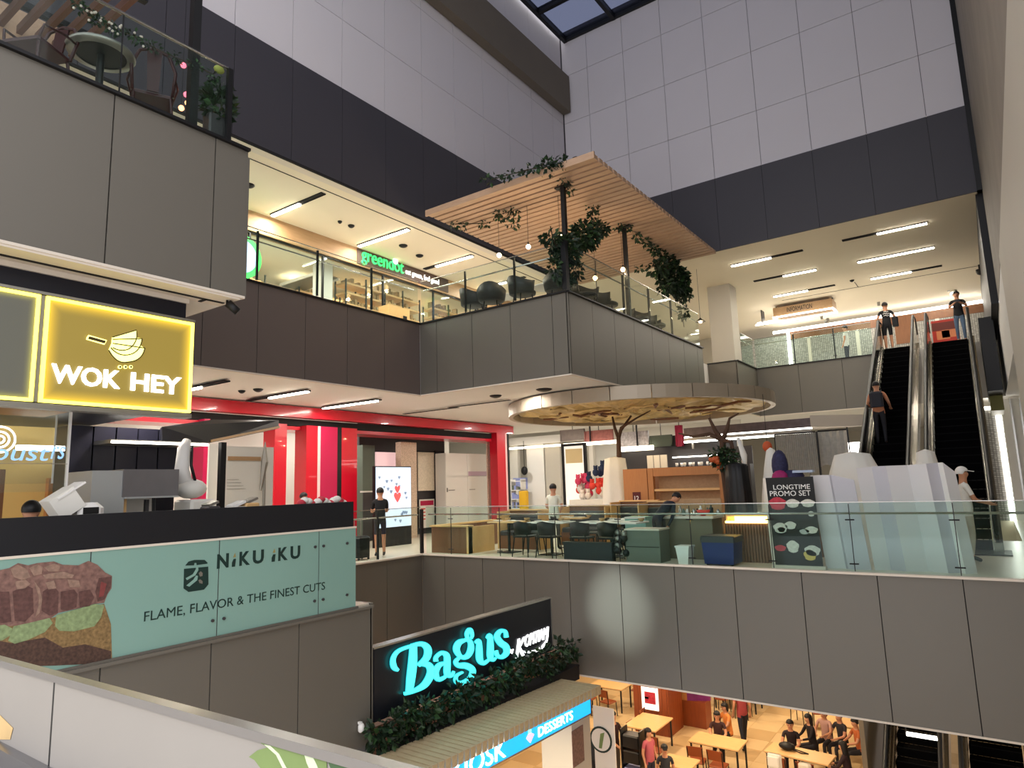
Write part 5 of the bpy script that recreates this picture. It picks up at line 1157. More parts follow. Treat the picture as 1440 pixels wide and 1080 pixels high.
for s, a, b_, h in (('N', 389, 487, .135), ('i', 515, 548, .085), ('K', 577, 667, .135), ('U', 690, 783, .135), ('i', 850, 882, .085), ('K', 905, 985, .135), ('U', 1008, 1090, .135)):
    y0_ = rb((240+a/6, 800))[0]; y1_ = rb((240+b_/6, 800))[0]; zz = -.845
    if s == 'i': MB().prism([(Xb, y0_, zz), (Xb, y1_-.01, zz), (Xb, y1_, zz+.09), (Xb, y0_+.02, zz+.09), (Xb, y0_, zz+.05)], (.003, 0, 0)).build('letter', 'ink_green', t); MB().prism([(Xb, y0_+.012, zz+.11), (Xb, y1_-.002, zz+.11), (Xb, (y0_+y1_)/2+.01, zz+.16)], (.003, 0, 0)).build('accent', mat('gold_ink', (140, 130, 80), .5), t)
    else: lettering(s, y0_, y1_, zz, zz+h+.03, Xb, 'x', 'ink_green', t, .003, .035, letters=True)
y0_ = rb((203, 860))[0]; y1_ = rb((457, 825))[0]; 
lettering('FLAME, FLAVOR & THE FINEST CUTS', y0_, y1_, -1.312, -1.195, Xb, 'x', 'ink_green', t, .003, .0)
# sandwich print
mat('meat', (122, 92, 84), .5, 0, .8, 22); mat('meat_dark', (90, 62, 58), .5, 0, .8, 26); mat('cucumber', (128, 146, 104), .5, 0, .6, 30); mat('crust', (126, 102, 66), .5, 0, .9, 34); mat('crust_dark', (74, 54, 46), .5, 0, .95, 36); mat('pork', (140, 114, 100), .5, 0, .6, 26)
Q = lambda l: [(x/6.353, 780+y/6.353) for x, y in l]
npoly(Q([(-60, 150), (80, 120), (160, 75), (250, 95), (330, 75), (480, 60), (560, 90), (700, 95), (790, 55), (870, 90), (940, 160), (1000, 190), (995, 300), (960, 350), (930, 430), (840, 440), (700, 480), (520, 520), (450, 570), (250, 620), (60, 640), (-60, 650)]), 'meat', 'print_meat')
npoly(Q([(-60, 640), (60, 640), (250, 620), (480, 560), (760, 470), (930, 440), (990, 620), (1000, 930), (820, 975), (500, 990), (-60, 1010)]), 'crust', 'print_bread', .0025)
npoly(Q([(-60, 760), (100, 790), (400, 740), (560, 830), (760, 800), (990, 860), (990, 930), (820, 975), (500, 990), (-60, 1010)]), 'crust_dark', 'print_filling', .004)
for l in ([(-60, 640), (40, 625), (110, 660), (90, 720), (20, 765), (-60, 775)], [(70, 770), (120, 640), (300, 600), (440, 565), (470, 610), (400, 690), (250, 760), (130, 795)], [(490, 640), (500, 540), (640, 500), (850, 440), (930, 450), (900, 560), (840, 640), (660, 685), (530, 680)]): npoly(Q(l), 'cucumber', 'print_cucumber', .006)
for l in ([(110, 330), (230, 270), (290, 300), (300, 520), (220, 600), (130, 590)], [(380, 330), (470, 270), (520, 330), (515, 520), (440, 545), (370, 500)], [(540, 330), (660, 310), (690, 350), (680, 470), (600, 500), (540, 490)], [(-60, 330), (80, 330), (100, 600), (-60, 620)], [(700, 330), (800, 310), (840, 380), (800, 460), (710, 470)]): npoly(Q(l), 'meat_dark', 'print_slice', .006)
for l in ([(300, 230), (350, 300), (375, 400), (350, 520), (310, 560), (340, 460), (345, 380), (320, 300)], [(90, 130), (160, 90), (240, 130), (270, 200), (200, 230), (120, 200)], [(260, 120), (330, 85), (380, 110), (370, 170), (300, 190)], [(130, 240), (220, 220), (270, 260), (220, 300), (150, 310)], [(390, 110), (480, 80), (540, 100), (520, 150), (430, 150)], [(380, 180), (560, 150), (660, 180), (640, 210), (400, 215)], [(400, 250), (480, 230), (500, 300), (430, 310)], [(600, 220), (700, 230), (720, 290), (620, 290)]): npoly(Q(l), 'pork', 'print_slice', .008)
npoly(Q([(880, 210), (990, 195), (985, 290), (930, 400), (870, 420), (850, 330)]), 'meat_dark', 'print_slice', .007); npoly(Q([(900, 240), (950, 260), (920, 370), (880, 380)]), mat('meat_red', (122, 60, 58), .5, 0, .4, 16) and 'meat_red', 'print_slice', .009)

# bulb shaped security lamp on the fascia end
q = at(508, 1023, X=-7.44); t = thing('wall_lamp', 'small white lamp fixed low on the end of the brown fascia', 'lamp', q)
MB().lathe([(.03, .05), (.045, .02), (.045, -.04), (.03, -.06)], q, 12).build('body', 'white_paint', t, True); MB().box(q.x-.05, q.x, q.y-.02, q.y+.02, q.z+.04, q.z+.07).build('bracket', 'white_paint', t)

# kitchen of the stall
def kx(x0, y0, x1, y1, X): return qx(x0, y0, x1, y1, X)
lamp((-9.4, 4.5, 1.4), 14, (1, .9, .78)); lamp((-10.5, 2.2, 1.9), 28, (1, .8, .55)); lamp((-11.5, 5.5, 1.9), 30, (1, .9, .8)); lamp((-9.3, 2.6, 1.9), 20, (1, .8, .6))
r = kx(-60, 655, 72, 760, -11.0); st('wall_stall_yellow', MB().box(-11.1, -11, 0, 4.3, ZM, 2.3), mat('yellow_wall', (222, 196, 128), .5))
b = MB(); rr = kx(66, 672, 128, 760, -10.2); b.box(-10.3, -10.2, rr[0], rr[1], ZM, rr[3]); solo('timber_counter', 'orange timber counter back behind the glass hood', 'counter', b, 'wood_orange')
b = MB(); rr = kx(0, 660, 5, 740, -9.9); b.box(-10.0, -9.9, rr[0]-.6, rr[1], ZM, rr[3]); solo('timber_post', 'narrow brown timber post at the edge of the stall', 'post', b, 'wood_brown')
t = thing('dark_cupboard', 'tall navy cupboards with a light bar under the awning', 'cupboard', (-9.7, 4, ZM))
rr = kx(96, 592, 250, 675, -9.7)
n = 5
for k in range(n):
    y0_ = rr[0]+(rr[1]-rr[0])*k/n; y1_ = rr[0]+(rr[1]-rr[0])*(k+1)/n; MB().box(-9.75, -9.7, y0_+.01, y1_-.01, rr[2], .97).build('door', mat('navy_board', (34, 34, 48), .35), t)
MB().box(-10.1, -9.75, rr[0], rr[1], ZM, .97).build('body', 'navy', t)
rl = kx(156, 620, 292, 625, -9.2); MB().box(-9.69, -9.2, rl[0], rl[1], rl[2], rl[3]).build('light_bar', 'steel_soft', t); MB().box(-9.2, -9.17, rl[0], rl[1], rl[2], rl[2]+.03).build('light_tube', 'led', t)
# navy awning beam
q0 = at(228, 590, X=-9.6); 
t = thing('awning', 'dark navy awning wedge in front of the red frame', 'awning', (-10, 5.5, 1.0))
A_ = [at(228, 600, X=-9.2), at(300, 590, X=-10.2), at(392, 591, X=-11.0), at(392, 602, X=-11.0), at(296, 622, X=-9.6), at(228, 622, X=-9.2)]
MB().prism([Vector(p) for p in (A_[0], A_[1], A_[2], A_[3], A_[4], A_[5])], (-.25, .1, 0)).build('panel', 'navy', t)
MB().prism([A_[3], A_[4], A_[4]+Vector((0, 0, .04)), A_[3]+Vector((0, 0, .04))], (.03, 0, 0)).build('edge', 'wood_light', t)
MB().box(-9.8, -9.7, 5.0, 5.06, A_[1].z, CM).build('hanger', 'dark_metal', t)
# black post
y = at(312, 670, X=-9.0).y; b = MB(); b.box(-9.05, -8.97, y-.04, y+.04, ZM, at(312, 622, X=-9).z); solo('stall_post', 'black post standing on the stall counter line before the red pillar', 'post', b, 'black')
# white sheet wall behind
t1, r = stand('white_board', 'big white board with faint writing behind the stall', 'board', (316, 628, 384, 712), -12.0, .05, 'shop_white')
MB().box(-12, -11.99, r[0]+.05, r[1]-.3, r[3]-.28, r[3]-.2).build('ledge', 'wood_fascia', t1); 
for k in range(4): MB().box(-12, -11.995, r[0]+.05, r[0]+.3+.05*k, r[3]-.65-.06*k, r[3]-.645-.06*k).build('writing', 'steel_soft', t1)
t1, r = stand('white_board', 'narrower white board between the red strip and the black post', 'board', (293, 624, 307, 712), -12.2, .05, 'shop_white')
b = MB(); y = at(372, 660, X=-11.8).y; b.tube([(-11.8, y, ZM), (-11.8, y, at(372, 630, X=-11.8).z)], .03, 6); b.tube([(-11.8, y, at(372, 630, X=-11.8).z+.12), (-11.8, y, at(372, 650, X=-11.8).z), (-11.8, y-.08, at(372, 690, X=-11.8).z)], [.01, .07, .02], 6)
solo('closed_umbrella', 'closed grey umbrella hanging in front of the white board', 'umbrella', b, 'steel_soft')
# exhaust hood
rr = kx(125, 662, 172, 725, -8.35); r2 = kx(172, 660, 250, 698, -8.3)
t = thing('exhaust_box', 'big grey metal exhaust box standing over the stall counter', 'appliance', (-8.5, (rr[0]+r2[1])/2, ZM))
mat('zinc', (178, 182, 182), .35, .35, .06, 2); mat('zinc_dark', (120, 118, 120), .4, .4, .15, 4)
MB().box(-9.0, -8.3, rr[0], rr[1], -1.6, rr[3]).build('side_panel', 'zinc', t); MB().box(-8.95, -8.28, r2[0], r2[1], r2[2], r2[3]).build('hood', 'zinc_dark', t); MB().box(-8.97, -8.26, rr[1]-.01, r2[1], r2[2]-.02, r2[2]).build('hood_lip', 'zinc', t)
MB().box(-8.95, -8.9, r2[0], r2[1], ZM, r2[2]-.02).build('back_panel', 'white_paint', t)
for f in (.62, .66): y = r2[0]+(r2[1]-r2[0])*f; MB().tube([(-8.4, y, r2[2]), (-8.42, y+.02, -.3), (-8.4, y+.05, -.6)], .01, 5).build('hose', 'black', t)
MB().box(-8.45, -8.4, r2[0]+(r2[1]-r2[0])*.5, r2[0]+(r2[1]-r2[0])*.56, -.8, -.02).build('switch_box', 'door_grey', t)
MB().box(-8.42, -8.36, rr[1], rr[1]+.06, ZM, r2[2]-.02).build('leg', 'wood_light', t)
# wrapped white roll
c = at(268, 690, X=-8.6); t = thing('wrapped_bundle', 'white plastic wrapped bundle with a curved roll rising from it', 'bundle', (-8.6, c.y, ZM))
MB().bevbox(-8.8, -8.35, c.y-.12, c.y+.22, ZM, -.04, .03).build('box', 'sheet', t); MB().ball((-8.6, c.y+.0, .1), (.2, .2, .13), n=14, k=8).build('wrap', 'sheet', t, True)
MB().tube([(-8.6, c.y-.06, .12), (-8.62, c.y-.12, .35), (-8.66, c.y-.08, .62), (-8.7, c.y-.02, .74)], [.1, .09, .08, .05], 12).build('roll', 'white_lit' if 0 else 'white_paint', t, True)
MB().tube([(-8.5, c.y+.0, .2), (-8.52, c.y-.05, .4), (-8.56, c.y-.03, .66)], .02, 6).build('strap', 'black', t, True)
# leaning white board, cooker, goods
t = thing('white_crate', 'tilted white foam crate by the cook with the black cap', 'crate', (-8.0, 2.7, -.5))
c = at(88, 708, X=-7.95); MB().obox(c, (.25, .26, .24), (.6, 0, 0)).build('body', 'sheet', t); MB().obox(c+Vector((0, .03, .13)), (.27, .3, .02), (.6, 0, 0)).build('lid', 'white_paint', t)
MB().box(-8.15, -7.75, c.y-.25, c.y+.3, ZM, c.z-.17).build('stand', 'door_grey', t)
c = at(124, 716, X=-7.9); t = thing('rice_cooker', 'white rice cooker with a dark control panel', 'appliance', (-7.9, c.y, ZM)); MB().bevbox(-8.05, -7.8, c.y-.12, c.y+.14, c.z-.2, c.z+.07, .06).build('body', 'white_paint', t); MB().box(-7.8, -7.79, c.y-.09, c.y+.06, c.z-.05, c.z+.02).build('panel', 'black', t); MB().box(-8.05, -7.8, c.y-.16, c.y+.2, ZM, c.z-.2).build('stand', 'door_grey', t)
st('trim_53', MB().box(-8.3, -7.57, 1, 6.5, -.95, -.9), 'door_grey')
zc = -.895
for k, (px, w_, h, m, lb) in enumerate([(332, .22, .72, 'sheet', 'stacked pale boxes on the stall counter beside the black post'), (350, .2, .76, 'wood_light', 'pale wooden box with a slanting lid on the stall counter'), (296, .16, .74, 'door_grey', 'black machine on the stall counter beside the wrapped bundle')]):
    c = at(px, 700, X=-7.85); t = thing('counter_box', lb, 'box', (-7.85, c.y, zc)); MB().bevbox(-7.95, -7.75, c.y-w_/2, c.y+w_/2, zc, zc+h+.03, .015).build('body', m, t); MB().obox((-7.85, c.y, zc+h+.06), (.18, w_*.8, .03), (.35, 0, 0)).build('lid', 'steel_soft' if k else 'white_paint', t)
y0_, y1_ = at(424, 700, X=-7.7).y, at(482, 700, X=-7.7).y; b = MB(); n = 14
for k in range(n): y = y0_+(y1_-y0_)*k/(n-1); b.ball((-7.7, y, -.135+.03*math.sin(k*1.3)), (.06, .07, .05), m=k % 3 == 0)
o = solo('paper_sacks', 'row of crumpled white paper sacks with red print along the black guard', 'sacks', b, ['sheet', 'food_red'], None, True); b = MB().box(-7.76, -7.62, y0_, y1_, zc, -.18); o2 = b.build('tray', 'door_grey', None); o2.parent = o; o2.location = -o.location
# spiral neon sign and blue lettering on the glass
mat('hood_glass_frame', (190, 190, 180), .3, .6)
c = at(0, 618, X=-7.8); t = thing('neon_sign', 'white concentric ring neon with pale blue script lettering beneath', 'sign', c)
for r_ in (.035, .075, .125):
    MB().tube([(c.x, c.y+r_*math.cos(a), c.z+r_*math.sin(a)) for a in [2*PI*i/24 for i in range(25)]], .009, 6).build('ring', 'white_lit', t, True)
emis('neon_blue', (120, 160, 215), .6); q0, q1 = at(-12, 640, X=-7.8), at(70, 632, X=-7.8)
lettering('oust', q0.y, q1.y, q0.z-.05, q0.z+.08, -7.8, 'x', 'neon_blue', t, .01, -.0, .2)
lettering('rs', q1.y+.01, q1.y+.14, q0.z-.03, q0.z+.1, -7.8, 'x', 'neon_blue', t, .01, -.0, .3)
MB().box(-7.83, -7.81, 1.2, 3.0, q0.z-.08, q0.z-.075).build('rail', 'steel', t)
t = thing('glass_hood', 'clear glass screens hanging over the yellow lit end of the stall', 'glass', (-8.2, 2.5, .1))
y0_ = at(94, 640, X=-8.2).y
MB().box(-8.2, -8.19, 1.5, y0_, .1, .97).build('pane', 'shop_glass', t); MB().box(-8.22, -8.18, y0_, y0_+.02, .1, .97).build('edge_strip', 'white_paint', t); MB().box(-8.9, -8.89, 1.6, at(72, 660, X=-8.9).y, .2, 1.05).build('pane', 'shop_glass', t)
MB().box(-8.88, -8.86, at(72, 660, X=-8.9).y, at(72, 660, X=-8.9).y+.015, .2, 1.05).build('edge_strip', 'white_paint', t)
y1_ = at(24, 655, X=-9.5).y; MB().box(-9.6, -9.5, at(24, 655, X=-9.5).y, at(90, 650, X=-9.5).y, .62, .68).build('light_bar', 'led', t)
MB().box(-8.95, -8.15, 1.5, y0_+.02, .97, 1.0).build('top_frame', 'wood_orange', t)
st('ceiling_stall', MB().box(-10.5, XN-.3, -1, 4.08, 1.0, 1.05), 'navy')

# ------------------------------------------------------------------ upper left balcony
railing('glass_railing', 'glass railing of the balcony with the red chairs', 'x', X1-.10, [-1, .3, 1.85, 3.05, 4.3], 4.305, 5.33, 5.33, 0, 'glass', False)
b = MB(); b.box(X1-.13, X1-.07, 4.3, 4.36, 4.305, 5.33); solo('corner_post', 'slim dark post ending the balcony railing', 'post', b, 'dark_metal')
y = at(272, 100, X=-7.42).y; b = MB(); b.box(-7.47, -7.37, y-.05, y+.05, ZU+.1, 7.05); solo('canopy_post', 'tall black post on the balcony with the red chairs', 'post', b, 'black')
c = slat_canopy('brown slatted canopy over the balcony with the red chairs', -10.6, -7.5, .4, at(222, 2, Z=6.6).y, 6.6, .22, .07, .12, (.15, .6), 'slat_brown' if 'slat_brown' in M else mat('slat_brown', (104, 74, 62), .6))
st('floor_balcony', MB().box(-11.5, X1-.04, -1, 4.5, ZU, 4.3), 'floor_tile')
b = MB(); b.box(-10.7, -10.6, -.5, 3.6, 4.3, 6.98); solo('balcony_screen', 'pale timber screen at the back of the balcony', 'screen', b, 'timber')
rt = thing('round_table', 'round black table with a pale rim ring on the balcony', 'table', (0, 0, 0))
MB().lathe([(.05, .70), (.26, .70), (.26, .73), (.05, .73)], n=24).build('tabletop', 'black', rt); MB().lathe([(.26, .69), (.34, .70), (.35, .72), (.34, .74), (.26, .735)], n=28, caps=False).build('rim', 'steel_soft', rt, True)
MB().lathe([(.04, 0), (.04, .70)], n=10).build('pedestal', 'black', rt); MB().lathe([(.2, 0), (.2, .02), (.05, .04)], n=18).build('base', 'black', rt)
place(rt, (-7.72, 3.02, 4.3))
def wire_chair(label):
    t = thing('armchair', label, 'chair', (0, 0, 0), 'dark red chairs on the balcony'); mat('oxblood', (50, 9, 14), .4)
    MB().bevbox(-.22, .22, -.22, .2, .40, .45, .02).build('seat', 'oxblood', t)
    b = MB(); b.tube([(-.21, .2, .42), (-.23, .27, .7), (-.15, .3, .88), (0, .31, .93), (.15, .3, .88), (.23, .27, .7), (.21, .2, .42)], .02, 7); b.build('back_frame', 'oxblood', t, True)
    b = MB(); b.prism([(-.06, .22, .43), (.06, .22, .43), (.08, .3, .9), (-.08, .3, .9)], (0, .02, 0)); b.build('splat', 'oxblood', t)
    for s in (-1, 1):
        MB().tube([(s*.22, .26, .66), (s*.27, .05, .62), (s*.23, -.18, .58), (s*.2, -.2, .43)], .014, 6).build('armrest', 'oxblood', t, True)
        for sy in (-1, 1): MB().tube([(s*.19, sy*.19, .41), (s*.23, sy*.23, 0)], [.018, .013], 6).build('leg', 'oxblood', t)
    return t
wc = wire_chair('dark red armchair at the near end of the balcony, its looped back to the void'); place(wc, (-7.75, 2.42, 4.3), .5)
dup(wc, (-7.75, 3.62, 4.3), -2.0+PI*.0, 'dark red armchair between the round table and the black post')
gl = thing('flower_garland', 'rope of leaves and pale flowers strung along the balcony glass', 'plant', at(120, 20, X=-7.38))
ps = [at(*p, X=-7.38) for p in ((112, 8), (135, 28), (160, 40), (190, 52), (215, 66), (245, 80), (275, 92), (300, 105))]
MB().tube(ps, .006, 5).build('rope', 'stem', gl)
b = MB()
for i, p in enumerate(ps): leaves(b, p, (.03, .09, .07), 46 if i < 4 else 26, .05)
o = b.build('foliage', ['leaf', 'leaf_light'], gl); o['kind'] = 'stuff'
mat('petal', (206, 190, 180), .7); b = MB()
for i in range(24): p = ps[rnd.randrange(4)]; b.ball(p+Vector((.02, rnd.uniform(-.1, .1), rnd.uniform(-.08, .08))), .015, n=6, k=4)
o = b.build('blossom', 'petal', gl); o['kind'] = 'stuff'
c = at(307, 150, X=-7.45); t = thing('potted_plant', 'planter with a spiky plant and yellow bloom at the end of the balcony', 'plant', (c.x, c.y, 4.3))
MB().bevbox(c.x-.1, c.x+.08, c.y-.15, c.y+.12, 4.3, 4.72, .02).build('planter', 'door_grey', t)
b = MB(); leaves(b, (c.x, c.y, 4.9), (.12, .2, .2), 160, .12, droop=-.3); leaves(b, (c.x, c.y+.05, 5.15), (.08, .16, .1), 70, .08); o = b.build('foliage', ['leaf', 'leaf_light'], t); o['kind'] = 'stuff'
p = at(308, 98, X=-7.4); MB().ball(p, (.05, .07, .05)).build('bloom', mat('lime_bloom', (150, 156, 70), .6), t, True)
for px, py, lb in ((262, 133, 'pink glowing paper ball low on the balcony'), (264, 145, 'warm white glowing ball low on the balcony'), (255, 152, 'orange glowing ball low on the balcony'), (258, 92, 'small pink flower ball beside the black post')):
    p = at(px, py, X=-7.6); b = MB(); b.ball(p, .035); b.tube([p+Vector((0, 0, .03)), (p.x, p.y, 6.6)], .0025, 4, m=1); solo('glow_ball', lb, 'lamp', b, ['pinkglow' if 'pink' in lb and 'pinkglow' in M else (emis('pinkglow', (240, 100, 120), 1.2) if 'pink' in lb else emis('orangeglow', (255, 170, 110), 2.0)), 'black'], None, True)

# ------------------------------------------------------------------ camera side railing in the foreground
t = thing('foreground_railing', 'brushed steel handrail over a pale printed glass panel close to the viewer', 'railing', (-2, .95, ZM))
ends = [at(-40, 911, Y=.95), at(620, 1086, Y=.95)]; lo = [at(-40, 929, Y=.95), at(620, 1101, Y=.95)]
A0, A1 = ends; B0, B1 = lo; ex = Vector((1.2, 0, 0)); dv = (A1-A0)/(A1.x-A0.x)
A0 = A0-dv*.8; B0 = B0-dv*.8; A1 = A1+dv*1.2; B1 = B1+dv*1.2
mat('rail_top', (146, 146, 150), .28, .9, .06, 3)
b = MB(); b.add([A0, A1, A1+Vector((0, -.03, -.001)), A0+Vector((0, -.03, -.001)), A0+Vector((0, 0, -.022)), A1+Vector((0, 0, -.022)), A1+Vector((0, -.03, -.021)), A0+Vector((0, -.03, -.021))], [(0, 3, 2, 1), (4, 5, 6, 7), (0, 1, 5, 4), (2, 3, 7, 6), (1, 2, 6, 5), (3, 0, 4, 7)])
b.build('handrail', 'rail_top', t)
zt0, zt1 = A0.z-.022, A1.z-.022; yP = .93
mat('print_pale', (146, 143, 140), .35, 0, .1, 1.1); xj = at(73, 1010, Y=yP).x
def pz(x): return zt0+(x-A0.x)*(zt1-zt0)/(A1.x-A0.x)
zb_ = at(0, 1042, Y=yP).z
for xa, xb in ((A0.x, xj-.006), (xj+.006, A1.x)): MB().prism([(xa, yP, zb_), (xb, yP, zb_), (xb, yP, pz(xb)), (xa, yP, pz(xa))], (0, .012, 0)).build('pane', 'print_pale', t)
MB().box(xj-.006, xj+.006, yP, yP+.01, zb_, pz(xj)).build('joint_strip', 'black', t)
MB().box(A0.x, A1.x, yP-.03, yP+.03, zb_-.07, zb_).build('base_channel', 'rail_top', t); MB().box(A0.x, A1.x, yP-.2, yP+.03, ZM-.2, zb_-.07).build('plinth', 'print_pale', t)
# leaf print
F_ = lambda l: [(320+x/7.2, 1020+y/7.2) for x, y in l]
def fp(pts, m, nm, e): MB().prism([at(x, y, Y=yP-e) for x, y in F_(pts)], (0, .001, 0)).build(nm, m, t)
mat('print_leaf', (116, 140, 84), .4, 0, .25, 7); mat('print_leaf_dark', (62, 96, 62), .4, 0, .2, 7); mat('print_rib', (206, 220, 190), .4)
fp([(335, 180), (375, 135), (700, 200), (830, 260), (1000, 330), (1010, 560), (640, 560), (560, 420), (480, 270)], 'print_leaf', 'print_leaf', .002)
fp([(215, 320), (300, 255), (400, 225), (480, 250), (560, 360), (640, 560), (380, 560), (330, 430), (270, 350)], 'print_leaf', 'print_leaf', .002)
fp([(760, 240), (835, 262), (900, 400), (960, 560), (880, 560), (800, 380)], 'print_rib', 'print_rib', .003); fp([(370, 195), (430, 205), (520, 290), (660, 560), (620, 560), (490, 300)], 'print_rib', 'print_rib', .003)
fp([(1000, 330), (1300, 385), (1440, 410), (1440, 620), (1100, 620), (1040, 430)], 'print_leaf_dark', 'print_leaf', .002)
mat('print_ochre', (206, 176, 124), .4, 0, .3, 5); MB().prism([at(x, y, Y=yP-.002) for x, y in ((-30, 1000), (0, 1006), (18, 1024), (14, 1040), (-30, 1040))], (0, .001, 0)).build('print_patch', 'print_ochre', t)
st('floor_viewer_side', MB().box(-12, 3, -4, .9, ZM-.35, ZM-.1), 'floor_tile')
# ------------------------------------------------------------------ kopitiam sign, planter and kiosk canopy
XG = -7.5
t = thing('kopitiam_sign', 'long black sign with lit turquoise Bagus lettering and white script', 'sign', (XG, 9.3, -3.25))
MB().box(XG-.14, XG, 6.97, 11.70, -3.24, -2.25).build('board', mat('sign_black', (22, 24, 32), .35), t)
MB().box(XG-.15, XG+.012, 6.96, 11.71, -2.25, -2.225).build('top_trim', 'steel', t); MB().box(XG-.15, XG+.01, 11.70, 11.72, -3.24, -2.225).build('side_trim', 'steel_soft', t)
for y in (7.6, 9.4, 11.2): MB().box(XG-.10, XG-.06, y-.02, y+.02, -3.62, -3.24).build('support', 'dark_metal', t)
emis('turquoise', (64, 216, 214), 1.0); emis('turquoise_halo', (16, 120, 130), .8)
Z6 = lambda x, y: (500+x/4, 820+y/4)
def cr(pts, n=6):
    out = []; P_ = [pts[0]]+pts+[pts[-1]]
    for i in range(1, len(P_)-2):
        for j in range(n):
            u = j/n; out.append(tuple(.5*((2*P_[i][k])+(-P_[i-1][k]+P_[i+1][k])*u+(2*P_[i-1][k]-5*P_[i][k]+4*P_[i+1][k]-P_[i+2][k])*u*u+(-P_[i-1][k]+3*P_[i][k]-3*P_[i+1][k]+P_[i+2][k])*u**3) for k in range(3)))
    out.append(pts[-1]); return out
def stroke(b, pts, X, d, grow=0):
    """flat variable-width stroke drawn on the plane X; pts are (x, y, width) read off the photograph's lettering"""
    c = cr([tuple(p) for p in pts]); L = []; R_ = []
    for i, p in enumerate(c):
        a = c[max(0, i-1)]; e_ = c[min(len(c)-1, i+1)]; dx, dy = e_[0]-a[0], e_[1]-a[1]; l = math.hypot(dx, dy) or 1; w_ = max(2, p[2]*.80+grow)/2
        L.append(at(*Z6(p[0]-dy/l*w_, p[1]+dx/l*w_), X=X)); R_.append(at(*Z6(p[0]+dy/l*w_, p[1]-dx/l*w_), X=X))
    n = len(c); vs = L+R_+[v+Vector((d, 0, 0)) for v in L+R_]; fs = []
    for i in range(n-1): fs += [(i, i+1, n+i+1, n+i), (2*n+i, 3*n+i, 3*n+i+1, 2*n+i+1), (i, 2*n+i, 2*n+i+1, i+1), (n+i, n+i+1, 3*n+i+1, 3*n+i)]
    b.add(vs, fs)
G = {'B': [[(235, 490, 18), (212, 470, 34), (208, 425, 26), (232, 385, 20), (280, 362, 18), (330, 350, 20)], [(322, 345, 40), (318, 440, 52), (308, 530, 52), (298, 610, 40)], [(310, 350, 16), (370, 342, 30), (402, 370, 44), (395, 420, 40), (350, 462, 22)], [(350, 455, 18), (405, 460, 40), (420, 505, 46), (385, 570, 40), (320, 608, 22), (270, 622, 18)]],
     'a': [[(448, 440, 26), (450, 415, 20), (480, 392, 22), (508, 405, 34), (512, 450, 38), (512, 510, 36), (535, 518, 22), (550, 495, 10)], [(508, 448, 14), (468, 460, 28), (446, 500, 36), (460, 540, 28), (498, 528, 16), (515, 500, 12)]],
     'g': [[(620, 318, 14), (578, 335, 34), (564, 375, 38), (590, 415, 24), (625, 410, 30), (645, 370, 36), (640, 328, 26), (612, 316, 14)], [(630, 325, 14), (622, 285, 20), (640, 262, 26), (652, 292, 18), (645, 312, 10)], [(585, 415, 12), (560, 440, 22), (575, 462, 30), (620, 465, 40), (655, 490, 36), (640, 535, 30), (595, 562, 28), (562, 552, 24), (565, 520, 16), (600, 500, 10)]],
     'u': [[(670, 335, 14), (690, 325, 24), (692, 380, 38), (695, 430, 38), (715, 450, 24), (745, 432, 14)], [(735, 310, 14), (752, 295, 26), (755, 360, 38), (755, 415, 36), (770, 432, 18), (785, 420, 8)]],
     's': [[(845, 305, 24), (838, 272, 20), (810, 270, 22), (792, 300, 34), (812, 335, 40), (842, 358, 40), (845, 392, 34), (820, 415, 24), (795, 408, 22), (785, 380, 24)]]}
for ch, ss in G.items():
    h = MB()
    for q_ in ss: stroke(h, q_, XG+.002, .02, 8)
    h.build('letter_halo', 'turquoise_halo', t)
    b = MB()
    for q_ in ss: stroke(b, q_, XG+.035, .03)
    b.build('letter', 'turquoise', t)
emis('kopi_white', (255, 255, 255), 1.6)
for s_txt, p0, p1, zoff in (('by', (865, 392), (888, 392), 0),):
    q0, q1 = at(*Z6(866, 400), X=XG), at(*Z6(886, 400), X=XG); lettering(s_txt, q0.y, q1.y, q0.z, q0.z+.09, XG, 'x', 'kopi_white', t, .02, .01)
q0, q1 = at(*Z6(902, 390), X=XG), at(*Z6(1082, 330), X=XG)
zA = at(*Z6(940, 375), X=XG).z; lettering('K', at(*Z6(898, 380), X=XG).y, at(*Z6(955, 350), X=XG).y, zA-.1, zA+.22, XG, 'x', 'kopi_white', t, .02, .01, .3, letters=True)
lettering('OPITIAM', at(*Z6(952, 350), X=XG).y, q1.y, zA+.03, zA+.24, XG, 'x', 'kopi_white', t, .02, -.002, .3, slope=.02)
b = MB(); stroke(b, [(915, 375, 6), (960, 388, 12), (1020, 378, 14), (1060, 345, 12), (1076, 310, 6), (1082, 245, 3)], XG+.005, .02); b.build('swoosh', 'kopi_white', t)

# planter with foliage along the foot of the sign
b = MB(); b.box(-7.46, -7.2, 6.98, 12.2, -3.86, -3.60); b.box(-7.47, -7.19, 6.98, 12.2, -3.62, -3.585); solo('planter_trough', 'long dark trough at the foot of the black sign', 'planter', b, 'joint')
st('trim_60', MB().box(-7.75, -7.62, 6.98, 12.2, -3.86, -3.35), 'pink_brown' if 'pink_brown' in M else mat('pink_brown', (150, 110, 92), .6))
XP = -7.27
def zz(x, y, X=XP): return at(*Z6(x, y), X=X)
bl = [(130, 850, .22, .17), (160, 900, .2, .12), (220, 790, .25, .14), (290, 740, .25, .14), (320, 820, .25, .16), (390, 700, .25, .14), (430, 770, .25, .14), (520, 700, .25, .18), (560, 630, .25, .12), (620, 660, .3, .16), (690, 590, .3, .18), (740, 640, .3, .14), (790, 560, .3, .2), (860, 520, .3, .18), (920, 480, .3, .2), (900, 570, .3, .12), (980, 460, .35, .22), (1050, 430, .35, .22), (1090, 490, .3, .14), (1130, 400, .35, .3), (1190, 400, .35, .24), (1220, 370, .2, .2)]
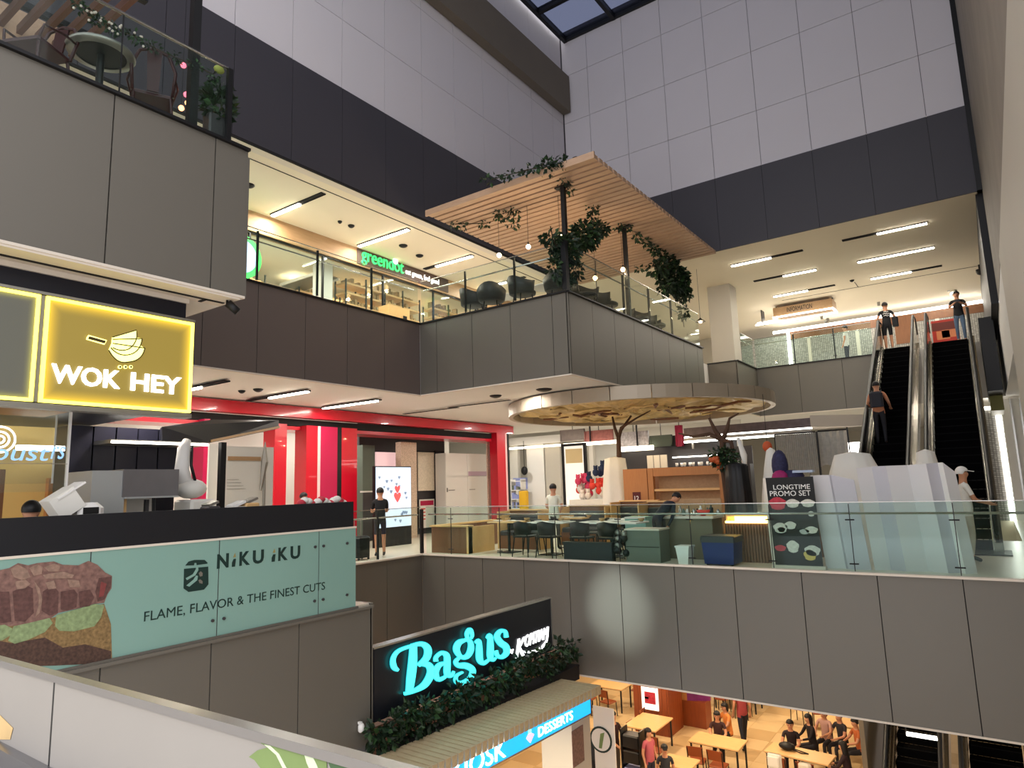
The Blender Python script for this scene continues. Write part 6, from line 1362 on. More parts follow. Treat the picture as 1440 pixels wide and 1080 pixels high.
for k in range(5):
    sub = bl[k*5:(k+1)*5] if k < 4 else bl[20:]
    lb = ['dark leafy shrub under the first half of the letter B', 'dark leafy shrub under the letters a and g', 'dark leafy shrub under the letters u and s', 'dark leafy shrub beneath the white script', 'tuft of dark leaves beyond the end of the black sign'][k]
    plant('planter_shrub', lb, 'plant', [(zz(x, y), (.13, ry, rz_)) for x, y, ry, rz_ in sub], 420 if k < 4 else 120, .11, [[zz(*sub[0][:2])-Vector((0, 0, .2)), zz(*sub[0][:2])]], 'shrubs in the trough under the black sign')

# kiosk canopy of L-shaped boards
ZC = -3.61; XK = -6.33
t = thing('kiosk_canopy', 'stepped canopy of pale boards bent down over a bright blue fascia', 'canopy', (-6.8, 9, ZC)); wood('board_beige', (206, 192, 150), (176, 150, 120), (2, 10, 10), .6)
first = None; n = 41
for i in range(n):
    y = 6.1+i*.132
    if first is None: first = MB().box(-7.18, XK, y, y+.102, ZC-.03, ZC).box(XK-.03, XK, y, y+.102, ZC-.15, ZC-.03).build('board', 'board_beige', t)
    else: o = bpy.data.objects.new('board', first.data); C.objects.link(o); o.parent = t; o.location = (0, i*.132, .0)
MB().box(-7.18, XK-.06, 6.1, 11.48, ZC-.06, ZC-.032).build('deck', 'joint', t)
emis('kiosk_blue', (14, 140, 226), .95)
MB().box(XK-.11, XK-.035, 6.1, 11.14, -4.01, ZC-.065).build('fascia', 'kiosk_blue', t); MB().box(XK-.12, XK-.03, 6.1, 11.15, -4.035, -4.01).build('fascia_edge', 'steel', t)
Xk = XK-.034
def ky(px, py): q = at(px, py, X=Xk); return q.y, q.z
a, b_ = ky(757, 1020)[0], ky(805, 996)[0]; zc0 = ky(781, 1017)[1]; zc1 = ky(781, 996)[1]
lettering('DESSERTS', a, b_, -3.955, -3.81, Xk, 'x', 'white_lit', t, .012, .0)
a, b_ = ky(634, 1080)[0], ky(711, 1045)[0]; lettering('KIOSK', a, b_, -3.98, -3.72, Xk, 'x', 'white_lit', t, .012, .0)
y = ky(745, 1024)[0]; MB().prism([(Xk, y-.10, -3.88), (Xk, y, -3.97), (Xk, y+.11, -3.87), (Xk, y+.03, -3.83), (Xk, y-.04, -3.83)], (.012, 0, 0)).build('ice_cream_cup', emis('kiosk_pink', (226, 150, 236), 1.0), t); MB().ball((Xk, y, -3.80), (.012, .05, .05)).build('ice_cream', emis('kiosk_cyan', (120, 240, 250), 1.0), t)
for y in (6.3, 11.3): MB().box(-7.1, -7.0, y, y+.1, ZL, ZC-.06).build('post', 'plaster', t)
t.rotation_euler = (-.03, 0, 0)
# kiosk counter and display
t = thing('kiosk_counter', 'dessert kiosk counter with a glass top and pictures on its front', 'counter', (-6.4, 9, ZL))
MB().box(-7.0, -6.2, 6.5, 10.4, ZL, -6.35).build('body', mat('kiosk_front', (170, 108, 96), .5, 0, .4, 6), t); MB().box(-7.05, -6.15, 6.45, 10.45, -6.35, -6.31).build('worktop', 'cream_trim', t)
MB().box(-6.2, -6.18, 6.5, 10.4, -6.31, -5.95).build('glass_screen', 'shop_glass', t); MB().box(-6.9, -6.15, 6.45, 10.45, -5.95, -5.93).build('glass_shelf', 'shop_glass', t); MB().box(-6.18, -6.14, 6.45, 10.45, -5.97, -5.93).build('edge_light', 'led', t)
mat('food_brown', (140, 84, 52), .6, 0, .5, 12); k_ = 0
for i in range(14):
    y = 6.8+.26*i
    for x in (-6.78, -6.45):
        b = MB(); m = ['food_white', 'food_red', 'food_brown', 'food_yellow', 'print_leaf'][rnd.randrange(5)]; b.lathe([(.08, 0), (.1, .02), (.095, .06), (.02, .1)], (x, y, -6.309), 10)
        o = b.build('dessert', m, t, True)
t = thing('kiosk_pillar', 'grey pillar with a small picture poster at the end of the kiosk', 'pillar', (-6.9, 11.2, ZL)); MB().box(-7.2, -6.55, 10.75, 11.4, ZL, -4.05).build('body', 'plaster', t); q = at(813, 1045, X=-6.54); MB().box(-6.548, -6.54, q.y-.2, q.y+.2, q.z-.35, q.z+.25).build('poster', 'meat', t)
q0, q1 = at(837, 1010, Y=13.2), at(851, 1010, Y=13.2)
t = thing('round_logo_banner', 'white banner with a round green logo beside the kiosk pillar', 'banner', (q0.x, 13.2, ZL)); MB().box(q0.x-.05, q1.x+.2, 13.2, 13.23, ZL, q0.z+.25).build('sheet', 'white_paint', t)
c = at(845, 1040, Y=13.19); MB().tube([(c.x, 13.195, c.z), (c.x, 13.185, c.z)], .26, 24).build('logo_ring', 'ink_green', t); MB().tube([(c.x, 13.185, c.z), (c.x, 13.18, c.z)], .22, 24).build('logo_field', 'white_paint', t); MB().prism([(c.x-.05, 13.178, c.z-.17), (c.x+.02, 13.178, c.z-.17), (c.x+.1, 13.178, c.z+.16), (c.x+.0, 13.178, c.z+.12)], (0, -.003, 0)).build('logo_leaf', 'print_leaf', t)
MB().box(q0.x, q1.x, 13.1, 13.4, ZL, ZL+.03).build('base', 'dark_metal', t)

# ------------------------------------------------------------------ food court
for i in range(9):
    for j in range(6):
        pass
for x, y in [(-9, 15), (-6, 15), (-3, 15), (-9, 18.5), (-6, 18.5), (-3, 18.5), (-9, 22), (-5.5, 22), (-12, 20), (-12, 25), (-8, 26), (-4, 24), (-6.9, 9)]: lamp((x, y, CL-.075), 36, (1, .80, .55), r=.15)
lamp((-6.75, 8.5, -4.05), 22, (1, .85, .65), r=.1)
# tiled floor strips: large pale tiles
tl = st('floor_tiles_lower', MB().box(-14, .5, 13.0, 13.001, ZL+.0005, ZL+.001), 'floor_low'); first = None
mat('tile_a', (214, 184, 138), .3, 0, .08, 2); mat('tile_b', (196, 164, 118), .3, 0, .08, 2); dat = {}
for i in range(18):
    for j in range(11):
        m = 'tile_a' if (i*7+j*3) % 5 < 3 else 'tile_b'
        if m not in dat: o = MB().box(0, .79, 0, .79, 0, .006).build('tile', m, tl); dat[m] = o.data
        else: o = bpy.data.objects.new('tile', dat[m]); C.objects.link(o); o.parent = tl
        o.location = (-14+i*.8, 15+j*.8, ZL+.001)
# timber clad pillar with poster
t = thing('timber_pillar', 'big square pillar clad in red brown timber with a white poster', 'pillar', (-8.9, 20, ZL))
MB().box(-9.6, -8.55, 19.5, 20.5, ZL, CL-.07).build('core', 'joint', t)
for k in range(7): x = -9.62+k*.153; MB().box(x, x+.147, 19.46, 19.5, ZL, CL-.07).build('plank', 'wood_red', t)
for k in range(6): y = 19.47+k*.172; MB().box(-8.55, -8.51, y, y+.166, ZL, CL-.07).build('plank', 'wood_red', t)
tl_, br_ = at(902, 965, Y=19.45), at(927, 1000, Y=19.45)
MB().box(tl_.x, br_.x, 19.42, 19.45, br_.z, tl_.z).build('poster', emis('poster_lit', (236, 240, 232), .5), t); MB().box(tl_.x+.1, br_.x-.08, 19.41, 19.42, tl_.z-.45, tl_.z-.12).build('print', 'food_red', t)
MB().box(tl_.x+.1, br_.x-.3, 19.41, 19.42, br_.z+.3, br_.z+.36).build('print', 'print_leaf', t)
q0, q1 = at(946, 990, Y=20.3), at(966, 990, Y=20.3)
t = thing('purple_panel', 'upright orange and purple illustrated panel next to the timber pillar', 'panel', (q0.x, 20.6, ZL)); MB().box(q0.x, q0.x+.35, 20.6, 20.75, ZL+.75, CL-.07).build('side', 'wood_orange', t); MB().prism([(q0.x+.35, 20.6, ZL+.75), (q0.x+.95, 20.9, ZL+.75), (q0.x+.95, 20.9, CL-.1), (q0.x+.35, 20.6, CL-.1)], (0, .1, 0)).build('picture', mat('purple', (120, 40, 110), .5, 0, .6, 5), t); MB().box(q0.x, q0.x+.9, 20.62, 21.1, ZL, ZL+.75).build('plinth', 'wood_red', t)
# food-court furniture
def ftable(label, x, y, w_, d, rz=0):
    t = thing('food_court_table', label, 'table', (0, 0, 0), 'pale wooden tables in the food court')
    MB().bevbox(-w_/2, w_/2, -d/2, d/2, .715, .75, .01).build('tabletop', 'wood_light', t); MB().box(-w_/2+.02, w_/2-.02, -d/2+.02, d/2-.02, .70, .715).build('underframe', 'dark_metal', t)
    for sx in (-1, 1):
        for sy in (-1, 1): MB().box(sx*(w_/2-.06)-.02, sx*(w_/2-.06)+.02, sy*(d/2-.06)-.02, sy*(d/2-.06)+.02, 0, .70).build('leg', 'dark_metal', t)
    place(t, (x, y, ZL), rz)
ftable('pale table at the foot of the timber pillar', -8.65, 18.35, .95, 1.25); ftable('pale table beyond the purple panel, shared by two diners', -6.55, 17.95, 1.3, .8); ftable('large pale table with a black bag on it', -4.6, 18.15, 1.5, .7, -.08)
ftable('pale back table close under the fascia', -4.0, 21.0, 1.1, .8); ftable('pale table in the dark corner behind the maroon shirt', -11.2, 21.0, 1.2, .8); ftable('small pale table cut off by the bottom of the view', -6.9, 16.2, .8, .7); ftable('pale table behind the timber pillar group', -7.6, 23.0, 1.4, .8)
def cchair(label):
    t = thing('food_court_chair', label, 'chair', (0, 0, 0), 'brown wooden chairs in the food court')
    MB().bevbox(-.2, .2, -.2, .2, .44, .47, .015).build('seat', 'wood_red', t); MB().prism([(-.19, .2, .62), (.19, .2, .62), (.2, .24, .86), (-.2, .24, .86)], (0, .02, 0)).build('backrest', 'wood_red', t)
    for s in (-1, 1):
        MB().tube([(s*.18, -.18, .44), (s*.2, -.2, 0)], .014, 6).build('leg', 'dark_metal', t); MB().tube([(s*.18, .25, .84), (s*.18, .2, .45), (s*.2, .24, 0)], .014, 6).build('leg', 'dark_metal', t)
    return t
cc = cchair('wooden chair tucked behind the table at the pillar foot'); place(cc, (-9.35, 18.9, ZL), -PI/2)
for x, y, a, lb in [(-8.0, 17.3, PI, 'empty wooden chair on the open side of the pillar table'), (-6.3, 17.2, PI, 'empty wooden chair facing the two diners'), (-6.85, 17.2, PI+.2, 'second empty wooden chair facing the two diners'), (-4.95, 17.55, PI+.1, 'wooden chair with a white jacket over its back'), (-4.3, 17.55, PI, 'wooden chair with a pale bag over its back'),
                    (-10.6, 21.8, 0, 'wooden chair in the dark corner, far side'), (-11.6, 20.2, PI, 'wooden chair in the dark corner, near side'), (-10.9, 20.2, PI-.2, 'wooden chair in the dark corner next to the near one'), (-5.0, 22.4, .3, 'tall dark chair under the fascia edge, first'), (-5.6, 22.5, -.2, 'tall dark chair under the fascia edge, second'), (-7.2, 22.2, PI, 'wooden chair before the table behind the pillar group'), (-7.9, 22.3, PI, 'other wooden chair before the table behind the pillar group')]: dup(cc, (x, y, ZL), a, lb)
b = MB(); b.bevbox(-5.12, -4.8, 17.24, 17.32, ZL+.55, ZL+.95, .03); b.bevbox(-5.1, -4.83, 17.14, 17.24, ZL+.7, ZL+.93, .03); solo('white_jacket', 'white jacket hung over the back of a chair at the large table', 'jacket', b, 'sheet')
b = MB(); b.bevbox(-4.42, -4.14, 17.16, 17.30, ZL+.5, ZL+.9, .05); solo('pale_bag', 'pale cream bag hanging at the large table', 'bag', b, 'cream_trim')
b = MB(); b.ball((-4.9, 18.2, ZL+.84), (.2, .14, .09), n=12); b.tube([(-4.75, 18.15, ZL+.8), (-4.55, 18.1, ZL+.765), (-4.4, 18.15, ZL+.765), (-4.55, 18.22, ZL+.765), (-4.73, 18.2, ZL+.8)], .014, 6); solo('black_handbag', 'black handbag with a looped strap on the large table', 'bag', b, 'black', None, True)
t = thing('shopping_rack', 'dark rack of folded denim blue goods beside the person in pink', 'rack', (-7.9, 15.8, ZL)); 
for z, m in ((.3, 'poster_blue'), (.7, 'case_black'), (1.05, 'case_black')): MB().bevbox(-8.1, -7.65, 15.6, 15.95, ZL+z, ZL+z+.28, .03).build('shelf_goods', m, t)
for x in (-8.12, -7.63): MB().box(x-.015, x+.015, 15.6, 15.95, ZL, ZL+1.45).build('frame', 'case_black', t)
# dark shops at the back of the food court
t = thing('shop_counter', 'dim stall counters at the back of the food court', 'stall', (-12, 30, ZL)); MB().box(-18, -8, 29.5, 30.2, ZL, ZL+1.1).build('counter', 'wood_red', t); MB().box(-18, -8, 30.2, 30.4, ZL+2.2, CL-.07).build('fascia', 'door_grey', t); MB().box(-18, -8, 31.5, 31.7, ZL, CL-.07).build('back', 'meat_dark', t)
st('trim_61', MB().box(-3.1, -3.0, 17.5, 27, ZL, CL-.07), 'beam_tan'); 
t = thing('cream_board', 'cream partition board with a black and white edge behind the diners', 'partition', (-8, 22, ZL)); q0, q1 = at(970, 985, Y=23.6), at(990, 985, Y=23.6); MB().box(q0.x, q1.x+.1, 23.6, 23.7, ZL+.0, ZL+2.9).build('board', 'cream_trim', t)
for k in range(4): MB().box(q1.x+.12+k*.16, q1.x+.19+k*.16, 23.6, 23.66, ZL, ZL+2.6).build('post', 'white_paint' if k % 2 else 'black', t)
MB().box(q1.x+.1, q1.x+2.2, 23.7, 23.8, ZL, ZL+2.7).build('dark_panel', 'case_black', t)
q = at(1296, 1036, Y=17.2); b = MB(); b.box(q.x-.28, q.x+.28, 17.2, 17.28, q.z-.03, q.z+.03); b.box(q.x-.3, q.x-.28, 17.22, 17.26, q.z, CL, 1); b.box(q.x+.28, q.x+.3, 17.22, 17.26, q.z, CL, 1); solo('strip_light', 'white tube light hanging over the lower escalator', 'light', b, ['led', 'dark_metal'])
# unseen lamps added above the viewer's landing to warm and brighten the fascia
for x in (-5, -1.5, 2): lamp((x, -2.5, 2.3), 38, (1, .90, .78), size=(1.2, .3))
# ------------------------------------------------------------------ people
def m_cloth(rgb): 
    n = 'cloth_%d_%d_%d' % rgb; return n if mat(n, rgb, .8, 0, .12, 6) else n
SKIN = mat('skin', (196, 140, 108), .55); mat('skin_dark', (150, 100, 74), .55); mat('hair', (22, 18, 18), .6); mat('eye_dark', (20, 16, 16), .3); mat('lips', (150, 80, 74), .5)
def person(label, loc, rz, top=(30, 30, 34), legs=(30, 32, 40), shoe=(40, 38, 38), sleeve='short', trousers='long', hair='short', sit=False, lean=0., arms=None, H=1.68, skin='skin', haircol='hair', stride=0., seat=.46, face=False, group=None, headturn=0.):
    k = H/1.72
    P = {}; Rr = {}; E_ = []
    def J(n, p, r, par=None):
        P[n] = Vector(p); Rr[n] = r
        if par: E_.append((par, n))
    dz = (seat+.11-.95) if sit else 0
    def up(p): # lean the trunk about the hips
        v = Vector(p)-Vector((0, 0, .95)); c, s = math.cos(lean), math.sin(lean); return Vector((v.x, v.y*c+v.z*s, -v.y*s+v.z*c+.95+dz))
    J('pelvis', up((0, 0, .95)), .125); J('spine', up((0, .01, 1.12)), .112, 'pelvis'); J('chest', up((0, 0, 1.32)), .128, 'spine'); J('neck', up((0, -.005, 1.47)), .055, 'chest')
    ht = headturn
    def hd(p): v = Vector(p); c, s = math.cos(ht), math.sin(ht); return up((v.x*c-v.y*s, v.x*s+v.y*c, v.z))
    J('head0', hd((0, .01, 1.555)), .062, 'neck'); J('head1', hd((0, .012, 1.625)), .090, 'head0'); J('head2', hd((0, -.002, 1.69)), .070, 'head1')
    J('nose', hd((0, .108, 1.615)), .014, 'head1')
    for s in (-1, 1):
        t = 'lr'[s > 0]
        J('ear'+t, hd((s*.092, -.005, 1.62)), .014, 'head1')
        J('sh'+t, up((s*.165, 0, 1.415)), .058, 'chest')
        a = arms[(s+1)//2] if arms else None
        el = up(a[0]) if a else up((s*.225, -.02, 1.13)); wr = up(a[1]) if a else up((s*.235, .06, .90))
        J('el'+t, el, .04, 'sh'+t); J('wr'+t, wr, .027, 'el'+t)
        d = (wr-el).normalized(); pc = wr+d*.075; J('palm'+t, pc, .030, 'wr'+t)
        sd = d.cross(Vector((0, 0, 1))); sd = sd.normalized() if sd.length > .2 else Vector((0, 1, 0)); cu = d.cross(sd).normalized()
        for f in range(4):
            o = sd*(f-1.5)*.021; L = (.07, .08, .075, .058)[f]; J('f%d%s' % (f, t), pc+o+d*L*.6, .0085, 'palm'+t); J('g%d%s' % (f, t), pc+o+d*L-cu*.018, .0075, 'f%d%s' % (f, t))
        J('th'+t, wr+d*.045-sd*.045, .009, 'palm'+t)
        J('hip'+t, (s*.085, 0, .90+dz), .088, 'pelvis')
        if sit: kn, an = (s*.11, .42, seat+.06), (s*.11, .40, .09)
        else: kn, an = (s*.095, .03+stride*s*.16, .50), (s*.095, -.02+stride*s*.32, .09)
        J('kn'+t, kn, .058, 'hip'+t); J('an'+t, an, .038, 'kn'+t); J('toe'+t, (an[0]+s*.01, an[1]+.15, .030), .036, 'an'+t)
    names = list(P); me = bpy.data.meshes.new('body'); me.from_pydata([P[n]*k for n in names], [(names.index(a), names.index(b)) for a, b in E_], [])
    o = bpy.data.objects.new('body', me); C.objects.link(o); sk = o.modifiers.new('s', 'SKIN'); sk.use_smooth_shade = True
    for i, n in enumerate(names): v = me.skin_vertices[0].data[i]; v.radius = (Rr[n]*k, Rr[n]*k); v.use_root = n == 'pelvis'
    sb = o.modifiers.new('u', 'SUBSURF'); sb.levels = 1; sb.render_levels = 1
    m2 = bpy.data.meshes.new_from_object(o.evaluated_get(bpy.context.evaluated_depsgraph_get())); bpy.data.objects.remove(o)
    tm, lm, sm = m_cloth(top), m_cloth(legs), m_cloth(shoe)
    for n in (skin, tm, lm, sm): m2.materials.append(M[n])
    segs = [(P[a]*k, P[b]*k, a, b, (Rr[a]+Rr[b])*k/2) for a, b in E_]
    nm = k*P['neck'].z
    for p in m2.polygons:
        c = p.center; best = None
        for a, b, na, nb, rr_ in segs:
            ab = b-a; u = max(0, min(1, (c-a).dot(ab)/max(1e-9, ab.length_squared))); d = (c-a-ab*u).length/rr_**.6
            if best is None or d < best[0]: best = (d, na, nb, u)
        _, na, nb, u = best
        if nb in ('spine', 'chest') or nb.startswith('hip'): z = 1 if (c.z > k*(.875+dz) and not (sit and c.y > .1*k and c.z < k*(.95+dz))) else 2
        elif nb == 'neck': z = 1 if u < .75 else 0
        elif nb.startswith('sh'): z = 1
        elif nb.startswith('el'): z = 1 if (sleeve == 'long' or u < .62) else 0
        elif nb.startswith('wr'): z = 1 if sleeve == 'long' and u < .92 else 0
        elif nb.startswith('hip'): z = 2
        elif nb.startswith('kn'): z = 2 if trousers == 'long' or u < .82 else 0
        elif nb.startswith('an'): z = 2 if trousers == 'long' and u < .9 else (3 if u > .93 else 0)
        elif nb.startswith('toe'): z = 3
        else: z = 0
        p.material_index = z; p.use_smooth = True
    t = thing('person', label, 'person', (0, 0, 0), group)
    m2.name = 'body'; ob = bpy.data.objects.new('body', m2); C.objects.link(ob); ob.parent = t
    h = P['head1']*k; fw = (P['nose']-P['head1']).normalized(); fw = (fw-Vector((0, 0, fw.z*.6))).normalized(); R_ = fw.cross(Vector((0, 0, 1))).normalized(); U_ = R_.cross(fw)
    def hp(x, y, z): return h+R_*x*k+fw*y*k+U_*z*k
    # hair: shell over the crown and back
    b = MB(); vs = []; fs = []; n = 16; K = 7
    longh = {'short': -.03, 'long': -.34, 'bob': -.12, 'cap': -.0, 'hijab': -.30}[hair]
    for j in range(K+1):
        f = j/K
        for i in range(n):
            a = 2*PI*i/n; ca, sa = math.cos(a), math.sin(a); front = max(0, sa)
            th = f*(PI*.62 if hair in ('short', 'cap') else PI*.56); r_ = math.sin(th)*.108 if f < 1 or 1 else 0
            z = .03+math.cos(th)*.108
            if j >= K-1 and hair in ('long', 'bob', 'hijab') and front < .5: z += longh*(.5 if j == K-1 else 1)*(1-front); r_ = .105+(.03 if hair == 'hijab' else -.005)*(j-K+2)
            if front > .35 and j >= K-2 and hair != 'hijab': z = max(z, .045-.01*0); r_ = min(r_, .1)
            vs.append(hp(r_*ca*.92, r_*sa*1.02-.012, z))
    for j in range(K):
        for i in range(n): fs.append((j*n+i, j*n+(i+1) % n, (j+1)*n+(i+1) % n, (j+1)*n+i))
    fs.append(tuple(range(n))); b.add(vs, fs)
    b.build({'cap': 'cap', 'hijab': 'headscarf'}.get(hair, 'hair'), haircol, t, True)
    if hair == 'cap': b = MB(); b.prism([hp(-.07, .08, .05), hp(.07, .08, .05), hp(.05, .18, .035), hp(-.05, .18, .035)], U_*.01); b.build('cap_peak', haircol, t)
    if face:
        for s in (-1, 1): MB().ball(hp(s*.033, .088, .012), .011*k, n=8, k=4).build('eye', 'eye_dark', t, True)
        b = MB(); b.tube([hp(-.022, .092, -.045), hp(0, .098, -.047), hp(.022, .092, -.045)], .005*k, 5); b.build('mouth', 'lips', t)
    t['_top'] = k*1.72
    del t['_top']
    place(t, loc, rz); return t
def away(x, y): return math.atan2(-x, y)
def toward(x, y): return away(x, y)+PI

# middle level
FRONT = ((-.2, .14, 1.12), (-.07, .3, 1.2)), ((.2, .14, 1.12), (.07, .3, 1.2))
person('person in black shirt and dark shorts seen from behind beside the suitcase', (-12.42, 11.75, ZM), away(-12.42, 11.75)+.15, (22, 22, 26), (34, 34, 50), (60, 60, 64), trousers='short', arms=FRONT, H=1.64)
x, y = at(781, 770, Y=14.4).x, 14.4
person('person in a white shirt seen from behind between the timber booths', (x, y, ZM), away(x, y)-.3, (222, 222, 206), (70, 66, 60), (30, 30, 32), arms=(((-.22, .05, 1.13), (-.12, .2, 1.05)), ((.22, .05, 1.13), (.12, .22, 1.02))), H=1.6)
x, y = at(1363, 760, Y=14.8).x, 14.8
person('worker in white shirt and white cap at the end of the hoarding', (x+.02, y, ZM), -PI/2+.2, (232, 230, 222), (196, 192, 176), (40, 38, 36), hair='cap', haircol='white_paint', arms=(((-.2, .12, 1.13), (-.1, .34, 1.08)), ((.2, .12, 1.13), (.06, .36, 1.06))), H=1.66)
x, y = at(926, 770, Y=13.35).x, 13.35
person('person in a dark navy top bending over beside the serving counter', (x, y, ZM), -.6, (28, 30, 44), (44, 42, 44), (30, 30, 30), sleeve='long', lean=.95, arms=(((-.2, .2, 1.15), (-.15, .3, .95)), ((.2, .2, 1.15), (.15, .3, .95))), H=1.6)
x, y = at(45, 720, X=-8.5).y, 0
person('cook with a black cap, only the head showing over the black guard', (-8.5, at(44, 716, X=-8.5).y, ZM), 1.2, (40, 40, 44), hair='cap', haircol='black', H=1.58, face=True)
c = at(427, 697, X=-13.2); person('person with dark hair behind the paper sacks, before the red pillars', (-13.2, c.y, ZM), -1.2, (60, 40, 44), H=1.58, face=True)
c = at(366, 697, X=-12.9); person('person with dark hair behind the stall counter, by the closed umbrella', (-12.9, c.y, ZM), -2.2, (120, 40, 50), H=1.58)
# upper level and escalator
def zesc(y): return ZM+max(0, min(5.8, math.ceil((y-YE0)/(.2/SL))*.2))
y = 26.15; x = at(1250, 480, Y=y).x
pt = person('person in black shirt and shorts at the top of the first escalator', (x, y, ZU+.02), away(x, y)+.1, (26, 26, 30), (24, 24, 28), (200, 190, 180), trousers='short', H=1.7, arms=(((-.28, -.02, 1.16), (-.2, .1, 1.0)), ((.28, -.02, 1.16), (.3, .0, .92))))
for zc_, w_ in ((1.36, .07), (1.29, .1), (1.22, .08)):
    MB().tube([(-w_, -.128, zc_), (-w_*.3, -.139, zc_+.02), (w_*.4, -.139, zc_-.015), (w_, -.128, zc_+.01)], .014, 6).build('back_print', 'white_paint', pt)
MB().bevbox(.16, .34, -.2, -.02, .82, 1.16, .04).build('shoulder_bag', m_cloth((30, 30, 34)), pt)
y = 26.3; x = at(1352, 470, Y=y).x
person('person in jeans holding up a phone at the top of the empty escalator', (x, y, ZU+.02), toward(x, y), (24, 22, 24), (84, 104, 128), (190, 186, 184), arms=(((-.25, .1, 1.2), (-.05, .26, 1.32)), ((.25, .1, 1.2), (.05, .26, 1.32))), H=1.72, face=True)
y = 28.5; x = at(1189, 470, Y=y).x
person('person in white walking behind the landing glass, only the head showing', (x, y, ZU), 1.4, (222, 220, 216), (60, 60, 70), H=1.6)
y = 20.55; x = -2.33; z = zesc(y)+.0
pr = person('rider in an orange top with a dark rucksack standing on the first escalator', (x, y, z), 0.05, (206, 140, 104), (40, 40, 46), (40, 40, 44), H=1.7, arms=(((-.26, .05, 1.14), (-.2, .25, 1.1)), ((.26, .02, 1.14), (.28, .2, 1.05))), lean=.08)
b = MB(); b.bevbox(x-.16, x+.16, y-.30, y-.12, z+1.0, z+1.42, .05); b.tube([(x-.1, y-.14, z+1.4), (x-.11, y-.02, z+1.47), (x-.11, y+.1, z+1.38)], .016, 5); b.tube([(x+.1, y-.14, z+1.4), (x+.11, y-.02, z+1.47), (x+.11, y+.1, z+1.38)], .016, 5)
solo('rucksack', 'dark grey rucksack on the back of the escalator rider', 'bag', b, m_cloth((44, 46, 54)), None)

# food court
ZF = ZL
def fc(px, py, hz): q = at(px, py, Z=hz); return q.x, q.y
def stand_p(px, py, H, *a, **k): x, y = fc(px, py, ZF+H-.03); rzk = k.pop('rz'); return person(k.pop('label'), (x, y, ZF), rzk if not callable(rzk) else rzk(x, y), *a, H=H, **k)
stand_p(861, 1003, 1.7, (52, 26, 28), (96, 88, 78), label='person in a maroon and black shirt standing by the round logo banner', rz=lambda x, y: -PI/2-.4, arms=(((-.22, .12, 1.13), (-.12, .36, 1.0)), ((.22, .12, 1.13), (.1, .38, .98))))
stand_p(835, 1044, 1.58, (18, 18, 26), (20, 20, 28), label='person in a long black headscarf at the kiosk display', rz=.3, hair='hijab', haircol='black', sleeve='long')
stand_p(911, 1027, 1.5, (184, 92, 104), (40, 44, 60), label='person in a pink shirt standing in the middle of the food court', rz=-1.9, hair='bob')
stand_p(934, 1050, 1.45, (46, 46, 50), (36, 36, 40), label='person with a black cap and grey necklace beside the one in pink', rz=-2.6, hair='cap', haircol='black', face=True)
x, y = -6.45, 19.75
person('person in a red patterned shirt walking under the edge of the fascia', (x, y, ZF), .6, (150, 60, 62), (30, 32, 44), (30, 30, 32), stride=.9, H=1.72)
def sit_p(px, py, label, rz, *a, **k):
    s = k.pop('seat', .46); x, y = fc(px, py, ZF+s+.78); return (x, y), person(label, (x, y, ZF), rz, *a, sit=True, seat=s, **k)
TB = (((-.22, .16, 1.2), (-.12, .36, 1.17)), ((.22, .16, 1.2), (.12, .36, 1.17)))
seats = []
for px, py, lb, rz, top, kw in [
    (1008, 1001, 'diner with loose hair in a dark top at the end of the pillar table', PI+.3, (60, 34, 36), dict(hair='long', face=True)),
    (1022, 990, 'diner in an orange top behind the long haired one', PI*.8, (214, 130, 62), dict(hair='bob', face=True)),
    (1111, 1013, 'diner in a black shirt facing out from the large table', PI+.1, (36, 24, 30), dict(face=True)),
    (1140, 1006, 'diner with long black hair in a black top at the large table', 2.3, (26, 18, 22), dict(hair='long', sleeve='long')),
    (1190, 1046, 'diner with long hair in a dark dress at the open end of the large table', 1.5, (40, 22, 28), dict(hair='long', sleeve='long')),
    (1159, 998, 'diner in a pale top at the back table close to the fascia', 2.9, (190, 150, 140), dict(face=True)),
    (1182, 1003, 'diner with black hair in the middle of the back table', 2.6, (44, 40, 44), dict()),
    (1206, 1012, 'diner in an orange brown top at the far end of the back table', 2.2, (180, 96, 50), dict())]:
    (x, y), _ = sit_p(px, py, lb, rz, top, (40, 38, 44), arms=TB, lean=.12, H=1.62, **kw); seats.append((x, y, rz, lb))

# phones held by the two standing figures
x, y = -12.42, 11.75; a = away(x, y)+.15; f = Vector((-math.sin(a), math.cos(a), 0))
b = MB(); c = Vector((x, y, ZM+1.19))+f*.38; b.obox(c, (.075, .012, .15), (-.5, 0, a)); solo('phone', 'dark phone held by the person beside the suitcase', 'phone', b, 'case_black')
y = 26.3; x = at(1352, 470, Y=y).x; a = toward(x, y); f = Vector((-math.sin(a), math.cos(a), 0))
b = MB(); c = Vector((x, y, ZU+1.37))+f*.36; b.obox(c, (.16, .012, .08), (0, 0, a)); solo('phone', 'dark phone held level at the top of the empty escalator', 'phone', b, 'case_black')

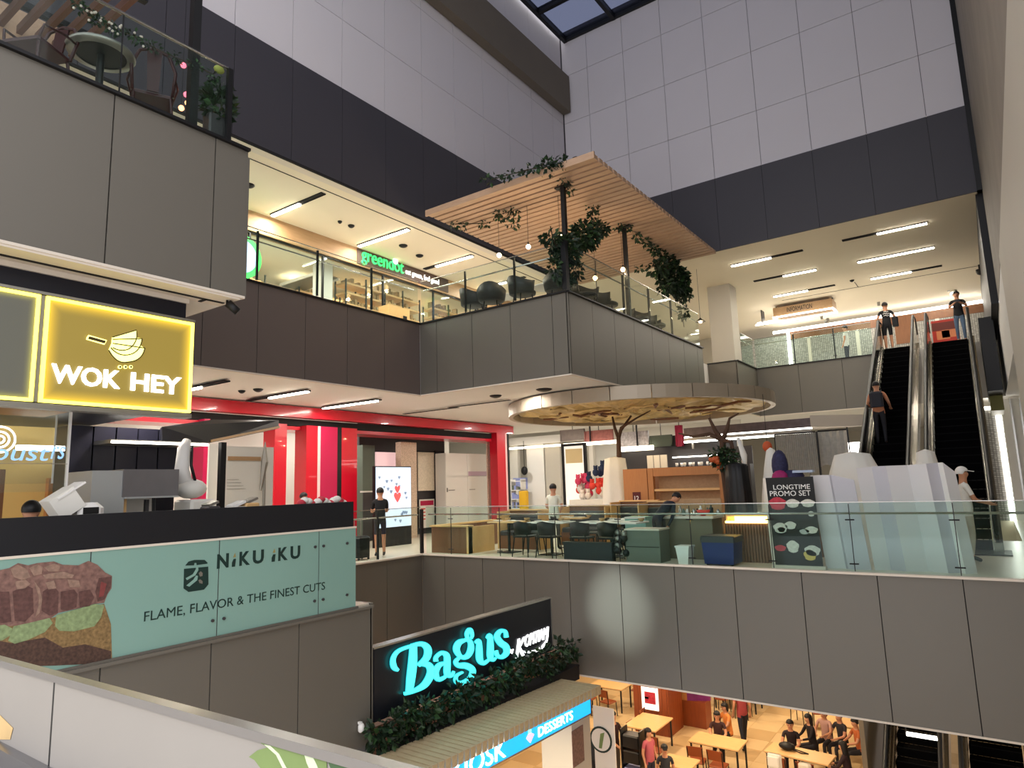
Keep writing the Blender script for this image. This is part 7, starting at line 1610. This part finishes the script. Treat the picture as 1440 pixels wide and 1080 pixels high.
# spot and its fixture, added to imitate a bright reflection on the long fascia
t = thing('added_spot', 'small added black spot under the corner of the left balcony soffit', 'lamp', (-7.3, 4.45, 2.2))
MB().tube([(-7.3, 4.42, 2.30), (-7.24, 4.52, 2.20)], .05, 10).build('can', 'black', t, True); MB().box(-7.31, -7.29, 4.40, 4.42, 2.28, 2.36).build('stem', 'black', t)
d = bpy.data.lights.new('spot', 'SPOT'); d.energy = 2600; d.spot_size = .19; d.spot_blend = 1; d.shadow_soft_size = .05; d.color = (.86, 1, .98)
o = bpy.data.objects.new('spot', d); C.objects.link(o); o.location = (-7.22, 4.56, 2.17); v = Vector((-6.35, Y0, -2.45))-o.location; o.rotation_euler = v.to_track_quat('-Z', 'Y').to_euler()

# ------------------------------------------------------------------ second level of parts
SUB = {'bracket': ('handrail',), 'glass_cap': ('pane',), 'tube': ('slot',), 'light_edge': ('housing',), 'eye': ('body',), 'mouth': ('body',), 'cap_peak': ('cap',), 'food_picture': ('sheet',), 'lettering': ('sheet', 'backing', 'box', 'fascia', 'board'),
       'handle': ('door', 'body', 'shell'), 'bulb': ('socket',), 'wheel': ('shell',), 'caster': ('body',), 'screen': ('housing',), 'heart': ('housing',), 'small_heart': ('housing',), 'print': ('board', 'body', 'poster'), 'back_cushion': ('back_panel',),
       'top_rail': ('back_panel',), 'letter': ('board', 'face', 'backing'), 'letter_halo': ('board',), 'skirt': ('truss_cladding',), 'light_strip': ('box',), 'logo_stroke': ('logo',), 'logo_dot': ('logo',), 'label': ('door',), 'label_strip': ('door',), 'clamp': ('pane',), 'seam': ('body',), 'top': ('body',)}
for t in [o for o in list(C.objects) if o.parent is None and o.get('category') and o.type == 'EMPTY']:
    kids = list(t.children); by = {}
    for k in kids: by.setdefault(k.name.split('.')[0], []).append(k)
    for k in kids:
        nm = k.name.split('.')[0]
        for pn in SUB.get(nm, ()):
            if pn in by and pn != nm:
                def cen(q): 
                    bb = q.bound_box; return q.location+sum((Vector(c) for c in bb), Vector())/8
                p = min(by[pn], key=lambda q: (cen(q)-cen(k)).length)
                if p.parent is t and not k.children: k.parent = p; k.location = k.location-p.location
                break
